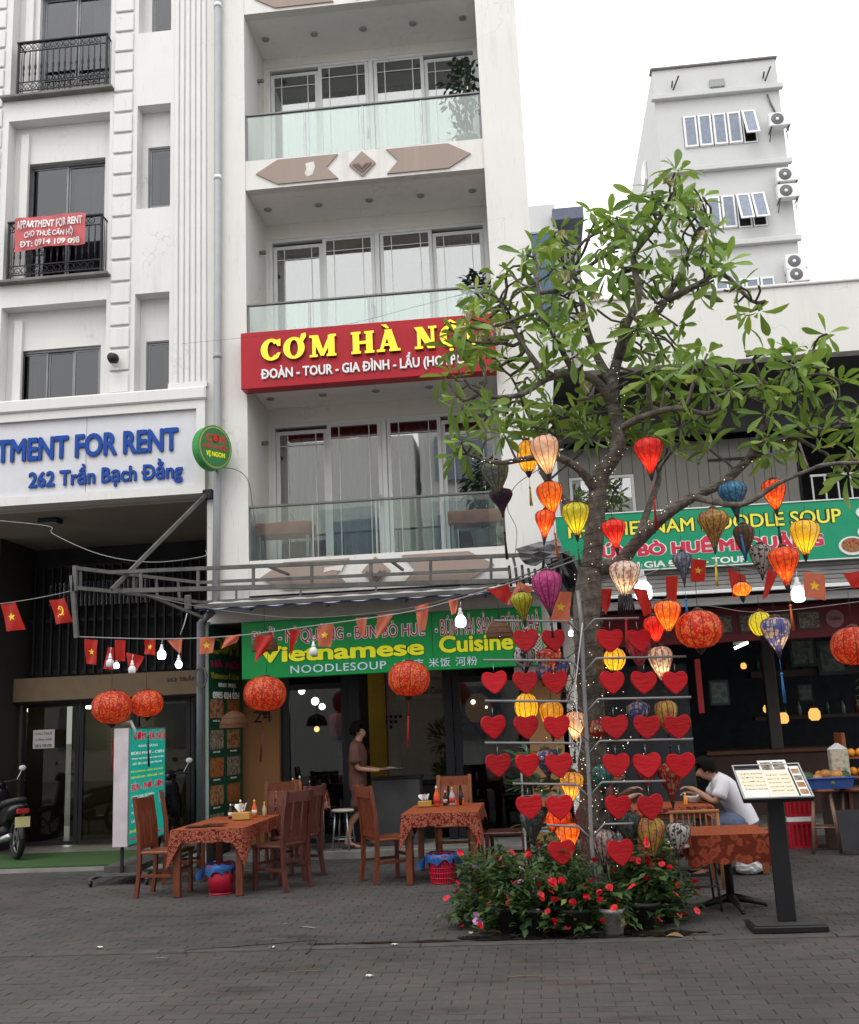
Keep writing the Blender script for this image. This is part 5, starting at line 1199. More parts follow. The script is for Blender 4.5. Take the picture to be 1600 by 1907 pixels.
# ================================================================ SILK LANTERNS
def silk(name, c1, c2, c3=None, lit=0.0, pat=9.0, thr=.55):
    if name in MC: return MC[name]
    m = bpy.data.materials.new(name); m.use_nodes = True; nt = m.node_tree; b = nt.nodes['Principled BSDF']; out = nt.nodes['Material Output']
    v = coords(nt, 'World'); n = noise(nt, v, pat, 3, .6); vo = nt.nodes.new('ShaderNodeTexVoronoi'); vo.inputs['Scale'].default_value = pat*3.2; nt.links.new(v, vo.inputs['Vector'])
    f = mixc(nt, .45, n, vo.outputs['Distance'])
    stops = [(thr-.10, c2), (thr-.05, c1)] if c3 is None else [(thr-.16, c3), (thr-.12, c2), (thr-.06, c1)]
    col = ramp(nt, f, stops); nt.links.new(col, b.inputs['Base Color']); b.inputs['Roughness'].default_value = .45; b.inputs['Specular IOR Level'].default_value = .4
    tl = nt.nodes.new('ShaderNodeBsdfTranslucent'); nt.links.new(col, tl.inputs[0]); mx = nt.nodes.new('ShaderNodeMixShader'); mx.inputs[0].default_value = .42
    nt.links.new(b.outputs[0], mx.inputs[1]); nt.links.new(tl.outputs[0], mx.inputs[2]); nt.links.new(mx.outputs[0], out.inputs[0])
    MC[name] = m; return m
SILK = {
 'amber': ((.62, .33, .02), (.75, .50, .08)), 'cream': ((.62, .40, .28), (.70, .52, .42)), 'grey': ((.16, .20, .19), (.33, .33, .18)), 'navy': ((.03, .03, .07), (.10, .03, .07)),
 'orange': ((.72, .13, .02), (.75, .28, .04)), 'redorange': ((.62, .06, .015), (.70, .16, .03)), 'lime': ((.40, .42, .03), (.62, .52, .04)), 'red': ((.55, .018, .018), (.62, .05, .03)),
 'blue': ((.04, .16, .34), (.10, .30, .38)), 'gold': ((.52, .31, .06), (.30, .15, .07)), 'floral': ((.10, .12, .07), (.40, .07, .04)), 'greyblue': ((.13, .18, .27), (.30, .33, .36)),
 'white': ((.60, .55, .50), (.36, .20, .20)), 'magenta': ((.50, .05, .22), (.60, .12, .32)), 'check': ((.55, .53, .50), (.05, .05, .05)), 'violet': ((.07, .09, .30), (.42, .34, .28)),
 'pink': ((.60, .16, .22), (.50, .07, .12)), 'teal': ((.05, .22, .22), (.18, .34, .30)), 'yellow': ((.70, .46, .02), (.75, .56, .10)), 'darkteal': ((.06, .10, .10), (.16, .19, .17)),
 'redround': ((.46, .022, .012), (.60, .17, .05)), 'redfloral': ((.48, .03, .025), (.55, .30, .20)), 'yellowpink': ((.62, .44, .06), (.55, .20, .14))}
DARKRIB = mat('bamboo_rib', (.05, .02, .012), .6)
PROF = {  # radius fraction, height fraction from bottom
 'balloon': [(.17, 0), (.34, .13), (.58, .30), (.82, .48), (.97, .66), (1.0, .78), (.90, .89), (.66, .96), (.34, 1.0)],
 'pear': [(.16, 0), (.30, .18), (.5, .34), (.78, .52), (.98, .70), (1.0, .80), (.85, .91), (.5, .97), (.25, 1.0)],
 'round': [(.20, 0), (.55, .05), (.82, .17), (.97, .34), (1.0, .5), (.97, .66), (.82, .83), (.55, .95), (.2, 1.0)],
 'diamond': [(.12, 0), (.26, .20), (.55, .42), (.95, .66), (1.0, .76), (.80, .90), (.35, .95), (.22, 1.0)],
 'onion': [(.30, 0), (.62, .10), (.9, .32), (1.0, .52), (.92, .74), (.68, .9), (.3, 1.0)]}
def lantern(px, py, w_, h_, Y, colour, label, style='balloon', lit=0, tassel=None, tl=60, cap='dark', hang=25, name='silk_lantern', ribs=12, group='silk lanterns hanging in the tree'):
    c = P(px, py, Y); k = Y/FPX; r = w_*k/2; h = h_*k
    t = thing(name, label, 'lantern', (c.x, c.y, c.z-h/2), rz=random.uniform(0, 1), group=group)
    t.rotation_euler = (R(random.uniform(-4, 4)), R(random.uniform(-5, 5)), random.uniform(0, 1))
    sm = silk('silk_'+colour, *SILK[colour], pat=16.0 if style == 'round' else 11.0); q = MB(); pr_ = PROF[style]; n = 24; vs = []; fs = []
    prof = []
    for i in range(len(pr_)-1):
        (r0, h0), (r1, h1) = pr_[i], pr_[i+1]; prof += [(r0, h0), ((r0+r1)/2, (h0+h1)/2)] if False else [(r0, h0)]
    prof.append(pr_[-1]); m_ = len(prof)
    for rr, hh in prof:
        for j in range(n):
            a = 2*math.pi*j/n; s_ = 1.0 if j % 2 == 0 else .968; vs.append((r*rr*s_*math.cos(a), r*rr*s_*math.sin(a), hh*h))
    for i in range(m_-1):
        for j in range(n): a, b_ = i*n+j, i*n+(j+1) % n; fs.append((a, b_, b_+n, a+n))
    q.smooth = True; q.add(vs, fs); q.build('shade', sm, t, local=True)
    q = MB()
    for j in range(0, n, 2):
        a = 2*math.pi*j/n; q.tube([(r*rr*1.005*math.cos(a), r*rr*1.005*math.sin(a), hh*h) for rr, hh in prof], .0026 if w_ < 70 else .003, 4, False)
    q.build('ribs', DARKRIB, t, local=True)
    capm = {'dark': mat('lantern_cap', (.05, .018, .012), .4), 'gold': mat('lantern_cap_gold', (.25, .16, .05), .4)}[cap]
    q = MB(); q.lathe([(r*prof[-1][0]*1.05, h-.004), (r*prof[-1][0]*1.05, h+.012), (r*prof[-1][0]*.5, h+.02), (.006, h+.026)], 12); q.build('top_cap', capm, t, local=True)
    q = MB(); q.lathe([(.005, -.05), (r*prof[0][0]*.6, -.035), (r*prof[0][0]*1.15, -.004), (r*prof[0][0]*1.15, .008)], 12); q.build('bottom_cap', mat('lantern_foot', (.02, .015, .02), .5), t, local=True)
    q = MB(); q.tube([(0, 0, h+.02), (.004, 0, h+.02+hang*k)], .0025, 4); q.build('cord', BLACK, t, local=True)
    if lit: 
        q = MB(); q.ball((0, 0, h*.36), min(.024, r*.3), 8); q.build('bulb', emit_mat('lantern_bulb', (1, .72, .36), 40.0), t, local=True)
    if tassel:
        tc = {'yellow': (.55, .42, .03), 'red': (.35, .02, .02), 'orange': (.55, .14, .04), 'blue': (.03, .14, .35), 'dark': (.025, .02, .025), 'green': (.05, .16, .06), 'darkred': (.10, .02, .02)}[tassel]
        q = MB(); L = tl*k; q.tube([(0, 0, -.045), (0, 0, -.045-L*.32)], .0022, 4); q.ball((0, 0, -.045-L*.36), .012, 6)
        rr2 = random.Random(int(px))
        for j in range(9): a = j*.7; q.tube([(.004*math.cos(a), .004*math.sin(a), -.045-L*.38), (.008*math.cos(a), .008*math.sin(a), -.045-L*.7), (.010*math.cos(a)+rr2.uniform(-.004, .004), .010*math.sin(a), -.045-L)], .0028, 3)
        q.build('tassel', mat('tassel_'+tassel, tc, .8), t, local=True)
    return t
TL = [
 (983, 850, 40, 62, 8.7, 'amber', 'small glowing amber lantern left of the pale pink one, yellow tassel', 'onion', 1, 'yellow', 55),
 (1020, 848, 56, 76, 8.27, 'cream', 'large pale pink lit lantern highest at the left of the trunk', 'balloon', 1, None, 0),
 (926, 888, 54, 62, 8.5, 'grey', 'dull grey green unlit lantern at the far left of the tree', 'balloon', 0, None, 0),
 (935, 932, 44, 46, 8.6, 'navy', 'dark navy lantern hanging just under the grey green one', 'pear', 0, 'dark', 80),
 (1027, 928, 50, 62, 8.5, 'orange', 'bright orange lit lantern below the large pale pink one', 'balloon', 1, 'orange', 75),
 (1012, 977, 38, 56, 8.4, 'redorange', 'small red orange lit lantern lower left of the bright orange one', 'pear', 1, 'dark', 50),
 (1073, 967, 52, 62, 8.4, 'lime', 'lime yellow lit lantern close to the left of the trunk', 'balloon', 1, 'green', 45),
 (1210, 850, 55, 72, 8.4, 'red', 'red lit lantern hanging alone right of the upper trunk', 'pear', 1, 'red', 95),
 (1147, 995, 46, 56, 8.3, 'red', 'small red lit lantern in front of the trunk fork', 'pear', 1, None, 0),
 (1370, 928, 54, 68, 8.3, 'blue', 'sky blue unlit lantern above the teal sign, blue tassel', 'diamond', 0, 'blue', 75),
 (1443, 922, 44, 58, 8.5, 'redorange', 'small red lit lantern right of the sky blue one', 'balloon', 1, 'dark', 60),
 (1328, 984, 58, 74, 8.2, 'gold', 'dull gold unlit lantern over the middle of the teal sign', 'diamond', 0, 'yellow', 60),
 (1497, 1002, 54, 64, 8.4, 'yellow', 'amber yellow lit lantern over the word soup', 'balloon', 1, None, 0),
 (1463, 1055, 56, 72, 8.3, 'redorange', 'large orange red lantern below the amber yellow one, orange tassel', 'pear', 1, 'orange', 70),
 (1385, 1005, 38, 56, 8.8, 'floral', 'dark green lantern with red flowers behind the blue tassel', 'balloon', 0, None, 0),
 (1272, 1055, 36, 56, 8.5, 'greyblue', 'grey blue patterned lantern left of a red flag, blue tassel', 'diamond', 0, 'blue', 65),
 (1162, 1078, 56, 66, 8.3, 'white', 'white floral lit lantern with a black fringe in front of the trunk', 'balloon', 1, 'red', 90),
 (1022, 1100, 56, 74, 8.2, 'magenta', 'magenta pink lantern at the left of the trunk above the hearts', 'balloon', 0, 'dark', 40),
 (975, 1130, 42, 54, 8.5, 'lime', 'green striped lantern partly behind the pale flag', 'pear', 0, None, 0),
 (1417, 1042, 40, 56, 8.8, 'check', 'black and white patterned lantern behind the branches', 'balloon', 0, None, 0),
 (1382, 1098, 34, 26, 8.9, 'orange', 'small orange lit lantern glowing behind a red flag', 'onion', 1, None, 0),
 (1243, 1148, 50, 56, 8.4, 'orange', 'orange lit lantern left of the big round red one', 'balloon', 1, None, 0),
 (1222, 1172, 40, 48, 8.6, 'red', 'small red lit lantern behind the orange one left of the big round lantern', 'balloon', 1, None, 0),
 (1418, 1162, 44, 44, 8.6, 'lime', 'yellow green lantern partly behind the violet blue one', 'onion', 1, None, 0),
 (1447, 1182, 54, 62, 8.4, 'violet', 'violet blue lit lantern with a long blue tassel over the dark shop', 'balloon', 1, 'blue', 80),
]
for a in TL:
    px, py, w_, h_, Y, col, lab, st, lit, ta, tl_ = a; lantern(px, py, w_, h_, Y, col, lab, st, lit, ta, tl_ or 50)
# black fringe of the white floral lantern
c = P(1166, 1128, 8.3); q = MB()
for i in range(26): a = i/26*6.28; q.tube([(c.x+.05*math.cos(a), 8.3+.05*math.sin(a), c.z+.085), (c.x+.066*math.cos(a), 8.3+.066*math.sin(a), c.z-.05+random.uniform(-.02, .01))], .004, 4)
tag(q.build('black_fringe', BLACK), 'short black fringe hanging under the white floral lantern', 'fringe')
for px, py, w_, h_, Y, lab, ta in ((209, 1317, 76, 62, 11.9, 'larger round red lantern of the pair left of the lightbox', 'red'), (275, 1310, 62, 50, 12.2, 'smaller round red lantern of the pair above the lightbox', 'dark'),
   (491, 1292, 80, 64, 12.0, 'round red lantern in front of the wall number 24', 'darkred'), (760, 1264, 78, 64, 11.4, 'round red lantern in front of the open doorway', 'red'),
   (1302, 1172, 86, 68, 8.5, 'large round red lantern right of the hearts', None), (1592, 1203, 82, 68, 9.5, 'round red lantern cut by the right edge of the picture', None)):
    lantern(px, py, w_, h_, Y, 'redround', lab, 'round', 1 if px > 0 else 0, ta, 85, hang=60, name='round_lantern', group='round red lanterns')
HL = [
 (977, 1222, 42, 42, 'check', 'black and white patterned lantern behind the top left heart', 'onion', 0), (1022, 1235, 48, 52, 'redfloral', 'red and white lit lantern behind the second row of hearts at the left', 'balloon', 1),
 (1143, 1228, 42, 42, 'yellow', 'yellow lit lantern between the first and second heart rows', 'onion', 1), (1189, 1216, 46, 50, 'pink', 'pink lantern behind the upper hearts right of the pole', 'balloon', 0),
 (1233, 1236, 46, 62, 'white', 'white floral lit lantern above the rightmost heart of the second row', 'balloon', 1), (980, 1318, 44, 52, 'yellow', 'bright yellow lit lantern above a heart left of the pole', 'onion', 1),
 (1028, 1338, 46, 60, 'amber', 'amber lit lantern half hidden behind a heart left of the pole', 'balloon', 1), (1069, 1352, 38, 52, 'cream', 'cream lit lantern close beside the heart rack pole', 'balloon', 1),
 (1112, 1358, 38, 40, 'redfloral', 'red floral lantern just right of the heart rack pole', 'onion', 0), (1190, 1335, 44, 52, 'violet', 'blue lantern almost hidden behind a third row heart', 'balloon', 0),
 (1243, 1336, 42, 60, 'yellowpink', 'yellow patterned lantern beside the third row right heart', 'balloon', 0), (1121, 1445, 44, 42, 'teal', 'teal lantern just right of the pole below the fourth row', 'onion', 0),
 (1062, 1465, 44, 52, 'yellowpink', 'yellow pink lit lantern on the pole between lower hearts', 'balloon', 1), (1250, 1456, 44, 68, 'redfloral', 'red floral lantern hanging under the fourth row right heart', 'pear', 0),
 (1020, 1420, 42, 46, 'violet', 'violet lantern behind a fourth row heart left of the pole', 'balloon', 0), (992, 1535, 44, 54, 'darkteal', 'dark teal lantern over the flowers at the left', 'balloon', 0),
 (1043, 1528, 48, 46, 'redorange', 'red lit lantern above the lowest left heart', 'onion', 1), (1060, 1558, 46, 46, 'orange', 'orange lit lantern behind the lowest left heart', 'balloon', 1),
 (1168, 1540, 44, 52, 'darkteal', 'pale grey green lantern above the lowest right heart', 'balloon', 0), (1213, 1558, 52, 66, 'yellowpink', 'yellow and pink lantern lowest right over the red flowers', 'balloon', 0),
 (1261, 1560, 44, 50, 'check', 'white and black lantern beside the small cloth covered table', 'balloon', 0), (1124, 1578, 44, 62, 'white', 'cream floral lantern left of the lowest right heart', 'balloon', 0),
 (1205, 1440, 42, 48, 'pink', 'rose lantern behind a fourth row heart right of the pole', 'balloon', 0), (1012, 1250, 30, 34, 'violet', 'small violet lantern behind the red and white one', 'onion', 0),
 (1045, 1248, 30, 40, 'violet', 'pale violet lantern close to the pole in the second row', 'onion', 0)]
for px, py, w_, h_, col, lab, st, lit in HL: lantern(px, py, w_, h_, 8.66+.03*((px*7) % 3-1), col, lab, st, lit, 'dark' if (px % 2) else None, 30, hang=14, group='silk lanterns behind the hearts')

# ================================================================ HEARTS ON THEIR RACK
rk = thing('heart_rack', 'slim grey steel rack with stepped arms standing before the tree', 'rack', tuple(G(1102, 1690)))
RKM = mat('rack_grey_paint', (.20, .20, .205), .5, .3, .15); YR = 8.5
pole = [P(1076, 1100, YR), P(1083, 1160, YR), P(1089, 1300, YR), P(1097, 1450, YR), P(1102, 1570, YR)]; base_ = Vector(pole[-1]); base_.z = 0; base_.x += .02
q = MB(); q.tube(pole+[base_], .016, 8); q.build('pole', RKM, rk)
q = MB(); q.bbox(base_.x-.09, base_.x+.09, YR-.02, YR+.16, .002, .02, .005); q.build('base_plate', RKM, rk)
ARM = [(1153, 920, 1190, 1083), (1226, 900, 1278, 1087), (1302, 903, 1287, 1090), (1380, 903, 1291, 1093), (1457, 955, 1240, 1097), (1535, 1018, 1180, 1101)]
for y, xl, xr, xp in ARM:
    sl = -.018
    for s_, xe in ((-1, xl), (1, xr)):
        q = MB(); q.tube([P(xp, y+28, YR), P(xp+s_*24, y+2-s_*2, YR), P(xe, y+(xe-xp)*sl, YR)], .0095, 6); q.build('arm', RKM, rk)
# lights cable on the rack
q = MB(); q.tube([P(1085, 1160, YR-.03), P(1078, 1220, YR-.03), P(1070, 1290, YR-.03), P(1082, 1380, YR-.03), P(1075, 1420, YR-.03)], .004, 5); q.build('cable', UPVC, rk)
m, nt, b = node_mat('red_felt'); v = coords(nt, 'World'); oi = nt.nodes.new('ShaderNodeObjectInfo'); nt.links.new(ramp(nt, mixc(nt, .6, noise(nt, v, 5, 3), oi.outputs['Random']), [(.15, (.27, .003, .006)), (.85, (.45, .006, .012))]), b.inputs['Base Color']); b.inputs['Roughness'].default_value = .7
b.inputs['Specular IOR Level'].default_value = .25; bump(nt, b, noise(nt, coords(nt, 'World', (1, 1, 3)), 14, 4, .6), .6, .012); FELT = m
hq = MB(); out_ = []
for i in range(40):
    a = i/40*2*math.pi; out_.append(((.103 if math.cos(a) > -.2 else .103)*math.copysign(abs(math.sin(a))**1.55, math.sin(a)), .112*(13*math.cos(a)-3.2*math.cos(2*a)-1.1*math.cos(3*a)-.6*math.cos(4*a))/16-.002))
def hscale(s_, y): return [(x*s_, y, z*s_+(.012*(1-s_))) for x, z in out_]
rings = [hscale(.93, -.0125), hscale(.985, -.009), hscale(1.0, 0), hscale(.985, .009), hscale(.93, .0125)]; vs = [p for r_ in rings for p in r_]; n = 40; fs = []
for k in range(4):
    for i in range(n): fs.append((k*n+i, k*n+(i+1) % n, (k+1)*n+(i+1) % n, (k+1)*n+i))
fs.append(tuple(range(n))[::-1]); fs.append(tuple(4*n+i for i in range(n))); fs = [tuple(f) for f in fs]; hq.smooth = True; hq.add(vs, fs)
bm = bmesh.new(); me = hq.data('heart_panel', FELT); bm.from_mesh(me); bmesh.ops.recalc_face_normals(bm, faces=bm.faces[:]); bm.to_mesh(me); bm.free()
for p in me.polygons: p.use_smooth = len(p.vertices) < 10
lq = MB(); lq.tube([(0, 0, .07), (0, 0, .118)], .0022, 4); lq.tube([(0, 0, .118), (.006, 0, .126), (0, 0, .134), (-.006, 0, .126)], .002, 4); lmd = lq.data('hook', STEEL)
rows = [('topmost row', 1187, 1153, [(979, 'outer left'), (1031, 'inner left'), (1136, 'inner right'), (1190, 'outer right')]),
        ('second row from the top', 1265, 1226, [(921, 'outermost left'), (978, 'middle left'), (1034, 'innermost left'), (1140, 'innermost right'), (1199, 'middle right'), (1257, 'outermost right')]),
        ('third row from the top', 1348, 1302, [(919, 'outermost left'), (980, 'middle left'), (1037, 'innermost left'), (1145, 'innermost right'), (1205, 'middle right'), (1262, 'outermost right')]),
        ('fourth row from the top', 1419, 1380, [(928, 'outermost left'), (982, 'middle left'), (1041, 'innermost left'), (1148, 'innermost right'), (1205, 'middle right'), (1268, 'outermost right')]),
        ('fifth row from the top', 1497, 1457, [(986, 'outer left'), (1042, 'inner left'), (1151, 'inner right'), (1211, 'outer right')]),
        ('lowest row', 1581, 1535, [(1046, 'left'), (1155, 'right')])]
for rn, y, ya, cs in rows:
    for px, nm in cs:
        sc_ = random.uniform(1.0, 1.05)*(1.07 if px in (1205, 1268, 1211, 1155) and y > 1400 else 1); c = P(px, y+2, YR)
        t = thing('red_heart', 'red heart, %s of the pole in the %s' % (nm, rn), 'heart', (c.x, c.y-.005, c.z), group='red felt hearts on the rack')
        t.rotation_euler = (R(random.uniform(-5, 5)), R(random.uniform(-5, 5)), R(random.choice((1, -1))*random.uniform(2, 22)+8)); t.scale = (sc_, 1, sc_*.98)
        inst(me, 'heart_panel', t, (0, 0, 0)); inst(lmd, 'hook', t, (0, 0, 0))

# ================================================================ FLAG STRINGS, FLAGS, BULBS
def cord(name, label, pts, r=.006, m_=None, cat='cord'):
    pts = [P(*p) for p in pts]; a, _ = smoothpts(pts, [0]*len(pts), 6); q = MB(); q.tube(a, r, 5); return tag(q.build(name, m_ or mat('cord_grey', (.25, .25, .25), .6)), label, cat)
cord('flag_cord', 'long sagging cord of flags and bulbs from the frame to the tree', [(143, 1186, 12.0), (300, 1190, 11.9), (440, 1184, 11.7), (588, 1165, 11.2), (754, 1141, 10.5), (862, 1113, 10), (977, 1077, 9.3), (1080, 1040, 8.8)], .007)
cord('power_cable', 'pale double cable sagging above the flag string towards the tree', [(262, 1106, 12.3), (360, 1128, 12.0), (460, 1143, 11.8), (575, 1151, 11.3), (745, 1136, 10.6), (860, 1108, 10.1), (975, 1072, 9.4), (1070, 1035, 8.9)], .0065, GALV)
cord('flag_cord', 'thin flag cord running right from the trunk below the teal sign', [(1100, 1085, 8.9), (1180, 1078, 9), (1290, 1042, 9.2), (1400, 1062, 9.4), (1500, 1062, 9.6), (1640, 1070, 9.8)], .004)
cord('flag_cord', 'short flag cord at the left edge leading to the steel frame', [(-30, 1128, 12), (20, 1122, 12), (80, 1112, 12), (135, 1100, 12)], .005)
cord('power_cable', 'thin cable slung under the porch of the apartment block', [(-20, 968, 13.2), (90, 980, 13.2), (100, 995, 13.2), (185, 1032, 13.2), (280, 1047, 13.2), (376, 1037, 13.2), (383, 1025, 13.2)], .006, mat('cord_grey', (.25, .25, .25), .6))
cord('power_cable', 'thin cable hanging down the right pier beside the tree', [(1010, 870, 9.5), (960, 905, 11.0), (945, 945, 12), (962, 985, 13), (960, 1030, 13.2)], .004, BLACK)
cord('power_cable', 'cable looping along the left pillar from the round sign', [(405, 870, 13.3), (440, 875, 13.4), (462, 895, 13.4), (470, 940, 13.42), (478, 985, 13.44)], .006, GALV)
cord('power_cable', 'upper thin cable crossing the noodle shop front', [(1100, 1130, 9.3), (1300, 1127, 10), (1420, 1140, 10.5), (1620, 1118, 11)], .003)
cord('power_cable', 'lower thin cable crossing the noodle shop front', [(1100, 1105, 9.3), (1250, 1118, 10), (1400, 1112, 10.5), (1620, 1090, 11)], .003)
cord('power_cable', 'thin wire crossing the balcony of the middle floor', [(340, 640, 10), (600, 612, 9.6), (760, 575, 9.2), (960, 520, 8.8)], .0015, BLACK)
FR = silk('flag_red', (.52, .02, .012), (.56, .03, .02), thr=.4); FP = silk('flag_faded', (.62, .16, .09), (.66, .22, .13), thr=.4)
YS = mat('flag_star_yellow', (.75, .50, .03), .7)
def star_pts(s=.30, n=5): return [((s if k % 2 == 0 else s*.42)*math.sin(k*math.pi/5), (s if k % 2 == 0 else s*.42)*math.cos(k*math.pi/5)) for k in range(10)]
def flag(corners, Y, label, faded=False, star=True, emblem=None, amp=.018, seed=0):
    tl_, tr__, br_, bl = [P(a, b_, Y) for a, b_ in corners]; rnd = random.Random(seed+int(corners[0][0])); ph = rnd.uniform(0, 6)
    asp = ((tr__-tl_).length+(br_-bl).length)/((bl-tl_).length+(br_-tr__).length)
    def S(u, v_, d=0):
        p = tl_.lerp(tr__, u).lerp(bl.lerp(br_, u), v_); w_ = math.sin(u*5.5+v_*3+ph)*amp+math.sin(v_*7+u*2.1+ph*2)*amp*.5*v_; return Vector((p.x+w_*.15, p.y+w_-d, p.z))
    t = thing('small_flag', label, 'flag', tuple(tl_), group='small red flags on the strings')
    n = 10; q = MB(); q.smooth = True; q.add([S(i/n, j/n) for j in range(n+1) for i in range(n+1)], [(j*(n+1)+i, (j+1)*(n+1)+i, (j+1)*(n+1)+i+1, j*(n+1)+i+1) for j in range(n) for i in range(n)])
    q.build('cloth', FP if faded else FR, t)
    def decal(nm, pts): q = MB(); q.add([S(x, y, .0035) for x, y in pts]+[S(sum(p[0] for p in pts)/len(pts), sum(p[1] for p in pts)/len(pts), .0035)], [(i, (i+1) % len(pts), len(pts)) for i in range(len(pts))]); q.build(nm, YS, t)
    if star: decal('star', [(.5+x, .5-y*asp) for x, y in star_pts(.27 if asp < 1.2 else .2)])
    if emblem:
        q = MB()
        arc_ = [(.50+.24*math.cos(a), .48+.2*math.sin(a)) for a in [R(-100)+R(235)*k/12 for k in range(13)]]
        inn = [(.47+.2*math.cos(a)*.85, .47+.16*math.sin(a)) for a in [R(-100)+R(235)*k/12 for k in range(13)]]
        q.add([S(x, y, .0035) for x, y in arc_+inn], [(i, i+1, 14+i, 13+i) for i in range(12)])
        q.add([S(x, y, .0035) for x, y in ((.30, .62), (.34, .68), (.28, .74), (.24, .69))], [(0, 1, 2, 3)])
        q.add([S(x, y, .0036) for x, y in ((.40, .36), (.46, .32), (.72, .66), (.67, .70))], [(0, 1, 2, 3)])
        q.add([S(x, y, .0037) for x, y in ((.30, .38), (.44, .24), (.50, .31), (.36, .45))], [(0, 1, 2, 3)])
        q.build('hammer_and_sickle', YS, t)
FL = [
 ([(2, 1126), (30, 1122), (46, 1172), (12, 1176)], 12, 'red flag with a yellow star at the left edge of the picture', 0, 1),
 ([(158, 1190), (182, 1192), (180, 1238), (160, 1236)], 11.95, 'dark red star flag first on the string from the left corner post', 0, 1),
 ([(200, 1205), (212, 1206), (211, 1248), (192, 1245)], 12.0, 'narrow red flag behind the leftmost white bulb', 0, 0),
 ([(214, 1192), (233, 1192), (234, 1232), (216, 1230)], 12.05, 'dark red flag just right of the leftmost white bulb', 0, 0),
 ([(234, 1215), (268, 1222), (256, 1250), (240, 1240)], 12.0, 'small crumpled red flag around the second white bulb', 0, 0),
 ([(270, 1190), (291, 1190), (288, 1220), (268, 1218)], 11.95, 'small dark red flag with a star left of the lit bulbs', 0, 1),
 ([(312, 1192), (340, 1190), (338, 1216), (330, 1214)], 11.9, 'folded orange red flag above the lower lit bulb', 1, 0),
 ([(371, 1187), (399, 1186), (397, 1216), (373, 1219)], 11.8, 'faded orange flag with a pale star before the grey side post', 1, 1),
 ([(420, 1186), (448, 1181), (440, 1196), (412, 1208)], 11.7, 'faded flag blown sideways over the dark green menu board', 1, 0),
 ([(478, 1186), (512, 1182), (495, 1212), (474, 1236)], 11.5, 'twisted red flag over the V of the green sign', 0, 0),
 ([(540, 1172), (560, 1172), (552, 1196), (540, 1222)], 11.4, 'hanging dark red flag left of the pale star flag', 0, 0),
 ([(592, 1164), (622, 1160), (616, 1205), (592, 1203)], 11.2, 'pale peach flag with a star over the green sign', 1, 1),
 ([(662, 1151), (684, 1149), (680, 1186), (672, 1184)], 11.0, 'small folded red flag over the maroon sign lettering', 1, 0),
 ([(704, 1145), (734, 1142), (716, 1176), (698, 1190)], 10.8, 'rosy flag blown to the left above the word cuisine', 1, 0),
 ([(772, 1130), (800, 1122), (792, 1172), (780, 1176)], 10.4, 'long pale peach flag over the middle of the green sign', 1, 0),
 ([(834, 1118), (854, 1114), (850, 1140), (842, 1146)], 10.1, 'small pale flag just left of the lit bulb over the sign', 1, 0),
 ([(906, 1098), (948, 1088), (952, 1112), (940, 1124)], 9.6, 'triangular dark red flag near the rolled tarpaulin', 0, 0),
 ([(965, 1082), (993, 1096), (970, 1130), (944, 1126)], 9.3, 'pale orange star flag left of the magenta lantern', 1, 1),
 ([(1032, 1102), (1065, 1102), (1060, 1162), (1022, 1156)], 8.9, 'orange red star flag right of the magenta lantern', 1, 1),
 ([(1103, 1098), (1140, 1096), (1136, 1128), (1128, 1145)], 8.9, 'red flag hanging right beside the wrapped trunk', 0, 0),
 ([(1178, 1095), (1205, 1098), (1216, 1140), (1200, 1148)], 9.0, 'red flag below the large lit bulb', 0, 0),
 ([(1240, 1074), (1263, 1072), (1260, 1124), (1242, 1122)], 9.1, 'long dark red flag left of the round red lantern', 0, 0),
 ([(1287, 1040), (1316, 1044), (1312, 1084), (1286, 1082)], 9.2, 'red star flag right of the grey blue lantern', 0, 1),
 ([(1355, 1058), (1388, 1072), (1394, 1110), (1365, 1112)], 9.3, 'red flag with an orange lantern glowing behind it', 0, 0),
 ([(1430, 1058), (1450, 1066), (1430, 1110), (1420, 1118)], 9.45, 'dark red flag under the checked lantern', 0, 0),
 ([(1496, 1064), (1536, 1070), (1538, 1118), (1498, 1112)], 9.6, 'rosy star flag beside the right lit bulb', 1, 1),
 ([(1570, 1068), (1612, 1062), (1612, 1092), (1588, 1096)], 9.7, 'red flag cut by the right edge of the picture', 0, 0)]
for cs, Y, lab, fd, st in FL: flag(cs, Y, lab, bool(fd), bool(st), amp=.012)
flag([(93, 1118), (122, 1114), (134, 1158), (104, 1163)], 12, 'red flag with a yellow hammer and sickle next to the corner post', star=False, emblem=True)
def bulb(px, py, Y, w_, lab, lit=0, kind='led'):
    c = P(px, py, Y); k = Y/FPX; r = w_*k/2*.84; t = thing('light_bulb', lab, 'light bulb', tuple(c), group='bare bulbs hung on the cords')
    prof = [(.001, -r*1.05), (r*.6, -r*.98), (r*.92, -r*.7), (r, 0), (r*.95, r*.6), (r*.5, r*1.15)] if kind == 'led' else [(.001, -r), (r*.6, -r*.8), (r, 0), (r*.8, r*.6), (r*.45, r*1.1)]
    q = MB(); q.lathe(prof, 14); q.build('globe', emit_mat('lit_bulb', (.95, .97, 1), 7) if lit else mat('opal_bulb', (.62, .64, .68), .3), t, local=True)
    q = MB(); q.lathe([(r*.5, r*1.15), (r*.5, r*1.7), (r*.3, r*1.9), (r*.3, r*2.5), (.004, r*2.6)], 10); q.build('socket', UPVC, t, local=True)
    q = MB(); q.tube([(0, 0, r*2.5), (.01, 0, r*2.5+12*k)], .003, 4); q.build('cord', UPVC, t, local=True)
bulb(205, 1236, 11.9, 18, 'leftmost white bulb unlit among the small red flags'); bulb(217, 1240, 12.1, 12, 'lit bulb just behind the leftmost white bulb', 1); bulb(246, 1248, 11.9, 17, 'second unlit white bulb with a drooping flag')
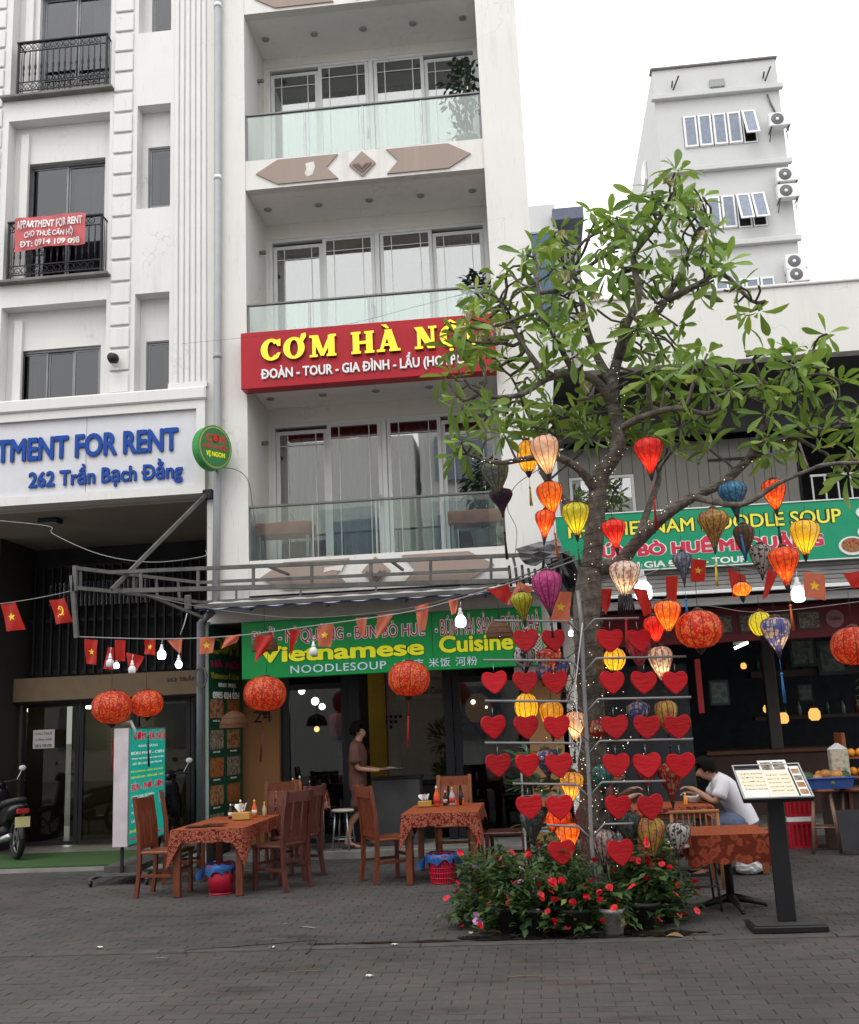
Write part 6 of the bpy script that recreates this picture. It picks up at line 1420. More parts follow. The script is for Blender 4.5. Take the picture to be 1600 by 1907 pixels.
bulb(301, 1220, 11.9, 19, 'bright round cornered bulb above the pair of lanterns', 1); bulb(333, 1238, 11.9, 17, 'lower bright bulb right of the pair of lanterns', 1, 'round')
bulb(584, 1214, 11.0, 18, 'white bulb hanging in front of the yellow sign lettering'); bulb(858, 1158, 10.2, 24, 'lit white bulb in front of the upper sign line', 1)
bulb(1198, 1102, 9.6, 38, 'large glaring bulb right of the trunk', 1); bulb(1487, 1108, 10.0, 30, 'large glaring bulb under the orange red lantern', 1); bulb(1040, 1222, 9.5, 18, 'lit bulb glimpsed behind the hearts left of the trunk', 1); bulb(1064, 1180, 9.6, 12, 'small lit bulb behind the top of the heart rack', 1)
# woven dome lamps
WOV = mat('woven_rattan', (.075, .030, .012), .7, var=.3, scale=40, bmp=.6, bscale=150)
def dome(px, py, w_, h_, Y, lab):
    c = P(px, py, Y); k = Y/FPX; r = w_*k/2; h = h_*k; t = thing('woven_dome_lamp', lab, 'lamp', tuple(c), group='woven dome lamps')
    q = MB(); prof = [(r, -h/2), (r*.99, -h*.25), (r*.85, h*.1), (r*.55, h*.38), (r*.2, h*.5)]; n = 24; vs = [(rr*math.cos(2*math.pi*j/n), rr*math.sin(2*math.pi*j/n), z) for rr, z in prof for j in range(n)]
    q.smooth = True; q.add(vs, [(i*n+j, i*n+(j+1) % n, (i+1)*n+(j+1) % n, (i+1)*n+j) for i in range(4) for j in range(n)]); q.build('lamp_shade', WOV, t, local=True)
    q = MB()
    for rr, z in prof: q.tube([(rr*1.01*math.cos(2*math.pi*j/20), rr*1.01*math.sin(2*math.pi*j/20), z) for j in range(21)], .003, 4, False)
    q.build('hoops', mat('rattan_dark', (.08, .035, .015), .7), t, local=True)
    q = MB(); q.ball((0, 0, -h*.3), .028, 8); q.build('bulb', emit_mat('dome_bulb', (1, .85, .6), 12), t, local=True)
    q = MB(); q.tube([(0, 0, h*.5), (0, 0, h*.5+.3)], .004, 4); q.build('cord', BLACK, t, local=True)
dome(493, 1196, 50, 32, 12.4, 'woven dome lamp behind the twisted flag at the sign start'); dome(930, 1172, 50, 30, 11.5, 'woven dome lamp in front of the sign next to the hearts'); dome(436, 1340, 54, 30, 12.3, 'woven dome lamp before the menu board'); 
c = P(891, 1318, 15.2); t = thing('woven_basket_lamp', 'round woven basket lamp glowing behind the right shop window', 'lamp', tuple(c)); q = MB(); q.lathe([(.10, -.20), (.17, -.12), (.19, 0), (.16, .12), (.06, .20)], 16); q.build('lamp_shade', mat('lit_rattan', (.25, .11, .04), .7, scale=30, var=.4, emis=(1, .45, .15), estr=.16), t, local=True)
q = MB(); q.ball((-.06, -.16, .08), .035, 8); q.ball((.12, -.14, .0), .02, 8); q.build('bulb', emit_mat('dome_bulb', (1, .85, .6), 12), t, local=True)
# checked paper and hanging white bag things by the sign end
c = P(1000, 1205, 9.6); q = MB(); q.bbox(c.x-.07, c.x+.05, 9.6, 9.62, c.z-.14, c.z+.12, .004)
m = mat('check_print', (.4, .4, .38)); nt = m.node_tree; ck = nt.nodes.new('ShaderNodeTexChecker'); ck.inputs['Scale'].default_value = 60; ck.inputs[1].default_value = (.5, .5, .46, 1); ck.inputs[2].default_value = (.05, .06, .04, 1); nt.links.new(coords(nt, 'World'), ck.inputs[0]); nt.links.new(ck.outputs[0], nt.nodes['Principled BSDF'].inputs['Base Color'])
tag(q.build('checked_card', m), 'checked black and white card hanging behind the top left hearts', 'card')
# grey satellite-like cable bundle on side post
c = P(374, 1262, 13.1); q = MB(); q.tube([(c.x+.09*math.cos(a)*(1-.03*i/4), 13.1+.02*math.sin(a*.5), c.z+.10*math.sin(a)*1.3) for i, a in enumerate([k*.5 for k in range(40)])], .006, 4); tag(q.build('cable_coil', GALV), 'small coil of cable hung on the grey side post', 'cable coil')
# ================================================================ TABLES, CHAIRS
REDW = wood_mat('red_brown_wood', (.135, .034, .015), .35); REDW2 = wood_mat('dark_red_wood', (.075, .019, .012), .4); OAK = wood_mat('orange_wood', (.19, .052, .018), .4)
def cloth_mat(name, base, fig, thr=.5, sc=38):
    if name in MC: return MC[name]
    m, nt, b = node_mat(name); v = coords(nt, 'Object'); vo = nt.nodes.new('ShaderNodeTexVoronoi'); vo.inputs['Scale'].default_value = sc; nt.links.new(v, vo.inputs['Vector'])
    n = noise(nt, v, sc*1.2, 3, .6); f = mixc(nt, .5, vo.outputs['Distance'], n)
    pt = ramp(nt, f, [(thr-.05, base), (thr, fig), (thr+.07, fig), (thr+.11, tuple(c*.55 for c in base))])
    nt.links.new(pt, b.inputs['Base Color']); b.inputs['Roughness'].default_value = .8; b.inputs['Specular IOR Level'].default_value = .15; MC[name] = m; return m
CL = cloth_mat('tablecloth_print', (.17, .020, .012), (.30, .10, .06), .44, 42); CLT = cloth_mat('tablecloth_glare_top', (.26, .050, .018), (.30, .085, .035), .47, 60); CLB = cloth_mat('tablecloth_big_print', (.24, .040, .018), (.27, .062, .030), .42, 14)  # cloth tops brighter and plainer than the sides: glare put into the colour
def table(name, label, x0, x1, y0, y1, z, legw=.065, mt=None, group='dining tables on the pavement'):
    t = thing(name, label, 'table', ((x0+x1)/2, (y0+y1)/2, 0), group=group); mt = mt or REDW
    q = MB(); q.bbox(x0, x1, y0, y1, z-.03, z, .005); q.build('tabletop', mt, t)
    for sx in (0, 1):
        for sy in (0, 1):
            x = x0+.02 if sx == 0 else x1-.02-legw; y = y0+.02 if sy == 0 else y1-.02-legw
            q = MB(); q.bbox(x, x+legw, y, y+legw, 0.002, z-.031, .006); q.build('leg', mt, t)
    q = MB(); q.box(x0+.03, x1-.03, y0+.035, y0+.055, z-.11, z-.031); q.box(x0+.03, x1-.03, y1-.055, y1-.035, z-.11, z-.031); q.box(x0+.035, x0+.055, y0+.056, y1-.056, z-.11, z-.031); q.box(x1-.055, x1-.035, y0+.056, y1-.056, z-.11, z-.031); q.build('apron', mt, t)
    return t
def cloth(label, x0, x1, y0, y1, z, drop, corner, seed=0, top=None, side=None):
    rnd = random.Random(seed); e = .008; x0 -= e; x1 += e; y0 -= e; y1 += e; q = MB(); zt = z+.004
    q.add([(x0, y0, zt), (x1, y0, zt), (x1, y1, zt), (x0, y1, zt)], [(0, 1, 2, 3)])
    n = 14; per = []
    for (ax, ay), (bx, by), nx, ny in (((x0, y0), (x1, y0), 0, -1), ((x1, y0), (x1, y1), 1, 0), ((x1, y1), (x0, y1), 0, 1), ((x0, y1), (x0, y0), -1, 0)):
        for i in range(n): t = i/n; per.append((ax+(bx-ax)*t, ay+(by-ay)*t, nx, ny, min(t, 1-t)*2))
    N = len(per); rows = []
    for k in range(5):
        f = k/4; r_ = []
        for i, (x, y, nx, ny, c_) in enumerate(per):
            cc = max(0, 1-c_*3.2); d = drop*(1+.06*math.sin(i*1.7+seed)) + corner*cc**1.5
            o_ = f*(.012+.016*math.sin(i*1.1+seed*2)+.035*cc)
            if i % n == 0: px_, py_ = per[i-1][2:4]; nx2, ny2 = (nx+px_)*.6, (ny+py_)*.6
            else: nx2, ny2 = nx, ny
            r_.append((x+nx2*o_, y+ny2*o_, zt-d*f))
        rows.append(r_)
    q.mi = 1; q.smooth = True; q.add([p for r_ in rows for p in r_], [(k*N+i, (k+1)*N+i, (k+1)*N+(i+1) % N, k*N+(i+1) % N) for k in range(4) for i in range(N)])
    return tag(q.build('tablecloth', [top or CLT, side or CL]), label, 'tablecloth', 'patterned red tablecloths')
def chair(label, x, y, rz, mt=None, h=1.0, group='tall backed wooden chairs'):
    """seat faces local +Y; back at local -Y"""
    mt = mt or REDW; t = thing('wooden_chair', label, 'chair', (x, y, 0), rz, group)
    def b_(nm, f, m2=None): q = MB(); f(q); return q.build(nm, m2 or mt, t, local=True)
    b_('seat', lambda q: q.bbox(-.21, .21, -.19, .23, .425, .455, .008), OAK if mt is REDW else mt)
    for sx in (-1, 1):
        b_('leg', lambda q: q.bbox(sx*.19-.02, sx*.19+.02, .17, .21, .002, .424, .004))
        def rear(q):
            P_ = [(-.235, .002), (-.205, .22), (-.20, .45), (-.215, .70), (-.265, h)]
            for (ya, za), (yb, zb) in zip(P_[:-1], P_[1:]): q.bar((sx*.19, ya, za), (sx*.19, yb, zb), .042, .04, (0, 1, 0))
        b_('rear_post', rear)
    def slat(q, a, b__, m_=None):
        P_ = [(-.205, .52), (-.215, .70), (-.245, .88)]
        for (ya, za), (yb, zb) in zip(P_[:-1], P_[1:]): q.bar(((a+b__)/2, ya, za), ((a+b__)/2, yb, zb), b__-a, .016, (0, 1, 0))
    for a, b__ in ((-.165, -.085), (-.06, .06), (.085, .165)): b_('back_slat', lambda q: slat(q, a, b__))
    b_('top_rail', lambda q: (q.bar((-.17, -.252, .93), (.17, -.252, .93), .03, .11, (0, 0, 1)), ))
    b_('lower_rail', lambda q: q.bar((-.17, -.203, .50), (.17, -.203, .50), .025, .05, (0, 0, 1)))
    b_('stretcher', lambda q: (q.box(-.2, -.18, -.185, .169, .2, .23), q.box(.18, .2, -.185, .169, .2, .23), q.box(-.169, .169, .18, .2, .25, .28)))
    return t
T1 = table('dining_table', 'long wooden table at the left with folded menus lying on its cloth', -3.83, -3.08, 10.78, 12.3, .66)
cloth('red cloth hanging to long points on the left long table', -3.83, -3.08, 10.78, 12.3, .66, .13, .26, 1)
T3 = table('dining_table', 'wooden table in the middle before the open doorway', -1.50, -.72, 11.15, 12.35, .705)
cloth('red cloth on the middle table before the doorway', -1.50, -.72, 11.15, 12.35, .705, .13, .22, 2)
T4 = table('dining_table', 'wooden table behind the hearts where the man in white eats', .85, 1.62, 10.9, 11.6, .70, mt=OAK)
cloth('red cloth under the eating man in white', .85, 1.62, 10.9, 11.6, .70, .06, .08, 3)
chair('side on chair at the front left corner of the left table', -3.98, 11.05, R(-95)); chair('second chair along the left side of the left table, its back glowing red', -4.12, 12.05, R(-68))
chair('front chair on the right side of the left table seen from behind', -2.80, 11.22, R(62), REDW2); chair('rear chair on the right side of the left table', -2.82, 12.0, R(70), REDW2)
chair('chair behind the sauce bottles of the left table', -3.30, 13.05, R(180)); 
chair('chair on the left side of the middle table with its back turned', -1.72, 11.55, R(-58)); chair('pale orange chair standing behind the middle table', -1.10, 12.75, R(180), OAK); chair('dark chair on the right side of the middle table', -.45, 11.75, R(85), REDW2)
# back small table on steel legs
t = thing('side_table', 'small table on steel legs before the left shop window', 'table', (-3.15, 13.75, .09)); q = MB(); q.bbox(-3.5, -2.85, 13.5, 13.95, .80, .825, .004); q.build('tabletop', REDW, t)
for x in (-3.47, -2.90):
    for y in (13.53, 13.9): q = MB(); q.tube([(x, y, .092), (x, y, .80)], .014, 6); q.build('leg', STEEL, t)
q = MB(); q.tube([(-3.47, 13.53, .28), (-2.9, 13.53, .28)], .011, 6); q.tube([(-2.9, 13.53, .28), (-2.9, 13.9, .28)], .011, 6); q.build('stretcher', STEEL, t)
cloth('white sprigged red cloth on the small steel legged table', -3.5, -2.85, 13.5, 13.95, .825, .22, .08, 4, side=cloth_mat('tablecloth_sprig', (.34, .045, .03), (.62, .40, .32), .40, 24))
def steel_stool(label, x, y, z0, h, seatm, group='round steel legged stools'):
    t = thing('stool', label, 'stool', (x, y, z0), group=group); q = MB(); q.lathe([(.14, h-.035), (.155, h-.02), (.155, h-.006), (.14, h)], 16); q.build('seat', seatm, t, local=True)
    for k in range(4): a = k*math.pi/2+.6; q = MB(); q.tube([(.11*math.cos(a), .11*math.sin(a), h-.036), (.16*math.cos(a), .16*math.sin(a), .002)], .011, 6); q.build('leg', STEEL, t, local=True)
    q = MB(); q.tube([(.145*math.cos(k*.314), .145*math.sin(k*.314), .14) for k in range(21)], .008, 5, False); q.build('foot_ring', STEEL, t, local=True); return t
CRM = mat('cream_vinyl', (.45, .43, .36), .5)
steel_stool('pale topped steel stool behind the walking waiter', -2.62, 13.80, .09, .50, CRM)
# chair with steel legs by the small front table
t = thing('steel_chair', 'low chair with cream seat and thin metal legs beside the small cloth covered table', 'chair', (1.18, 9.42, 0)); q = MB(); q.bbox(-.19, .19, -.19, .19, .50, .53, .012); q.build('seat', CRM, t, local=True)
for sx in (-1, 1):
    for sy in (-1, 1): q = MB(); q.tube([(sx*.16, sy*.16, .50), (sx*.185, sy*.185, .002)], .011, 6); q.build('leg', mat('bronze_tube', (.07, .06, .055), .4, .5), t, local=True)
q = MB(); q.tube([(-.18, -.18, .2), (.18, -.18, .2)], .008, 5); q.build('stretcher', mat('bronze_tube', (.07, .06, .055), .4, .5), t, local=True)
# small pedestal table front right
tx, ty = 1.47, 9.38; t = thing('pedestal_table', 'small square table on a black four footed pedestal beside the menu stand', 'table', (tx, ty, 0)); BI = mat('black_cast_iron', (.015, .015, .017), .5, .3)
q = MB(); q.bbox(-.31, .31, -.36, .36, .60, .625, .004); q.build('tabletop', OAK, t, local=True); q = MB(); q.tube([(0, 0, .05), (0, 0, .60)], .035, 10); q.build('pedestal', BI, t, local=True)
for k in range(4): a = k*math.pi/2+.15; q = MB(); q.tube([(.02*math.cos(a), .02*math.sin(a), .09), (.16*math.cos(a), .16*math.sin(a), .06), (.29*math.cos(a), .29*math.sin(a), .025)], [.035, .026, .02], 7); q.ball((.29*math.cos(a), .29*math.sin(a), .015), .018, 6, sz=.8); q.build('foot', BI, t, local=True)
cloth('rust cloth with large leaf print on the small pedestal table', tx-.31, tx+.31, ty-.36, ty+.36, .625, .22, .05, 5, side=CLB)
# bamboo chair and bench near the eating man
BMB = mat('bamboo', (.30, .13, .05), .5, var=.2); t = thing('bamboo_chair', 'low bamboo chair with a spindle back below the hanging red floral lantern', 'chair', (1.36, 10.55, 0))
q = MB(); q.bbox(-.22, .22, -.2, .2, .36, .40, .01); q.build('seat', BMB, t, local=True)
for sx in (-1, 1): q = MB(); q.tube([(sx*.21, -.2, .002), (sx*.21, -.2, .70)], .017, 6); q.build('rear_post', BMB, t, local=True); q = MB(); q.tube([(sx*.2, .19, .002), (sx*.2, .19, .36)], .016, 6); q.build('leg', BMB, t, local=True)
q = MB(); q.tube([(-.23, -.2, .70), (.23, -.2, .70)], .018, 6); q.build('top_rail', BMB, t, local=True); q = MB(); q.tube([(-.21, -.2, .46), (.21, -.2, .46)], .012, 6); q.build('lower_rail', BMB, t, local=True)
for k in range(7): q = MB(); q.tube([(-.16+k*.053, -.2, .46), (-.16+k*.053, -.2, .70)], .006, 5); q.build('spindle', BMB, t, local=True)
t = thing('wooden_bench', 'orange brown slab bench the eating man sits on', 'bench', (1.93, 11.45, 0)); q = MB(); q.bbox(-.24, .26, -.25, .25, .41, .45, .01); q.build('seat', OAK, t, local=True)
for x in (-.2, .16): q = MB(); q.bbox(x, x+.07, -.24, .24, .002, .409, .006); q.build('side_panel', OAK, t, local=True)
t = thing('wooden_bench', 'orange brown bench behind the menu stand', 'bench', (2.25, 12.3, 0)); q = MB(); q.bbox(-.2, .3, -.2, .2, .66, .70, .01); q.build('seat', OAK, t, local=True)
for x in (-.16, .2): q = MB(); q.bbox(x, x+.07, -.18, .18, .002, .659, .006); q.build('side_panel', OAK, t, local=True)
# sauces, tissue boxes, menus
SAUCE = mat('chilli_sauce', (.62, .09, .01), .2); SOY = mat('soy_bottle', (.03, .012, .01), .15); WCAP = mat('white_cap', (.6, .6, .58), .4)
def bottle(x, y, z, h, m_, capm, label, lab=None):
    t = thing('sauce_bottle', label, 'bottle', (x, y, z), group='sauce bottles on the tables'); r = h*.16
    q = MB(); q.lathe([(r*.9, .001), (r, h*.04), (r, h*.5), (r*.75, h*.62), (r*.35, h*.78), (r*.32, h*.86)], 12); q.build('bottle_body', m_, t, local=True)
    q = MB(); q.lathe([(r*.42, h*.861), (r*.40, h*.93), (r*.15, h)], 10); q.build('cap', capm, t, local=True)
    if lab: q = MB(); q.lathe([(r*1.03, h*.15), (r*1.03, h*.42)], 12); q.build('paper_label', lab, t, local=True)
z1 = .669; z3 = .714; PL = mat('paper_label', (.55, .50, .42), .7); RL = mat('red_label', (.5, .04, .03), .7)
bottle(-3.44, 11.95, z1, .20, SAUCE, WCAP, 'orange chilli bottle nearest the tissue box on the left table', RL); bottle(-3.30, 12.02, z1, .19, SAUCE, mat('yellow_cap', (.6, .4, .05)), 'chilli bottle with a yellow cap on the left table', PL)
bottle(-3.20, 12.08, z1, .16, mat('pale_bottle', (.42, .32, .18), .3), mat('yellow_cap', (.6, .4, .05)), 'pale round bottle at the right of the left table'); bottle(-3.55, 11.93, z1, .16, SOY, WCAP, 'dark soy bottle at the left of the left table bottles', PL)
bottle(-1.22, 12.02, z3, .22, SAUCE, WCAP, 'tall orange chilli bottle at the left of the middle table bottles', RL); bottle(-1.13, 12.1, z3, .16, SOY, WCAP, 'dark bottle beside the tall chilli bottle on the middle table', PL)
bottle(-1.05, 12.05, z3, .20, mat('clear_bottle', (.40, .40, .42), .2), mat('yellow_cap', (.6, .4, .05)), 'clear bottle with a yellow cap on the middle table', RL); bottle(-.95, 12.1, z3, .19, SOY, BLACK, 'black bottle rightmost on the middle table'); bottle(-1.0, 11.95, z3, .08, SAUCE, SAUCE, 'short red pepper pot on the middle table')
bottle(-.92, 11.98, z3, .08, SAUCE, WCAP, 'second short red pot at the right of the middle table')
bottle(-3.25, 13.7, .83, .18, SAUCE, WCAP, 'left chilli bottle on the small steel legged table'); bottle(-3.17, 13.75, .83, .20, mat('brown_sauce', (.28, .10, .03), .3), WCAP, 'taller brown bottle on the small steel legged table'); bottle(-3.05, 13.8, .83, .13, SOY, WCAP, 'dark bottle on the small steel legged table')
bottle(1.38, 11.05, .709, .12, mat('orange_juice', (.72, .28, .03), .3), WCAP, 'orange drink beside the bowl of the eating man')
def tissue(x, y, z, s_, lab):
    t = thing('tissue_box', lab, 'tissue box', (x, y, z), group='tissue boxes on the tables'); q = MB(); q.bbox(-.085*s_, .085*s_, -.05, .05, .001, .07*s_, .006); q.build('box', mat('ochre_card', (.42, .24, .06), .6), t, local=True)
    q = MB(); rnd = random.Random(3)
    for k in range(5): leaf(q, Vector((rnd.uniform(-.03, .03), 0, .07*s_)), Vector((rnd.uniform(-.5, .8), rnd.uniform(-.3, .3), 1)).normalized(), .09*s_, .06, rnd, 5, .4, .3)
    q.build('tissue', mat('tissue_white', (.7, .7, .7), .9), t, local=True)
tissue(-3.36, 11.72, z1, 1.15, 'ochre tissue box with white tissue on the left table'); tissue(-1.35, 12.0, z3, .9, 'small ochre tissue box on the middle table'); tissue(-3.40, 13.65, .83, .7, 'tiny tissue box on the small steel legged table')
for i, (x, y, a) in enumerate(((-3.62, 10.98, .1), (-3.45, 11.05, -.12))): q = MB(); q.obox((x, y, z1+.008+.009*i), (.22, .15, .008), Matrix.Rotation(a, 3, 'Z')); tag(q.build('menu_card', mat('dark_menu', (.05, .022, .015), .4)), ['dark folded menu lying at the front corner of the left table', 'second dark menu overlapping the first on the left table'][i], 'menu')
# baskets
def basket(x, y, lab, lattice=True, r=.145, h=.29):
    t = thing('waste_basket', lab, 'basket', (x, y, 0), group='red plastic waste baskets'); RP = mat('red_plastic', (.42, .012, .035), .35)
    q = MB(); q.lathe([(r*.82, .003), (r*.83, .02)], 20); q.build('base', RP, t, local=True)
    if lattice:
        q = MB(); n = 30
        for k in range(n): a = 2*math.pi*k/n; q.bar((r*.83*math.cos(a), r*.83*math.sin(a), .02), (r*math.cos(a), r*math.sin(a), h-.02), .016, .004, (math.cos(a), math.sin(a), 0))
        for z in (.06, .11, .16, .21, .25): rr = r*(.83+.17*z/h)+.001; q.tube([(rr*math.cos(2*math.pi*k/24), rr*math.sin(2*math.pi*k/24), z) for k in range(25)], .006, 4, False)
        q.build('lattice', RP, t, local=True)
        q = MB(); q.lathe([(r*.80, .021), (r*.96, h*.9)], 20); q.build('liner', mat('wine_liner', (.20, .008, .03), .5), t, local=True)
    else: q = MB(); q.lathe([(r*.83, .021), (r*.99, h-.025)], 24); q.build('side', RP, t, local=True)
    q = MB(); q.tube([(r*1.02*math.cos(2*math.pi*k/24), r*1.02*math.sin(2*math.pi*k/24), h-.01) for k in range(25)], .012, 6, False); q.build('rim', RP, t, local=True)
    rnd = random.Random(int(x*10)); q = MB(); n = 28; rows = []
    for zf, ro in ((h-.05, .95), (h+.008, 1.02), (h+.010, 1.07), (h-.035, 1.10), (h-.075, 1.085)):
        rows.append([(r*(ro+rnd.uniform(-.03, .06))*math.cos(2*math.pi*k/n), r*(ro+rnd.uniform(-.03, .06))*math.sin(2*math.pi*k/n), zf+rnd.uniform(-.012, .012)*(1+3*(zf < h-.06))) for k in range(n)])
    q.smooth = True; q.add([p for r_ in rows for p in r_], [(j*n+k, (j+1)*n+k, (j+1)*n+(k+1) % n, j*n+(k+1) % n) for j in range(4) for k in range(n)]); q.build('blue_bag', mat('blue_bag', (.02, .09, .27), .4, var=.3, scale=30), t, local=True)
    for s_ in (-1, 1): leafq = MB(); leaf(leafq, Vector((s_*r*1.1, -.03, h-.01)), Vector((s_*.5, -.2, -1)).normalized(), .16, .09, random.Random(2), 5, .4, .2); leafq.build('bag_flap', mat('blue_bag', (.03, .14, .42), .25), t, local=True)
basket(-3.38, 11.0, 'smooth red waste basket with a blue bag under the left table', False); basket(-1.12, 11.28, 'lattice red waste basket with a blue bag under the middle table', True)

# ================================================================ LIGHTBOX SIGN on wheels
zb = P(236, 1577, 11.8).z; zt = P(238, 1356, 11.8).z; a = P(237, 1577, 11.8); b_ = G(306, 1554, zb); a = Vector((a.x, a.y, 0)); b_ = Vector((b_.x, b_.y, 0)); ux = (b_-a); Wd = ux.length; ux.normalize(); 
print('LIGHTBOX', Wd)
nn = Vector((ux.y, -ux.x, 0)); LBt = thing('lightbox_sign', 'wheeled upright lightbox with a teal food menu face and pale side', 'sign', (a.x, a.y, 0))
def fr(u, d, z): return a+ux*u+nn*d+Vector((0, 0, z))
def slab(name, u0, u1, d0, d1, z0, z1, m_, par): q = MB(); vs = [fr(u, d, z) for z in (z0, z1) for u, d in ((u0, d0), (u1, d0), (u1, d1), (u0, d1))]; q.add(vs, [(0, 1, 2, 3), (7, 6, 5, 4), (0, 4, 5, 1), (1, 5, 6, 2), (2, 6, 7, 3), (3, 7, 4, 0)]); return q.build(name, m_, par)
slab('box_side', 0, Wd, -.17, -.002, zb, zt, mat('lilac_grey_side', (.50, .45, .48), .5), LBt)
slab('face', .012, Wd-.012, -.001, .004, zb+.012, zt-.012, mat('teal_lit_face', (.01, .30, .24), .4, var=.03, emis=(.01, .42, .32), estr=.35), LBt)
for u0, u1, z0, z1 in ((0, Wd, zt-.012, zt+.006), (0, Wd, zb-.006, zb+.012), (0, .012, zb+.0121, zt-.0121), (Wd-.012, Wd, zb+.0121, zt-.0121)): slab('frame_strip', u0, u1, -.001, .010, z0, z1, ALU, LBt)
AXL = (a, ux, (0, 0, 1), nn); ROSE = mat('rose_letter', (.55, .02, .07), .5, emis=(.6, .02, .07), estr=.2); WL2 = mat('white_lit_letter', (.7, .75, .72), .5, emis=(.7, .8, .75), estr=.25); YL2 = mat('yellow_lit_letter', (.6, .7, .05), .5, emis=(.6, .7, .05), estr=.25)
H_ = zt-zb; rows_ = [('CƠM HÀ NỘI', .985, .875, .1, .98, ROSE, 1), ('NHÀ HÀNG', .855, .83, .25, .78, WL2, 0), ('BÚN PHỞ - CƠM', .80, .765, .06, .96, WL2, 0), ('PHỤC VỤ ĂN SÁNG, CƠM PHẦN', .745, .72, .08, .96, WL2, 0), ('ĐẶT TIỆC, GIAO HÀNG TẬN NƠI', .70, .675, .1, .9, WL2, 0),
  ('MÌ QUẢNG - BÚN BÒ HUẾ', .635, .61, .06, .94, YL2, 0), ('BÚN HẢI SẢN - BÚN CHẢ - NEM', .585, .56, .06, .94, YL2, 0), ('BÚN - PHỞ - CƠM', .535, .455, .08, .92, ROSE, 1), ('CANH CUA, CÀ PHÁO', .42, .385, .08, .68, WL2, 0), ('THỊT RANG CHÁY', .35, .315, .08, .60, WL2, 0), ('THỊT KHO, CÁ KHO', .285, .25, .08, .66, WL2, 0), ('CÁ KHO', .215, .185, .08, .34, WL2, 0), ('PHỞ BÒ - PHỞ GÀ', .135, .10, .05, .80, YL2, 0), ('VIETNAMESE CUISINE', .065, .04, .05, .9, ROSE, 0)]
for s_, z1, z0, u0, u1, m_, ol in rows_:
    if ol: text('letter_outline', s_, WL2, LBt, (Wd*u0-.004, zb+H_*z1+.004), (Wd*u1+.004, zb+H_*z0-.004), axes=AXL[:3]+(nn,), depth=.005, bold=.05)[0]
    o = text('lettering', s_, m_, LBt, (Wd*u0, zb+H_*z1), (Wd*u1, zb+H_*z0), axes=(a+nn*(.0015 if ol else 0), ux, (0, 0, 1), nn), depth=.0055, bold=.03)[0]
q = MB(); cc = fr(Wd*.84, 0, zb+H_*.36); q.add([cc+nn*.006]+[cc+nn*.006+ux*(.045*math.cos(k*.393))+Vector((0, 0, .07*math.sin(k*.393))) for k in range(16)], [(0, k+1, (k+1) % 16+1) for k in range(16)]); q.build('bowl_print', UPVC, LBt)
for u in (.06, Wd-.1): slab('leg', u, u+.03, -.10, -.07, .13, zb-.006, BLACKM, LBt)
for d in (-.42, .22): slab('base_bar', -.05, Wd+.1, d, d+.04, .07, .10, DKSTEEL, LBt)
for u in (.05, Wd-.09): slab('base_bar', u, u+.04, -.38, .219, .101, .13, DKSTEEL, LBt)
for u in (-.03, Wd+.07):
    for d in (-.40, .24): cc = fr(u, d, .035); q = MB(); q.lathe([(.03, -.012), (.034, 0), (.03, .012)], 12, cc, 'X'); q.build('wheel', BLACK, LBt)
slab('weight', .1, Wd-.15, -.3, .1, .131, .20, mat('cement_weight', (.07, .07, .068), .9), LBt)
cc = fr(.10, -.06, zt+.02); q = MB(); q.tube([cc+Vector((-.05, 0, .03)), cc+Vector((.05, 0, .05)), cc+Vector((.10, -.02, -.04)), cc+Vector((.12, -.03, -.16))], [.02, .022, .02, .012], 6); tag(q.build('plastic_wrap', mat('grey_plastic', (.30, .30, .29), .3, var=.3)), 'crumpled grey plastic bag knotted on top of the lightbox', 'plastic bag')

# ================================================================ MENU STAND
MS = thing('menu_stand', 'black upright stand holding tilted white menu sheets', 'menu stand', (1.70, 8.47, 0)); BKP = mat('satin_black', (.012, .012, .014), .35)
q = MB(); q.bbox(1.44, 1.98, 8.30, 8.64, .002, .05, .008); q.build('base', BKP, MS); q = MB(); q.bbox(1.46, 1.96, 8.32, 8.62, .0505, .058, .003); q.build('base_plate', mat('dull_black', (.03, .03, .03), .7), MS)
q = MB(); q.bbox(1.655, 1.785, 8.44, 8.50, .0585, 1.02, .006); q.build('post', BKP, MS)
bl, br = P(1385, 1490, 8.22), P(1516, 1478, 8.22); tl_, tr__ = P(1352, 1428, 8.60), P(1478, 1413, 8.60); br = Vector((br.x, br.y, bl.z)); uu = (br-bl); vv = (tl_-bl); uu.z = 0; vv.x = 0; 
if vv.z < .12: vv.z = .12
Wm, Hm = uu.length, vv.length; uu.normalize(); vv.normalize(); nm = uu.cross(vv).normalized()
def mp_(u, v_, d): return bl+uu*(u*Wm)+vv*(v_*Hm)+nm*d
def mslab(name, u0, u1, v0, v1, d0, d1, m_, par=None): q = MB(); q.add([mp_(u, v_, d) for d in (d0, d1) for u, v_ in ((u0, v0), (u1, v0), (u1, v1), (u0, v1))], [(3, 2, 1, 0), (4, 5, 6, 7), (0, 1, 5, 4), (1, 2, 6, 5), (2, 3, 7, 6), (3, 0, 4, 7)]); return q.build(name, m_, par or MS)
mslab('board', 0, 1, 0, 1, -.03, 0, BKP); 
for a4 in ((0, 1, 0, .03), (0, 1, .97, 1), (0, .02, .031, .969), (.98, 1, .031, .969)): mslab('frame_strip', *a4, .0005, .012, STEEL)
SH = mat('menu_sheet', (.62, .61, .57), .5, var=.04); SH2 = mat('cream_sheet', (.62, .56, .42), .5, var=.05)
s1_ = mslab('menu_sheet', .03, .46, .04, .86, .001, .004, SH); s2_ = mslab('menu_sheet', .40, .82, .04, 1.12, .0045, .008, SH); s3_ = mslab('menu_sheet', .83, .97, .04, .93, .001, .004, SH)
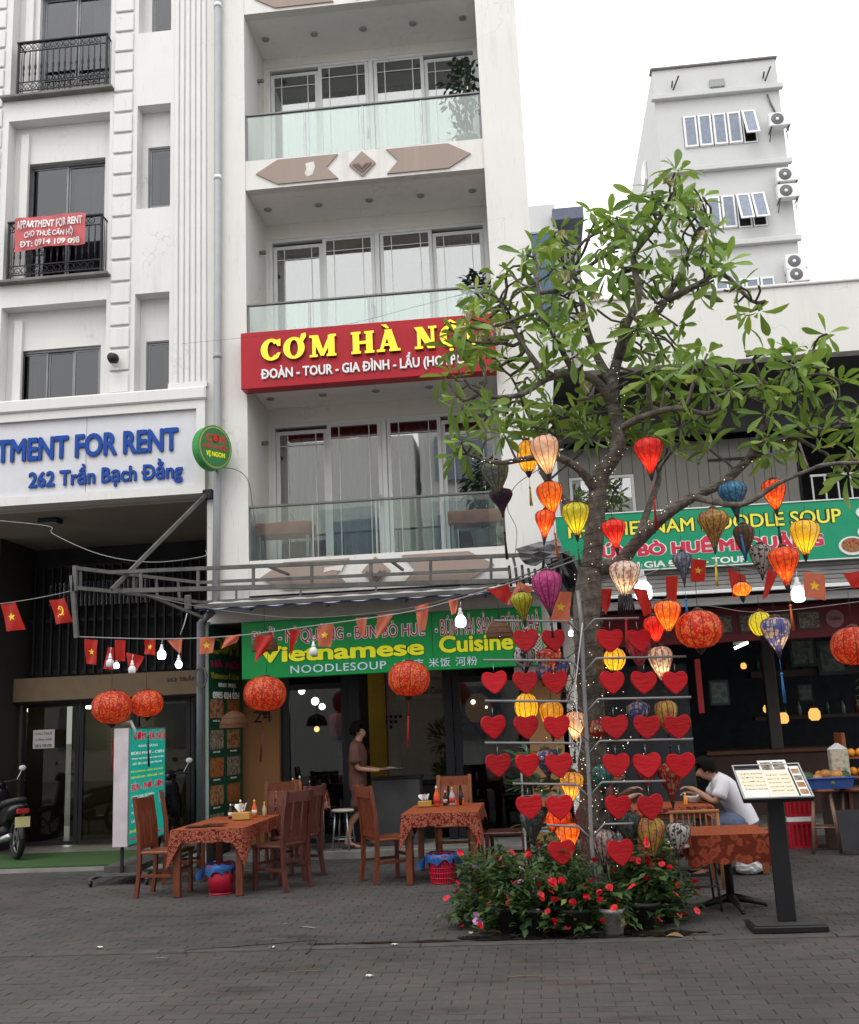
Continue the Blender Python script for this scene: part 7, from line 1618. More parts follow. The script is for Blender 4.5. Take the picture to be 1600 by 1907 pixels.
mslab('cream_print', .43, .79, .10, .74, .0085, .009, SH2, s2_); mslab('cream_print', .06, .43, .30, .80, .0045, .005, SH2, s1_)
for u0 in (.43, .61): mslab('picture_print', u0, u0+.16, .82, 1.06, .0085, .009, FD[2], s2_)
mslab('dark_strip', .80, .82, .04, .85, .0085, .009, BKP, s2_)
axm = (bl+nm*.0095, uu, vv, nm); axm1 = (bl+nm*.0055, uu, vv, nm)
for k in range(5):
    v_ = .68-.115*k; text('lettering', ['PHỞ BÒ   45.000', 'BÚN CHẢ   50.000', 'MÌ QUẢNG   45.000', 'BÚN BÒ HUẾ   50.000', 'NEM RÁN   40.000'][k], dk, s2_, (Wm*.45, Hm*v_), (Wm*.76, Hm*(v_-.035)), axes=axm, depth=.0004, bold=0)
    text('lettering', ['CƠM RANG', 'CƠM GÀ', 'LẨU', 'RAU XÀO', 'CANH CUA'][k], dk, s1_, (Wm*.08, Hm*(v_+.07)), (Wm*.40, Hm*(v_+.04)), axes=axm1, depth=.0004, bold=0)
for k in range(4): mslab('picture_print', .845, .955, .10+.2*k, .24+.2*k, .0045, .005, FD[(k) % 3], s3_)

# ================================================================ PEOPLE
def skin(name, pts, edges, m_, parent, sub=2, extra=None):
    me = bpy.data.meshes.new(name); keys = list(pts); me.from_pydata([pts[k][0] for k in keys], [(keys.index(a), keys.index(b)) for a, b in edges], [])
    o = bpy.data.objects.new(name, me); COL.objects.link(o); md = o.modifiers.new('s', 'SKIN'); sb_ = o.modifiers.new('d', 'SUBSURF'); sb_.levels = sub; sb_.render_levels = sub
    for i, k in enumerate(keys): r_ = pts[k][1]; me.skin_vertices[0].data[i].radius = r_ if isinstance(r_, tuple) else (r_, r_)
    me.skin_vertices[0].data[0].use_root = True
    dg = bpy.context.evaluated_depsgraph_get(); dg.update(); m2 = bpy.data.meshes.new_from_object(o.evaluated_get(dg)); bpy.data.objects.remove(o)
    m2.materials.clear(); m2.materials.append(m_)
    for p in m2.polygons: p.use_smooth = True
    r = bpy.data.objects.new(name, m2); COL.objects.link(r); r.parent = parent; return r
SKIN = mat('skin_tone', (.36, .20, .135), .5, var=.06); HAIR = mat('black_hair', (.008, .007, .006), .95, spec=.1)
def hand_pts(D, E, wrist, d, side, up, pre, s_=1.0, curl=.4):
    """palm and five fingers growing from the wrist along d"""
    d = Vector(d).normalized(); sd = Vector(side).normalized(); up = Vector(up).normalized(); w_ = Vector(wrist)
    D[pre+'palm'] = (w_+d*.05*s_, (.030*s_, .018*s_)); E.append((pre+'wrist', pre+'palm'))
    for i, (off, L) in enumerate(((-.026, .062), (-.009, .072), (.009, .068), (.026, .052))):
        k = pre+'f%d' % i; b_ = w_+d*.088*s_+sd*off*s_; D[k+'a'] = (b_, .0085*s_); D[k+'b'] = (b_+(d-up*curl*.4).normalized()*L*.5*s_, .0078*s_); D[k+'c'] = (b_+(d-up*curl*.7).normalized()*L*s_, .0062*s_)
        E += [(pre+'palm', k+'a'), (k+'a', k+'b'), (k+'b', k+'c')]
    k = pre+'th'; b_ = w_+d*.035*s_-sd*.036*s_; D[k+'a'] = (b_, .010*s_); D[k+'b'] = (b_+(d-sd*.5).normalized()*.045*s_, .008*s_); E += [(pre+'palm', k+'a'), (k+'a', k+'b')]
def shirt_mesh(torso, limbs_, lr, m_, parent, name):
    """garment: elliptical rings up the torso joined with sleeves or legs"""
    q = MB(); q.smooth = True; n = 20; C_ = [Vector(c) for c, _, _ in torso]; vs = []
    for i, (c, rx, ry) in enumerate(torso):
        d = (C_[min(i+1, len(C_)-1)]-C_[max(i-1, 0)]).normalized(); f = Vector((0, 1, 0)).cross(d).normalized()
        for k in range(n): a = 2*math.pi*k/n; w_ = 1+.018*math.sin(3*a+i*1.7); vs.append(Vector(c)+f*(rx*w_*math.cos(a))+Vector((0, 1, 0))*(ry*w_*math.sin(a)))
    m2 = len(torso); q.add(vs, [(i*n+k, i*n+(k+1) % n, (i+1)*n+(k+1) % n, (i+1)*n+k) for i in range(m2-1) for k in range(n)])
    for L in limbs_: q.tube([Vector(p) for p in L], lr, 14)
    bm = bmesh.new(); me_ = q.data('tmp', m_); bm.from_mesh(me_); bmesh.ops.subdivide_edges(bm, edges=bm.edges[:], cuts=1, use_grid_fill=True, smooth=.6); bm.to_mesh(me_); bm.free()
    for p in me_.polygons: p.use_smooth = True
    o = bpy.data.objects.new(name, me_); COL.objects.link(o); o.parent = parent; return o
def head_parts(t, c, f, tilt, hair=True, s_=1.0):
    """hair shell, ears, eyes for a head centred c looking along f"""
    f = Vector(f).normalized(); up = Vector(tilt).normalized(); sd = f.cross(up).normalized(); up = sd.cross(f).normalized(); M = Matrix((f, sd, up)).transposed().to_4x4(); M.translation = Vector(c)
    bm = bmesh.new(); bmesh.ops.create_uvsphere(bm, u_segments=20, v_segments=14, radius=1)
    for v_ in bm.verts:
        x, y, z = v_.co; k = 1+.03*math.sin(9*x+7*y)*math.cos(8*z)
        v_.co = Vector((x*.116*k*s_-.014, y*.098*k*s_, z*.118*k*s_+.022))
    kill = [v_ for v_ in bm.verts if v_.co.z < .078 and v_.co.x > .03 or v_.co.z < -.055 or (v_.co.z < -.01 and v_.co.x > -.03)]
    bmesh.ops.delete(bm, geom=kill, context='VERTS'); bmesh.ops.solidify(bm, geom=bm.faces[:], thickness=-.006)
    q = MB(); q.smooth = True; q.frombm(bm, M); q.build('hair', HAIR, t, local=True)
    q = MB()
    for s in (-1, 1): q.ball(M @ Vector((.0, s*.078*s_, -.005)), .022, 8, sx=.6, sy=.35)
    q.build('ear', SKIN, t, local=True)
    for s in (-1, 1): q = MB(); q.ball(M @ Vector((.083*s_, s*.030, .012)), .008, 6, sz=.5); q.build('eye', HAIR, t, local=True)
    q = MB(); q.box(0, .004, -.02, .02, -.0035, .0035); q.v = [tuple(M @ Vector((v_[0]+.091*s_, v_[1], v_[2]-.052))) for v_ in q.v]; q.build('mouth', mat('lip', (.25, .09, .08)), t, local=True)
W = thing('person', 'young waiter in brown polo shirt and shorts walking with a tray', 'person', (-2.44, 13.95, .09))
D = {}; E = []
def J(k, p, r_): D[k] = (Vector(p), r_)
J('pelvis', (0, 0, .84), .085); J('waist', (0, 0, .98), .08); J('chest', (.0, 0, 1.16), .085); J('collar', (-.005, 0, 1.29), .06); J('neck', (.012, 0, 1.355), .048); J('jaw', (.045, 0, 1.405), .055); J('head', (.035, 0, 1.475), .084); J('crown', (.02, 0, 1.505), .055); J('nose', (.128, 0, 1.448), .013)
E += [('pelvis', 'waist'), ('waist', 'chest'), ('chest', 'collar'), ('collar', 'neck'), ('neck', 'jaw'), ('jaw', 'head'), ('head', 'crown'), ('head', 'nose')]
for s, n_, kx, ax_ in ((1, 'l', .16, .17), (-1, 'r', -.03, -.14)):
    J(n_+'hip', (0, s*.085, .80), .072); J(n_+'knee', (kx*.6+.03, s*.09, .45), .052); J(n_+'calf', (ax_*.8, s*.09, .30), .048); J(n_+'ankle', (ax_, s*.09, .075), .031); J(n_+'heel', (ax_-.03, s*.09, .035), .028); J(n_+'ball', (ax_+.11, s*.095, .028), .026); J(n_+'toe', (ax_+.17, s*.098, .022), .020)
    E += [('pelvis', n_+'hip'), (n_+'hip', n_+'knee'), (n_+'knee', n_+'calf'), (n_+'calf', n_+'ankle'), (n_+'ankle', n_+'heel'), (n_+'ankle', n_+'ball'), (n_+'ball', n_+'toe')]
    J(n_+'sh', (.0, s*.165, 1.27), .048); J(n_+'elb', (.03, s*.20, 1.0), .038); J(n_+'wrist', (.26, s*.13, .965), .025); E += [('collar', n_+'sh'), (n_+'sh', n_+'elb'), (n_+'elb', n_+'wrist')]
    hand_pts(D, E, (.26, s*.13, .965), (1, -s*.2, .05), (0, s, 0), (0, 0, 1), n_, 1.0, .1)
skin('body', D, E, SKIN, W); head_parts(W, (.035, 0, 1.468), (1, 0, -.12), (0.1, 0, 1))
POLO = mat('brown_polo', (.105, .046, .036), .85, var=.12, bmp=.2, bscale=60); SHORT = mat('brown_shorts', (.075, .036, .032), .85, var=.12)
shirt_mesh([((0, 0, .77), .115, .165), ((-.002, 0, .86), .118, .162), ((0, 0, .98), .112, .152), ((.008, 0, 1.12), .122, .165), ((.006, 0, 1.22), .112, .175), ((0, 0, 1.29), .085, .15), ((.002, 0, 1.335), .062, .085), ((.008, 0, 1.36), .054, .058)], [[(0, s*.12, 1.285), (0, s*.172, 1.26), (.008, s*.195, 1.16), (.02, s*.205, 1.06)] for s in (1, -1)], [.06, .068, .066, .068], POLO, W, 'shirt')
shirt_mesh([((0, 0, .90), .112, .150), ((0, 0, .80), .118, .160), ((0, 0, .73), .110, .158)], [[(0, s*.07, .78), (.03, s*.088, .66), (.055 if s > 0 else .0, s*.092, .47)] for s in (1, -1)], [.095, .096, .088], SHORT, W, 'shorts')
q = MB(); q.tube([(.055*math.cos(k*.52)+.012, .058*math.sin(k*.52), 1.335+.012*math.cos(k*.52)) for k in range(13)], .012, 5, False); q.build('collar', mat('collar_trim', (.22, .09, .07), .8), W, local=True)
for ax_, s in ((.17, 1), (-.14, -1)): q = MB(); q.bbox(ax_-.07, ax_+.21, s*.095-.045, s*.095+.045, .001, .014, .006); q.tube([(ax_+.13, s*.095, .014), (ax_+.08, s*.095-.03, .045), (ax_+.05, s*.095-.04, .014)], .006, 4); q.build('sandal', BLACK, W, local=True)
tray = thing('tray', 'flat dull metal tray held out by the waiter', 'tray', (-2.44+.43, 13.95, 1.045)); q = MB(); q.lathe([(.15, 0), (.19, .018), (.195, .022), (.185, .020), (.145, .004)], 24); q.build('dish', mat('dull_tray', (.16, .13, .13), .4, .3), tray, local=True)
q = MB(); q.lathe([(.06, .006), (.10, .03), (.03, .045)], 14); q.build('folded_cloth', mat('grey_cloth', (.20, .17, .17), .9), tray, local=True)
# black cabinet before the waiter
t = thing('service_cabinet', 'black waist high cabinet in front of the waiter', 'cabinet', (-1.95, 14.2, .09)); q = MB(); q.bbox(-.33, .33, -.2, .2, .84, .87, .006); q.build('top', BLACK, t, local=True); q = MB(); q.box(-.31, .31, -.18, .18, .0, .839); q.build('body', DARKI, t, local=True)

def seated(label, loc, flip, shirt, pants, lean=.35, name='person'):
    t = thing(name, label, 'person', loc, math.pi if flip else 0); D.clear(); E.clear()
    J('pelvis', (0, 0, .54), .085); J('waist', (.05, 0, .66), .08); J('chest', (.15, 0, .83), .085); J('collar', (.22, 0, .93), .06); J('neck', (.275, 0, .985), .048); J('jaw', (.33, 0, .99), .055); J('head', (.345, 0, 1.045), .084); J('crown', (.335, 0, 1.07), .055); J('nose', (.435, 0, .995), .013)
    E.extend([('pelvis', 'waist'), ('waist', 'chest'), ('chest', 'collar'), ('collar', 'neck'), ('neck', 'jaw'), ('jaw', 'head'), ('head', 'crown'), ('head', 'nose')])
    for s, n_ in ((1, 'l'), (-1, 'r')):
        J(n_+'hip', (.06, s*.09, .52), .085); J(n_+'knee', (.42, s*.11, .50), .06); J(n_+'calf', (.43, s*.11, .34), .052); J(n_+'ankle', (.42, s*.11, .085), .034); J(n_+'ball', (.52, s*.115, .035), .03); J(n_+'toe', (.58, s*.115, .03), .022)
        E.extend([('pelvis', n_+'hip'), (n_+'hip', n_+'knee'), (n_+'knee', n_+'calf'), (n_+'calf', n_+'ankle'), (n_+'ankle', n_+'ball'), (n_+'ball', n_+'toe')])
        wr = (.47, s*.07, .86 if s > 0 else .80); J(n_+'sh', (.20, s*.165, .90), .052); J(n_+'elb', (.30, s*.22, .735), .038); J(n_+'wrist', wr, .025); E.extend([('collar', n_+'sh'), (n_+'sh', n_+'elb'), (n_+'elb', n_+'wrist')])
        hand_pts(D, E, wr, (.8, -s*.3, .25), (0, s, 0), (0, 0, 1), n_, 1.0, 1.0)
    skin('body', D, E, SKIN, t); head_parts(t, (.345, 0, 1.038), (1, 0, -.55), (.45, 0, 1))
    shirt_mesh([((-.02, 0, .50), .135, .175), ((.01, 0, .60), .13, .165), ((.06, 0, .70), .125, .158), ((.13, 0, .82), .125, .172), ((.185, 0, .90), .11, .175), ((.225, 0, .955), .08, .13), ((.25, 0, .985), .058, .07)], [[(.19, s*.12, .92), (.20, s*.172, .90), (.23, s*.20, .84), (.262, s*.212, .78)] for s in (1, -1)], [.06, .07, .068, .07], shirt, t, 'shirt')
    shirt_mesh([((-.04, 0, .60), .10, .14), ((-.02, 0, .52), .125, .17), ((.03, 0, .47), .10, .17)], [[(.02, s*.08, .52), (.25, s*.10, .52), (.42, s*.11, .50), (.435, s*.11, .34), (.425, s*.11, .10)] for s in (1, -1)], [.095, .088, .075, .065, .06], pants, t, 'trousers')
    for s in (-1, 1): q = MB(); q.bbox(.37, .61, s*.115-.045, s*.115+.045, .002, .05, .015); q.build('shoe', BLACK, t, local=True)
    return t
WTEE = mat('white_tee', (.58, .58, .62), .85, var=.06, bmp=.3, bscale=25); JEAN = mat('blue_denim', (.10, .13, .20), .85, var=.2, scale=30)
seated('man in white T-shirt and jeans bent over a bowl at the table', (1.98, 11.35, -.02), True, WTEE, JEAN); seated('dark clad diner half hidden by the hearts facing the man in white', (.40, 11.5, -.02), False, mat('maroon_shirt', (.09, .015, .02), .85), mat('black_trousers', (.02, .02, .022), .8))
t = thing('stool', 'plain dark stool under the half hidden diner', 'stool', (.40, 11.5, 0)); q = MB(); q.bbox(-.17, .17, -.17, .17, .38, .42, .01); q.build('seat', BLACK, t, local=True)
for sx in (-1, 1):
    for sy in (-1, 1): q = MB(); q.box(sx*.14-.015, sx*.14+.015, sy*.14-.015, sy*.14+.015, .002, .379); q.build('leg', BLACK, t, local=True)
t = thing('soup_bowl', 'white soup bowl between the hands of the eating man', 'bowl', (1.50, 11.33, .706)); q = MB(); q.lathe([(.04, 0), (.05, .015), (.09, .05), (.105, .075), (.10, .072), (.06, .03)], 20); q.build('bowl', UPVC, t, local=True); q = MB(); q.lathe([(.04, .055), (.088, .06)], 18); q.build('broth', mat('broth', (.35, .16, .05), .2), t, local=True)
t = thing('plastic_bag', 'small white plastic bag lying on the ground under the bench', 'bag', (1.97, 11.25, 0)); bm = bmesh.new(); bmesh.ops.create_icosphere(bm, subdivisions=3, radius=1); rnd = random.Random(8)
for v_ in bm.verts: v_.co = Vector((v_.co.x*.14, v_.co.y*.10, max(0.002, v_.co.z*.075+.07)))*(1+rnd.uniform(-.09, .09))
q = MB(); q.frombm(bm); q.build('bag', mat('white_plastic', (.45, .45, .45), .35), t, local=True)
# ================================================================ POTTED FLOWERING BUSHES
BUSHL = leaf_mat('impatiens_leaf', (.022, .052, .022), (.045, .095, .036), (.10, .17, .065)); POTB = mat('black_nursery_pot', (.02, .02, .02), .6); POTW = mat('white_pot', (.42, .42, .40), .5); STEM = mat('green_stem', (.06, .10, .03), .6)
FRED = mat('red_petal', (.55, .012, .025), .5, var=.15, scale=30); FPK = mat('lilac_petal', (.60, .32, .55), .5, var=.12, scale=30)
def flower_me(m_, n=5, r=.025, nm='blossom', seed=1):
    q = MB(); rnd = random.Random(seed)
    for j in range(n): a = j*2*math.pi/n+rnd.uniform(-.1, .1); leaf(q, Vector((0, 0, 0)), Vector((math.cos(a), math.sin(a), .25)).normalized(), r, r*1.05, rnd, 5, .05, .15)
    q.ball((0, 0, .004), .004, 6); return q.data(nm, m_)
FM = {'r': [flower_me(FRED, seed=1), flower_me(FRED, r=.031, seed=2)], 'p': [flower_me(FPK, seed=3), flower_me(FPK, r=.029, seed=4)]}
def bush(x, y, R_, H, label, flowers, pot='b', n=560, seed=0, lean=(0, 0), potr=.13, poth=.20, z0=0):
    rnd = random.Random(seed); H *= 1.1; t = thing('flowering_plant', label, 'potted plant', (x, y, z0), group='flowering pot plants round the tree'); pm_ = POTB if pot == 'b' else POTW
    q = MB(); q.lathe([(potr*.72, .002), (potr*.98, poth-.03), (potr*1.08, poth-.028), (potr*1.08, poth), (potr*.95, poth-.004), (potr*.9, poth-.03)], 20); q.build('pot', pm_, t, local=True)
    q = MB(); q.lathe([(.001, poth-.035), (potr*.93, poth-.032)], 16); q.build('soil', JOINT, t, local=True)
    st = MB(); lv = MB(); tipsb = []; vals = []
    NS = 40
    for i in range(NS):
        a = rnd.uniform(0, 6.28); rr = rnd.random()**.6*R_; h = poth+(H-poth)*rnd.uniform(-.55, 1)*(1-.30*(rr/R_)**2); e = Vector((rr*math.cos(a)+lean[0], rr*math.sin(a)+lean[1], max(.05, h))); m_ = Vector((e.x*.35, e.y*.35, poth+(h-poth)*.55)); s0 = Vector((rnd.uniform(-.04, .04), rnd.uniform(-.04, .04), poth-.03))
        pts = [s0.lerp(m_, k/3)*(1-k/3)+m_.lerp(e, k/3)*(k/3) for k in range(4)]; st.tube(pts, [.006, .005, .004, .003], 4); tipsb.append(e)
        for k in range(n//NS):
            f = rnd.random()**.6; p = (m_.lerp(e, (f-.3)/.7) if f > .3 else s0.lerp(m_, f/.3))+Vector((rnd.gauss(0, .035), rnd.gauss(0, .035), rnd.gauss(0, .03))); p.z = max(p.z, .03)
            az = rnd.uniform(0, 6.28); el = rnd.uniform(-.5, .7); k0 = len(lv.f); leaf(lv, p, Vector((math.cos(az)*math.cos(el), math.sin(az)*math.cos(el), math.sin(el))), rnd.uniform(.06, .115), rnd.uniform(.032, .054), rnd, 2, .25, .4); vals += [rnd.random()]*(len(lv.f)-k0)
    tag(st.build('stems', STEM, t, local=True)); o = lv.build('foliage', BUSHL, t, local=True); tag(o, kind='stuff'); at_ = o.data.attributes.new('rnd', 'FLOAT', 'FACE'); at_.data.foreach_set('value', vals)
    for c_ in flowers*2+flowers[::2]:
        e = rnd.choice([q_ for q_ in tipsb if q_.y < R_*.35] or tipsb); e = Vector((e.x*1.05, e.y-.07-rnd.uniform(0, .05), e.z+rnd.uniform(-.02, .05))); inst(rnd.choice(FM[c_]), 'blossom', t, e, (rnd.uniform(.3, 1.3), rnd.uniform(-.5, .5), rnd.uniform(0, 6)))
    return t
bush(-.52, 8.95, .33, .60, 'leftmost bush, red blossom reaching out over the paving', 'rrrrrrrr', seed=1, lean=(-.06, 0), n=900); bush(-.34, 8.62, .30, .60, 'bush with lilac blossom at the left front of the tree', 'pppppprrr', seed=2, n=800)
bush(-.12, 8.50, .27, .56, 'low front bush with red blossom before the trunk', 'rrrrr', seed=3, n=750); bush(.06, 9.05, .36, .72, 'tall rear bush with lilac blossom under the lowest left heart', 'pppprrr', seed=4, n=900)
bush(.16, 8.46, .23, .56, 'narrow front bush with bright red blossom left of the white pot', 'rrrrrrrrr', seed=5, n=620); bush(.44, 8.46, .17, .46, 'sparse plant growing in a white pot', 'rrr', 'w', 260, 6, potr=.098, poth=.19)
bush(.68, 8.64, .30, .64, 'bush full of red blossom right of the white pot', 'rrrrrrrrrrrr', seed=7, n=800); bush(.88, 8.90, .26, .66, 'rightmost bush with red blossom beside the steel legged chair', 'rrrrrrrrrr', seed=8, n=760); bush(.46, 9.15, .32, .60, 'rear bush right behind the tree trunk', 'rrp', seed=9, n=700)
# leafy plant tower left of the hearts
t = thing('plant_stand', 'narrow pale tiered stand full of broad leaved plants beside the dark chair', 'plant stand', (-.05, 11.6, 0)); PS = mat('stand_white', (.40, .41, .42), .5, var=.2)
for z in (.45, .78, 1.12): q = MB(); ring(q, -.22, .26, 0, .05, -.12, -.10, .008); q.box(-.22, .26, -.099, .14, 0, .02); q.v = [(a_, b__, c_+z) for a_, b__, c_ in q.v]; q.build('tray', PS, t, local=True)
for x in (-.21, .24): q = MB(); q.box(x, x+.02, -.13, -.121, 0.002, 1.25); q.build('upright', PS, t, local=True)
BROAD = leaf_mat('broad_leaf', (.03, .06, .035), (.06, .11, .06), (.14, .20, .12)); rnd = random.Random(31); q = MB()
for i in range(130):
    z = rnd.choice((.15, .5, .85, 1.15)); p = Vector((rnd.uniform(-.2, .22), rnd.uniform(-.1, .1), z+rnd.uniform(0, .1))); az = rnd.uniform(0, 6.28); leaf(q, p, Vector((math.cos(az), math.sin(az)*.8-.3, rnd.uniform(0, .9))).normalized(), rnd.uniform(.14, .26), rnd.uniform(.07, .11), rnd, 5, .2, .6)
tag(q.build('foliage', BROAD, t, local=True), kind='stuff'); q = MB(); q.bbox(-.2, .2, -.1, .1, .003, .16, .01); q.build('planter', mat('black_planter', (.015, .015, .018), .4), t, local=True)
# dark topiary inside
t = thing('topiary', 'dark bushy topiary plant standing inside the shop doorway', 'potted plant', (-1.35, 15.0, .1)); DTL = leaf_mat('dark_topiary_leaf', (.012, .02, .012), (.02, .035, .018), (.03, .05, .025))
q = MB(); q.lathe([(.1, 0.002), (.14, .3), (.15, .32)], 14); q.build('pot', POTB, t, local=True); q = MB(); q.tube([(0, 0, .3), (0, 0, 1.3)], .02, 6); q.build('stem', STEM, t, local=True); q = MB(); rnd = random.Random(5)
for i in range(600): c_, r_ = ((0, 0, 1.32), .24) if i % 2 else ((0, 0, .85), .17); d = Vector((rnd.gauss(0, 1), rnd.gauss(0, 1), rnd.gauss(0, .8))).normalized()*r_*rnd.random()**.4; leaf(q, Vector(c_)+d, (d.normalized()+Vector((0, 0, .4))).normalized(), .11, .04, rnd)
tag(q.build('foliage', DTL, t, local=True), kind='stuff')

# ================================================================ SCOOTERS
def scooter(label, x, y, rz, z=.03):
    t = thing('scooter', label, 'scooter', (x, y, z), rz, 'parked scooters'); BP = mat('scooter_black', (.012, .012, .015), .18); PLS = mat('scooter_plastic', (.03, .03, .032), .5)
    for xx, nm in ((-.62, 'front'), (.62, 'rear')):
        w_ = MB(); n = 24; w_.tube([(xx+.235*math.cos(2*math.pi*k/n), 0, .28+.235*math.sin(2*math.pi*k/n)) for k in range(n+1)], .045, 8, False); o = w_.build('wheel', BLACK, t, local=True)
        w_ = MB(); w_.tube([(xx+.19*math.cos(2*math.pi*k/n), 0, .28+.19*math.sin(2*math.pi*k/n)) for k in range(n+1)], .012, 6, False)
        for k in range(5): a = k*1.257; w_.bar((xx, 0, .28), (xx+.185*math.cos(a), 0, .28+.185*math.sin(a)), .025)
        w_.build('rim', STEEL, o, local=True)
    def loft(nm, secs, m_, n=12):
        q = MB(); vs = []
        for (xx, zc, hw, hh) in secs:
            for j in range(n): a = 2*math.pi*j/n; vs.append((xx, hw*math.copysign(abs(math.cos(a))**.7, math.cos(a)), zc+hh*math.copysign(abs(math.sin(a))**.7, math.sin(a))))
        q.smooth = True; q.add(vs, [(i*n+j, i*n+(j+1) % n, (i+1)*n+(j+1) % n, (i+1)*n+j) for i in range(len(secs)-1) for j in range(n)]+[tuple(range(n))[::-1], tuple((len(secs)-1)*n+j for j in range(n))]); return q.build(nm, m_, t, local=True)
    loft('rear_body', [(.0, .52, .10, .10), (.2, .58, .14, .12), (.5, .64, .14, .11), (.78, .70, .09, .06), (.86, .72, .03, .02)], BP)
    loft('seat', [(-.02, .70, .09, .03), (.15, .74, .13, .05), (.45, .77, .14, .05), (.70, .80, .09, .04)], PLS); loft('floor', [(-.40, .34, .13, .05), (-.1, .32, .14, .05), (.15, .36, .13, .08)], PLS)
    q = MB(); q.smooth = True; q.lathe([(.02, .30), (.17, .40), (.19, .60), (.15, .85), (.08, .98)], 14, (-.46, 0, 0), squash=1.0); q.v = [(-.46+(a_+.46)*.42-(c_-.6)*-.25, b__, c_) for a_, b__, c_ in q.v]; q.build('leg_shield', BP, t, local=True)
    loft('front_fender', [(-.86, .42, .04, .015), (-.74, .52, .06, .03), (-.6, .545, .065, .03), (-.44, .46, .05, .02)], UPVC if 'left' in label else BP)
    loft('headlight_cowl', [(-.50, .98, .06, .05), (-.42, 1.0, .11, .08), (-.32, .98, .05, .04)], BP); q = MB(); q.ball((-.50, 0, .98), .05, 10, sx=.5); q.build('headlight', mat('lamp_glass', (.5, .5, .5), .1), t, local=True)
    q = MB(); q.tube([(-.30, -.34, 1.02), (-.36, -.2, 1.04), (-.40, 0, 1.0), (-.36, .2, 1.04), (-.30, .34, 1.02)], .014, 6); q.build('handlebar', BLACKM, t, local=True); q = MB(); q.tube([(-.58, 0, .30), (-.42, 0, .95)], .03, 8); q.build('fork', STEEL, t, local=True)
    for s in (-1, 1): q = MB(); q.tube([(-.36, s*.22, 1.03), (-.38, s*.30, 1.18)], .006, 4); q.ball((-.38, s*.31, 1.21), .055, 10, sx=.3, sz=.75); q.build('mirror', UPVC, t, local=True)
    q = MB(); q.bbox(.84, .85, -.10, .10, .44, .58, .002); pl_ = q.build('licence_plate', mat('plate_yellow', (.50, .46, .22), .5), t, local=True); 
    for k, s_ in enumerate(('43-D1', '268.05')): text('lettering', s_, dk, pl_, (-.075, -.005-.065*k), (.075, -.05-.065*k), axes=((.8505, 0, .57), (0, 1, 0), (0, 0, 1), (1, 0, 0)), depth=.001, bold=.01)[0].location = (0, 0, 0)
    q = MB(); q.bbox(.80, .87, -.08, .08, .62, .69, .01); q.build('tail_light', mat('tail_red', (.30, .02, .02), .2), t, local=True); q = MB(); q.tube([(.1, -.16, .26), (.45, -.17, .27), (.85, -.17, .33)], [.03, .045, .05], 8); q.build('exhaust', STEEL, t, local=True)
    q = MB(); q.bar((.05, .05, .3), (.0, .22, .0), .02); q.build('kick_stand', BLACKM, t, local=True); return t
scooter('black scooter at the left edge with a yellow licence plate and pale fender', -7.74, 14.9, R(-48)); scooter('dark scooter half hidden behind the lightbox', -5.55, 15.3, R(-80))

# ================================================================ FRUIT STALL at the right
WST = mat('pale_stool_wood', (.20, .12, .09), .6, var=.2)
def wood_stool(label, x, y, h, r=.20):
    t = thing('wooden_stool', label, 'stool', (x, y, 0), group='round wooden stools at the right'); q = MB(); q.lathe([(r*.93, h-.035), (r, h-.025), (r, h-.005), (r*.95, h)], 20); q.build('seat', mat('stool_top', (.17, .06, .035), .5), t, local=True)
    for k in range(4): a = k*math.pi/2+.5; q = MB(); q.tube([(r*.62*math.cos(a), r*.62*math.sin(a), h-.036), (r*1.05*math.cos(a), r*1.05*math.sin(a), .002)], [.017, .022], 7); q.build('leg', WST, t, local=True)
    for k in range(4):
        a, b__ = k*math.pi/2+.5, (k+1)*math.pi/2+.5; zz = .28+.05*(k % 2); rr = r*(.62+.43*(1-zz/h)); q = MB(); q.tube([(rr*math.cos(a), rr*math.sin(a), zz), (rr*math.cos(b__), rr*math.sin(b__), zz)], .010, 5); q.build('rung', WST, t, local=True)
    return t
hs_ = .70
wood_stool('round wooden stool carrying the blue fruit tray', 3.12, 12.75, hs_); wood_stool('second round wooden stool cut by the right edge', 3.50, 12.95, hs_-.02)
zf = hs_; t = thing('fruit_tray', 'blue plastic tray heaped with fruit on a stool', 'tray', (3.15, 12.7, zf+.001)); BT = mat('blue_plastic', (.04, .08, .26), .35)
q = MB(); ring_ = lambda z, e: [(-.30-e, -.16-e, z), (.30+e, -.16-e, z), (.30+e, .16+e, z), (-.30-e, .16+e, z)]
q.add(ring_(0, -.03)+ring_(.12, 0)+ring_(.12, -.015)+ring_(.01, -.04), [(3, 2, 1, 0)]+[(k*4+i, k*4+(i+1) % 4, (k+1)*4+(i+1) % 4, (k+1)*4+i) for k in range(3) for i in range(4)]+[(12, 13, 14, 15)]); q.build('tray_shell', BT, t, local=True)
q = MB(); q.tube([(-.305, -.165, .12), (.305, -.165, .12), (.305, .165, .12), (-.305, .165, .12), (-.305, -.165, .12)], .012, 6); q.build('rim', BT, t, local=True)
MG = mat('mango_skin', (.36, .16, .045), .4, var=.25, scale=9); AV = mat('avocado_skin', (.03, .05, .02), .5, var=.3, scale=20); GP = mat('green_fruit', (.12, .16, .05), .4, var=.2)
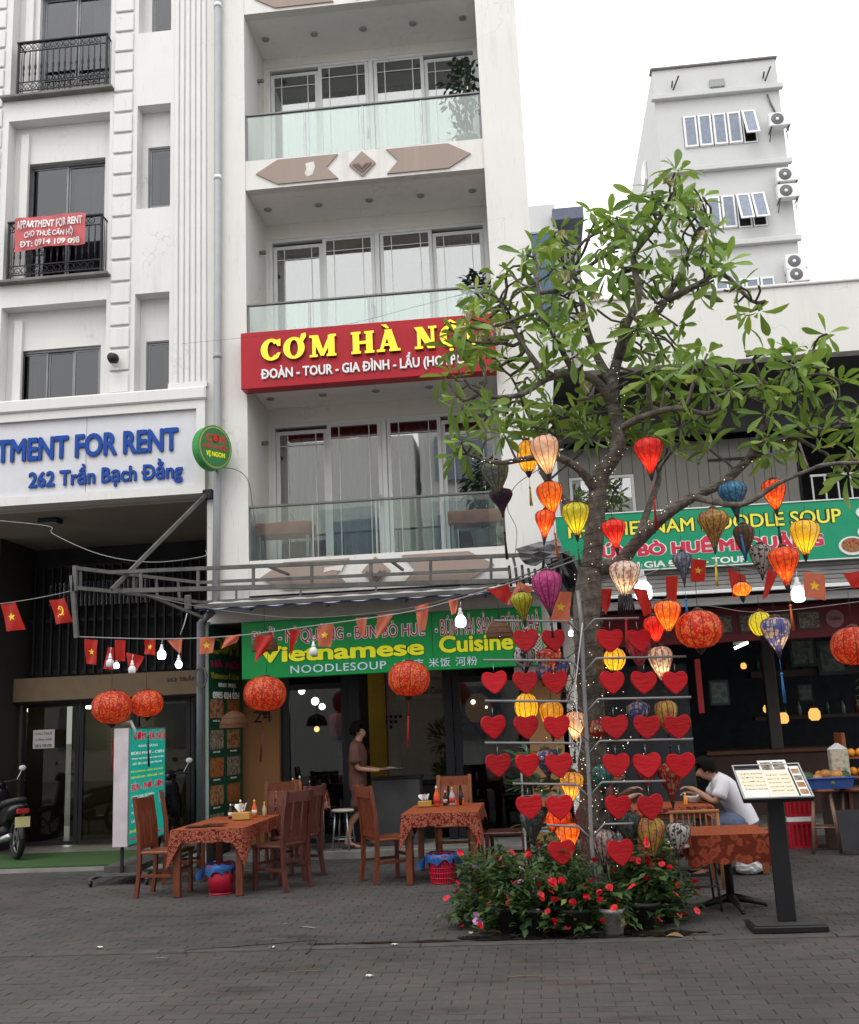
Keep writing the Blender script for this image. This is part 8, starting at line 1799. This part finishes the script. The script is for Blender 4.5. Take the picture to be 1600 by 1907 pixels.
for i, (dx, dy, dz, r_, m_, lb) in enumerate(((-.20, -.02, .12, .085, AV, 'dark green avocado at the left of the blue tray'), (-.08, -.06, .11, .06, MG, 'small mango beside the avocado'), (.02, .0, .14, .075, MG, 'large mango on top of the blue tray'), (.13, -.02, .13, .07, MG, 'mango at the middle right of the blue tray'),
   (.23, .02, .12, .065, AV, 'dark fruit at the right end of the blue tray'), (.06, -.11, .085, .045, GP, 'small green fruit at the front of the blue tray'), (.20, -.10, .085, .045, GP, 'green fruit at the front right of the blue tray'), (-.02, .09, .12, .06, MG, 'mango at the back of the blue tray'))):
    q = MB(); q.ball((0, 0, 0), r_, 14, sx=1.25, sz=.9); o = q.build('fruit', m_, None, local=True); o.location = (3.15+dx, 12.7+dy, zf+dz); o.rotation_euler = (0, .2*i, i*.9); tag(o, lb, 'fruit', 'fruit in the blue tray')
t = thing('plastic_crate', 'red plastic crates with a white stripe stacked behind the stools', 'crate', (2.95, 13.25, 0)); RPC = mat('red_crate', (.34, .01, .02), .4)
for z in (0.002, .36):
    q = MB(); ring(q, -.16, .16, z, z+.30, -.12, -.10, .03)
    for k in range(5): q.box(-.125+k*.055, -.10+k*.055, -.118, -.104, z+.03, z+.27)
    q.box(-.15, .15, -.095, .12, z, z+.28); q.build('crate', RPC, t, local=True)
q = MB(); q.box(-.16, .16, -.12, .12, .305, .358); q.build('white_band', UPVC, t, local=True)
# display with orange fruit, cartons and greenery at the very edge
t = thing('fruit_display', 'wooden display with oranges and printed cartons cut by the right edge', 'display', (3.75, 13.1, 0)); q = MB(); q.bbox(-.28, .5, -.15, .2, .78, .81, .005); q.bbox(-.28, .5, -.15, .2, .4, .43, .005); q.bbox(-.28, -.24, -.15, .2, .002, 1.3, .005); q.build('shelf_unit', OAK, t, local=True)
for z in (1.0,): q = MB(); q.bbox(-.24, .5, -.14, .19, z, z+.02, .004); q.build('shelf', OAK, t, local=True)
OR_ = mat('orange_skin', (.62, .24, .02), .4, var=.1)
for i in range(6): q = MB(); q.ball((0, 0, 0), .05, 10); o = q.build('fruit', OR_, None, local=True); o.location = (3.75-.18+.095*(i % 3), 13.0, .861 if i < 3 else 1.071); tag(o, '%s orange on the %s shelf of the wooden display' % (('first', 'second', 'third')[i % 3], 'lower' if i < 3 else 'upper'), 'fruit', 'oranges on the display')
o = thing('carton', 'pale printed juice carton before the wooden display', 'carton', (3.42, 12.92, .0)); q = MB(); q.bbox(-.10, .10, -.07, .07, .70, 1.12, .006); q.build('carton_box', food('carton_print', [(.10, .16, .10), (.30, .30, .22), (.42, .40, .32), (.38, .16, .10)], 16), o, local=True); q = MB(); q.prism([(-.1, 1.121), (.1, 1.121), (0, 1.19)], -.07, .07); q.build('carton_top', UPVC, o, local=True)
o.location = (3.40, 12.93, -.0); 
q = MB(); q.bbox(3.20, 3.62, 12.99, 13.13, .0, .699, .005); tag(q.build('wooden_box', mat('dark_box', (.06, .04, .03), .6)), 'dark wooden box standing behind the two round stools', 'box')
leafball('hanging_vine', None, (3.95, 12.6, 1.75), .32, 240, .09, .045, leaf_mat('vine_leaf', (.03, .06, .02), (.06, .11, .03), (.10, .15, .04)), 77, zs=1.6); o = bpy.data.objects['hanging_vine']; tag(o, 'green trailing plant at the right edge above the oranges', 'plant'); del o['kind']
# A-frame chalk board sign between stools
t = thing('chalk_board', 'small dark board with white scribbled lettering under the stools', 'sign', (3.32, 12.45, 0)); q = MB(); q.obox((0, 0, .26), (.26, .02, .44), Matrix.Rotation(R(-12), 3, 'X')); q.build('board', BLACKM, t, local=True)
for i, s_ in enumerate(('MENU', 'JUICE')): text('lettering', s_, WPR, t, (-.10, .42-.16*i), (.10, .32-.16*i), axes=((0, -.012+.0, 0), (1, 0, 0), Vector((0, .2, .98)), (0, -1, 0)), depth=.003)[0].location = (0, 0, 0)
bpy.context.view_layer.update()

# ================================================================ LITTER ON THE STREET
LIT = mat('fallen_petal', (.60, .58, .52), .7); DRY = mat('dry_leaf', (.16, .11, .05), .8, var=.3); rnd = random.Random(12)
for i, (a_, b__, lb) in enumerate(((688, 1822, 'white fallen blossom nearest the picture bottom'), (735, 1763, 'white fallen blossom on the wet joint'), (879, 1741, 'white fallen blossom left of the flower pots'), (508, 1768, 'small white scrap left on the kerb line'), (185, 1768, 'pale scrap at the far left of the kerb line'))):
    c = G(a_, b__); q = MB(); [leaf(q, Vector((0, 0, .008)), Vector((math.cos(k*1.3), math.sin(k*1.3), .35)).normalized(), .03, .02, rnd, 5, .3, .3) for k in range(4)]; o = q.build('fallen_blossom', LIT, None, local=True); o.location = (c.x, c.y, .003); tag(o, lb, 'blossom', 'fallen blossoms on the paving')
for i, (a_, b__, lb) in enumerate(((905, 1741, 'dry curled leaf beside the leftmost flower pots'), (1240, 1748, 'dry leaf at the right end of the flower pots'), (570, 1812, 'thin twig lying on the street left of centre'), (980, 1822, 'thin twig lying on the street right of centre'))):
    c = G(a_, b__); q = MB()
    if i < 2: [leaf(q, Vector((k*.03, 0, .012)), Vector((math.cos(k*2.3), math.sin(k*2.3)*.5, .25)).normalized(), .13, .05, rnd, 5, .5, .8) for k in range(2)]
    else: q.tube([(-.12, 0, .006), (0, .01, .009), (.12, -.01, .006)], .003, 4)
    o = q.build('dry_leaf' if i < 2 else 'twig', DRY, None, local=True); o.location = (c.x, c.y, .004); tag(o, lb, 'leaf' if i < 2 else 'twig')
# wet soil stain round the pots: a thin uneven film
q = MB(); rnd = random.Random(2); n = 50
for (xa, xb, yc, hw) in ((-1.9, 1.25, 8.33, .045), (-.75, 1.15, 8.42, .16)):
    top = []; bot = []
    for i in range(n+1):
        u = i/n; x = xa+(xb-xa)*u; w_ = hw*(math.sin(math.pi*u)**.5+.02)*(.6+.4*math.sin(i*.9)+rnd.uniform(-.2, .2)); top.append((x, yc+w_, .0055+.0002*hw*100)); bot.append((x, yc-w_, .0055+.0002*hw*100))
    q.add(bot+top, [(i, i+1, n+2+i, n+1+i) for i in range(n)])
tag(q.build('wet_soil', mat('wet_soil_film', (.018, .016, .014), .18, var=.3, scale=20), origin=(0, 8.4, 0)), kind='stuff')
# drain cover plate in the kerb line and pale scuffs
q = MB()
for (a_, b__), (c_, d__) in (((345, 1771), (590, 1752)), ((590, 1752), (570, 1778)), ((345, 1771), (345, 1776))):
    p0, p1 = G(a_, b__), G(c_, d__); p0.z = p1.z = .006; q.bar(p0, p1, .014, .004)
tag(q.build('drain_edge', mat('dark_joint', (.03, .03, .03), .8), origin=(0, 8.3, 0)), 'dark edge lines of a long drain cover in the paving', 'drain cover')
q = MB()
for a_, b__, L, w_, an in ((575, 1728, .20, .03, -.6), (510, 1750, .25, .012, .1), (455, 1762, .3, .015, .15), (300, 1785, .12, .02, 0), (530, 1722, .05, .02, 0), (1040, 1738, .1, .015, 0)):
    c = G(a_, b__); cs, sn = math.cos(an), math.sin(an); pts = [(-1, -.3), (-.4, -1), (.5, -.8), (1, .2), (.4, .9), (-.5, .8)]; q.add([(c.x+cs*x*L/2-sn*y*w_/2, c.y+sn*x*L/2+cs*y*w_/2, .0062) for x, y in pts], [tuple(range(6))])
tag(q.build('chalky_scuffs', mat('chalky_scuff', (.22, .21, .20), .9)), kind='stuff')
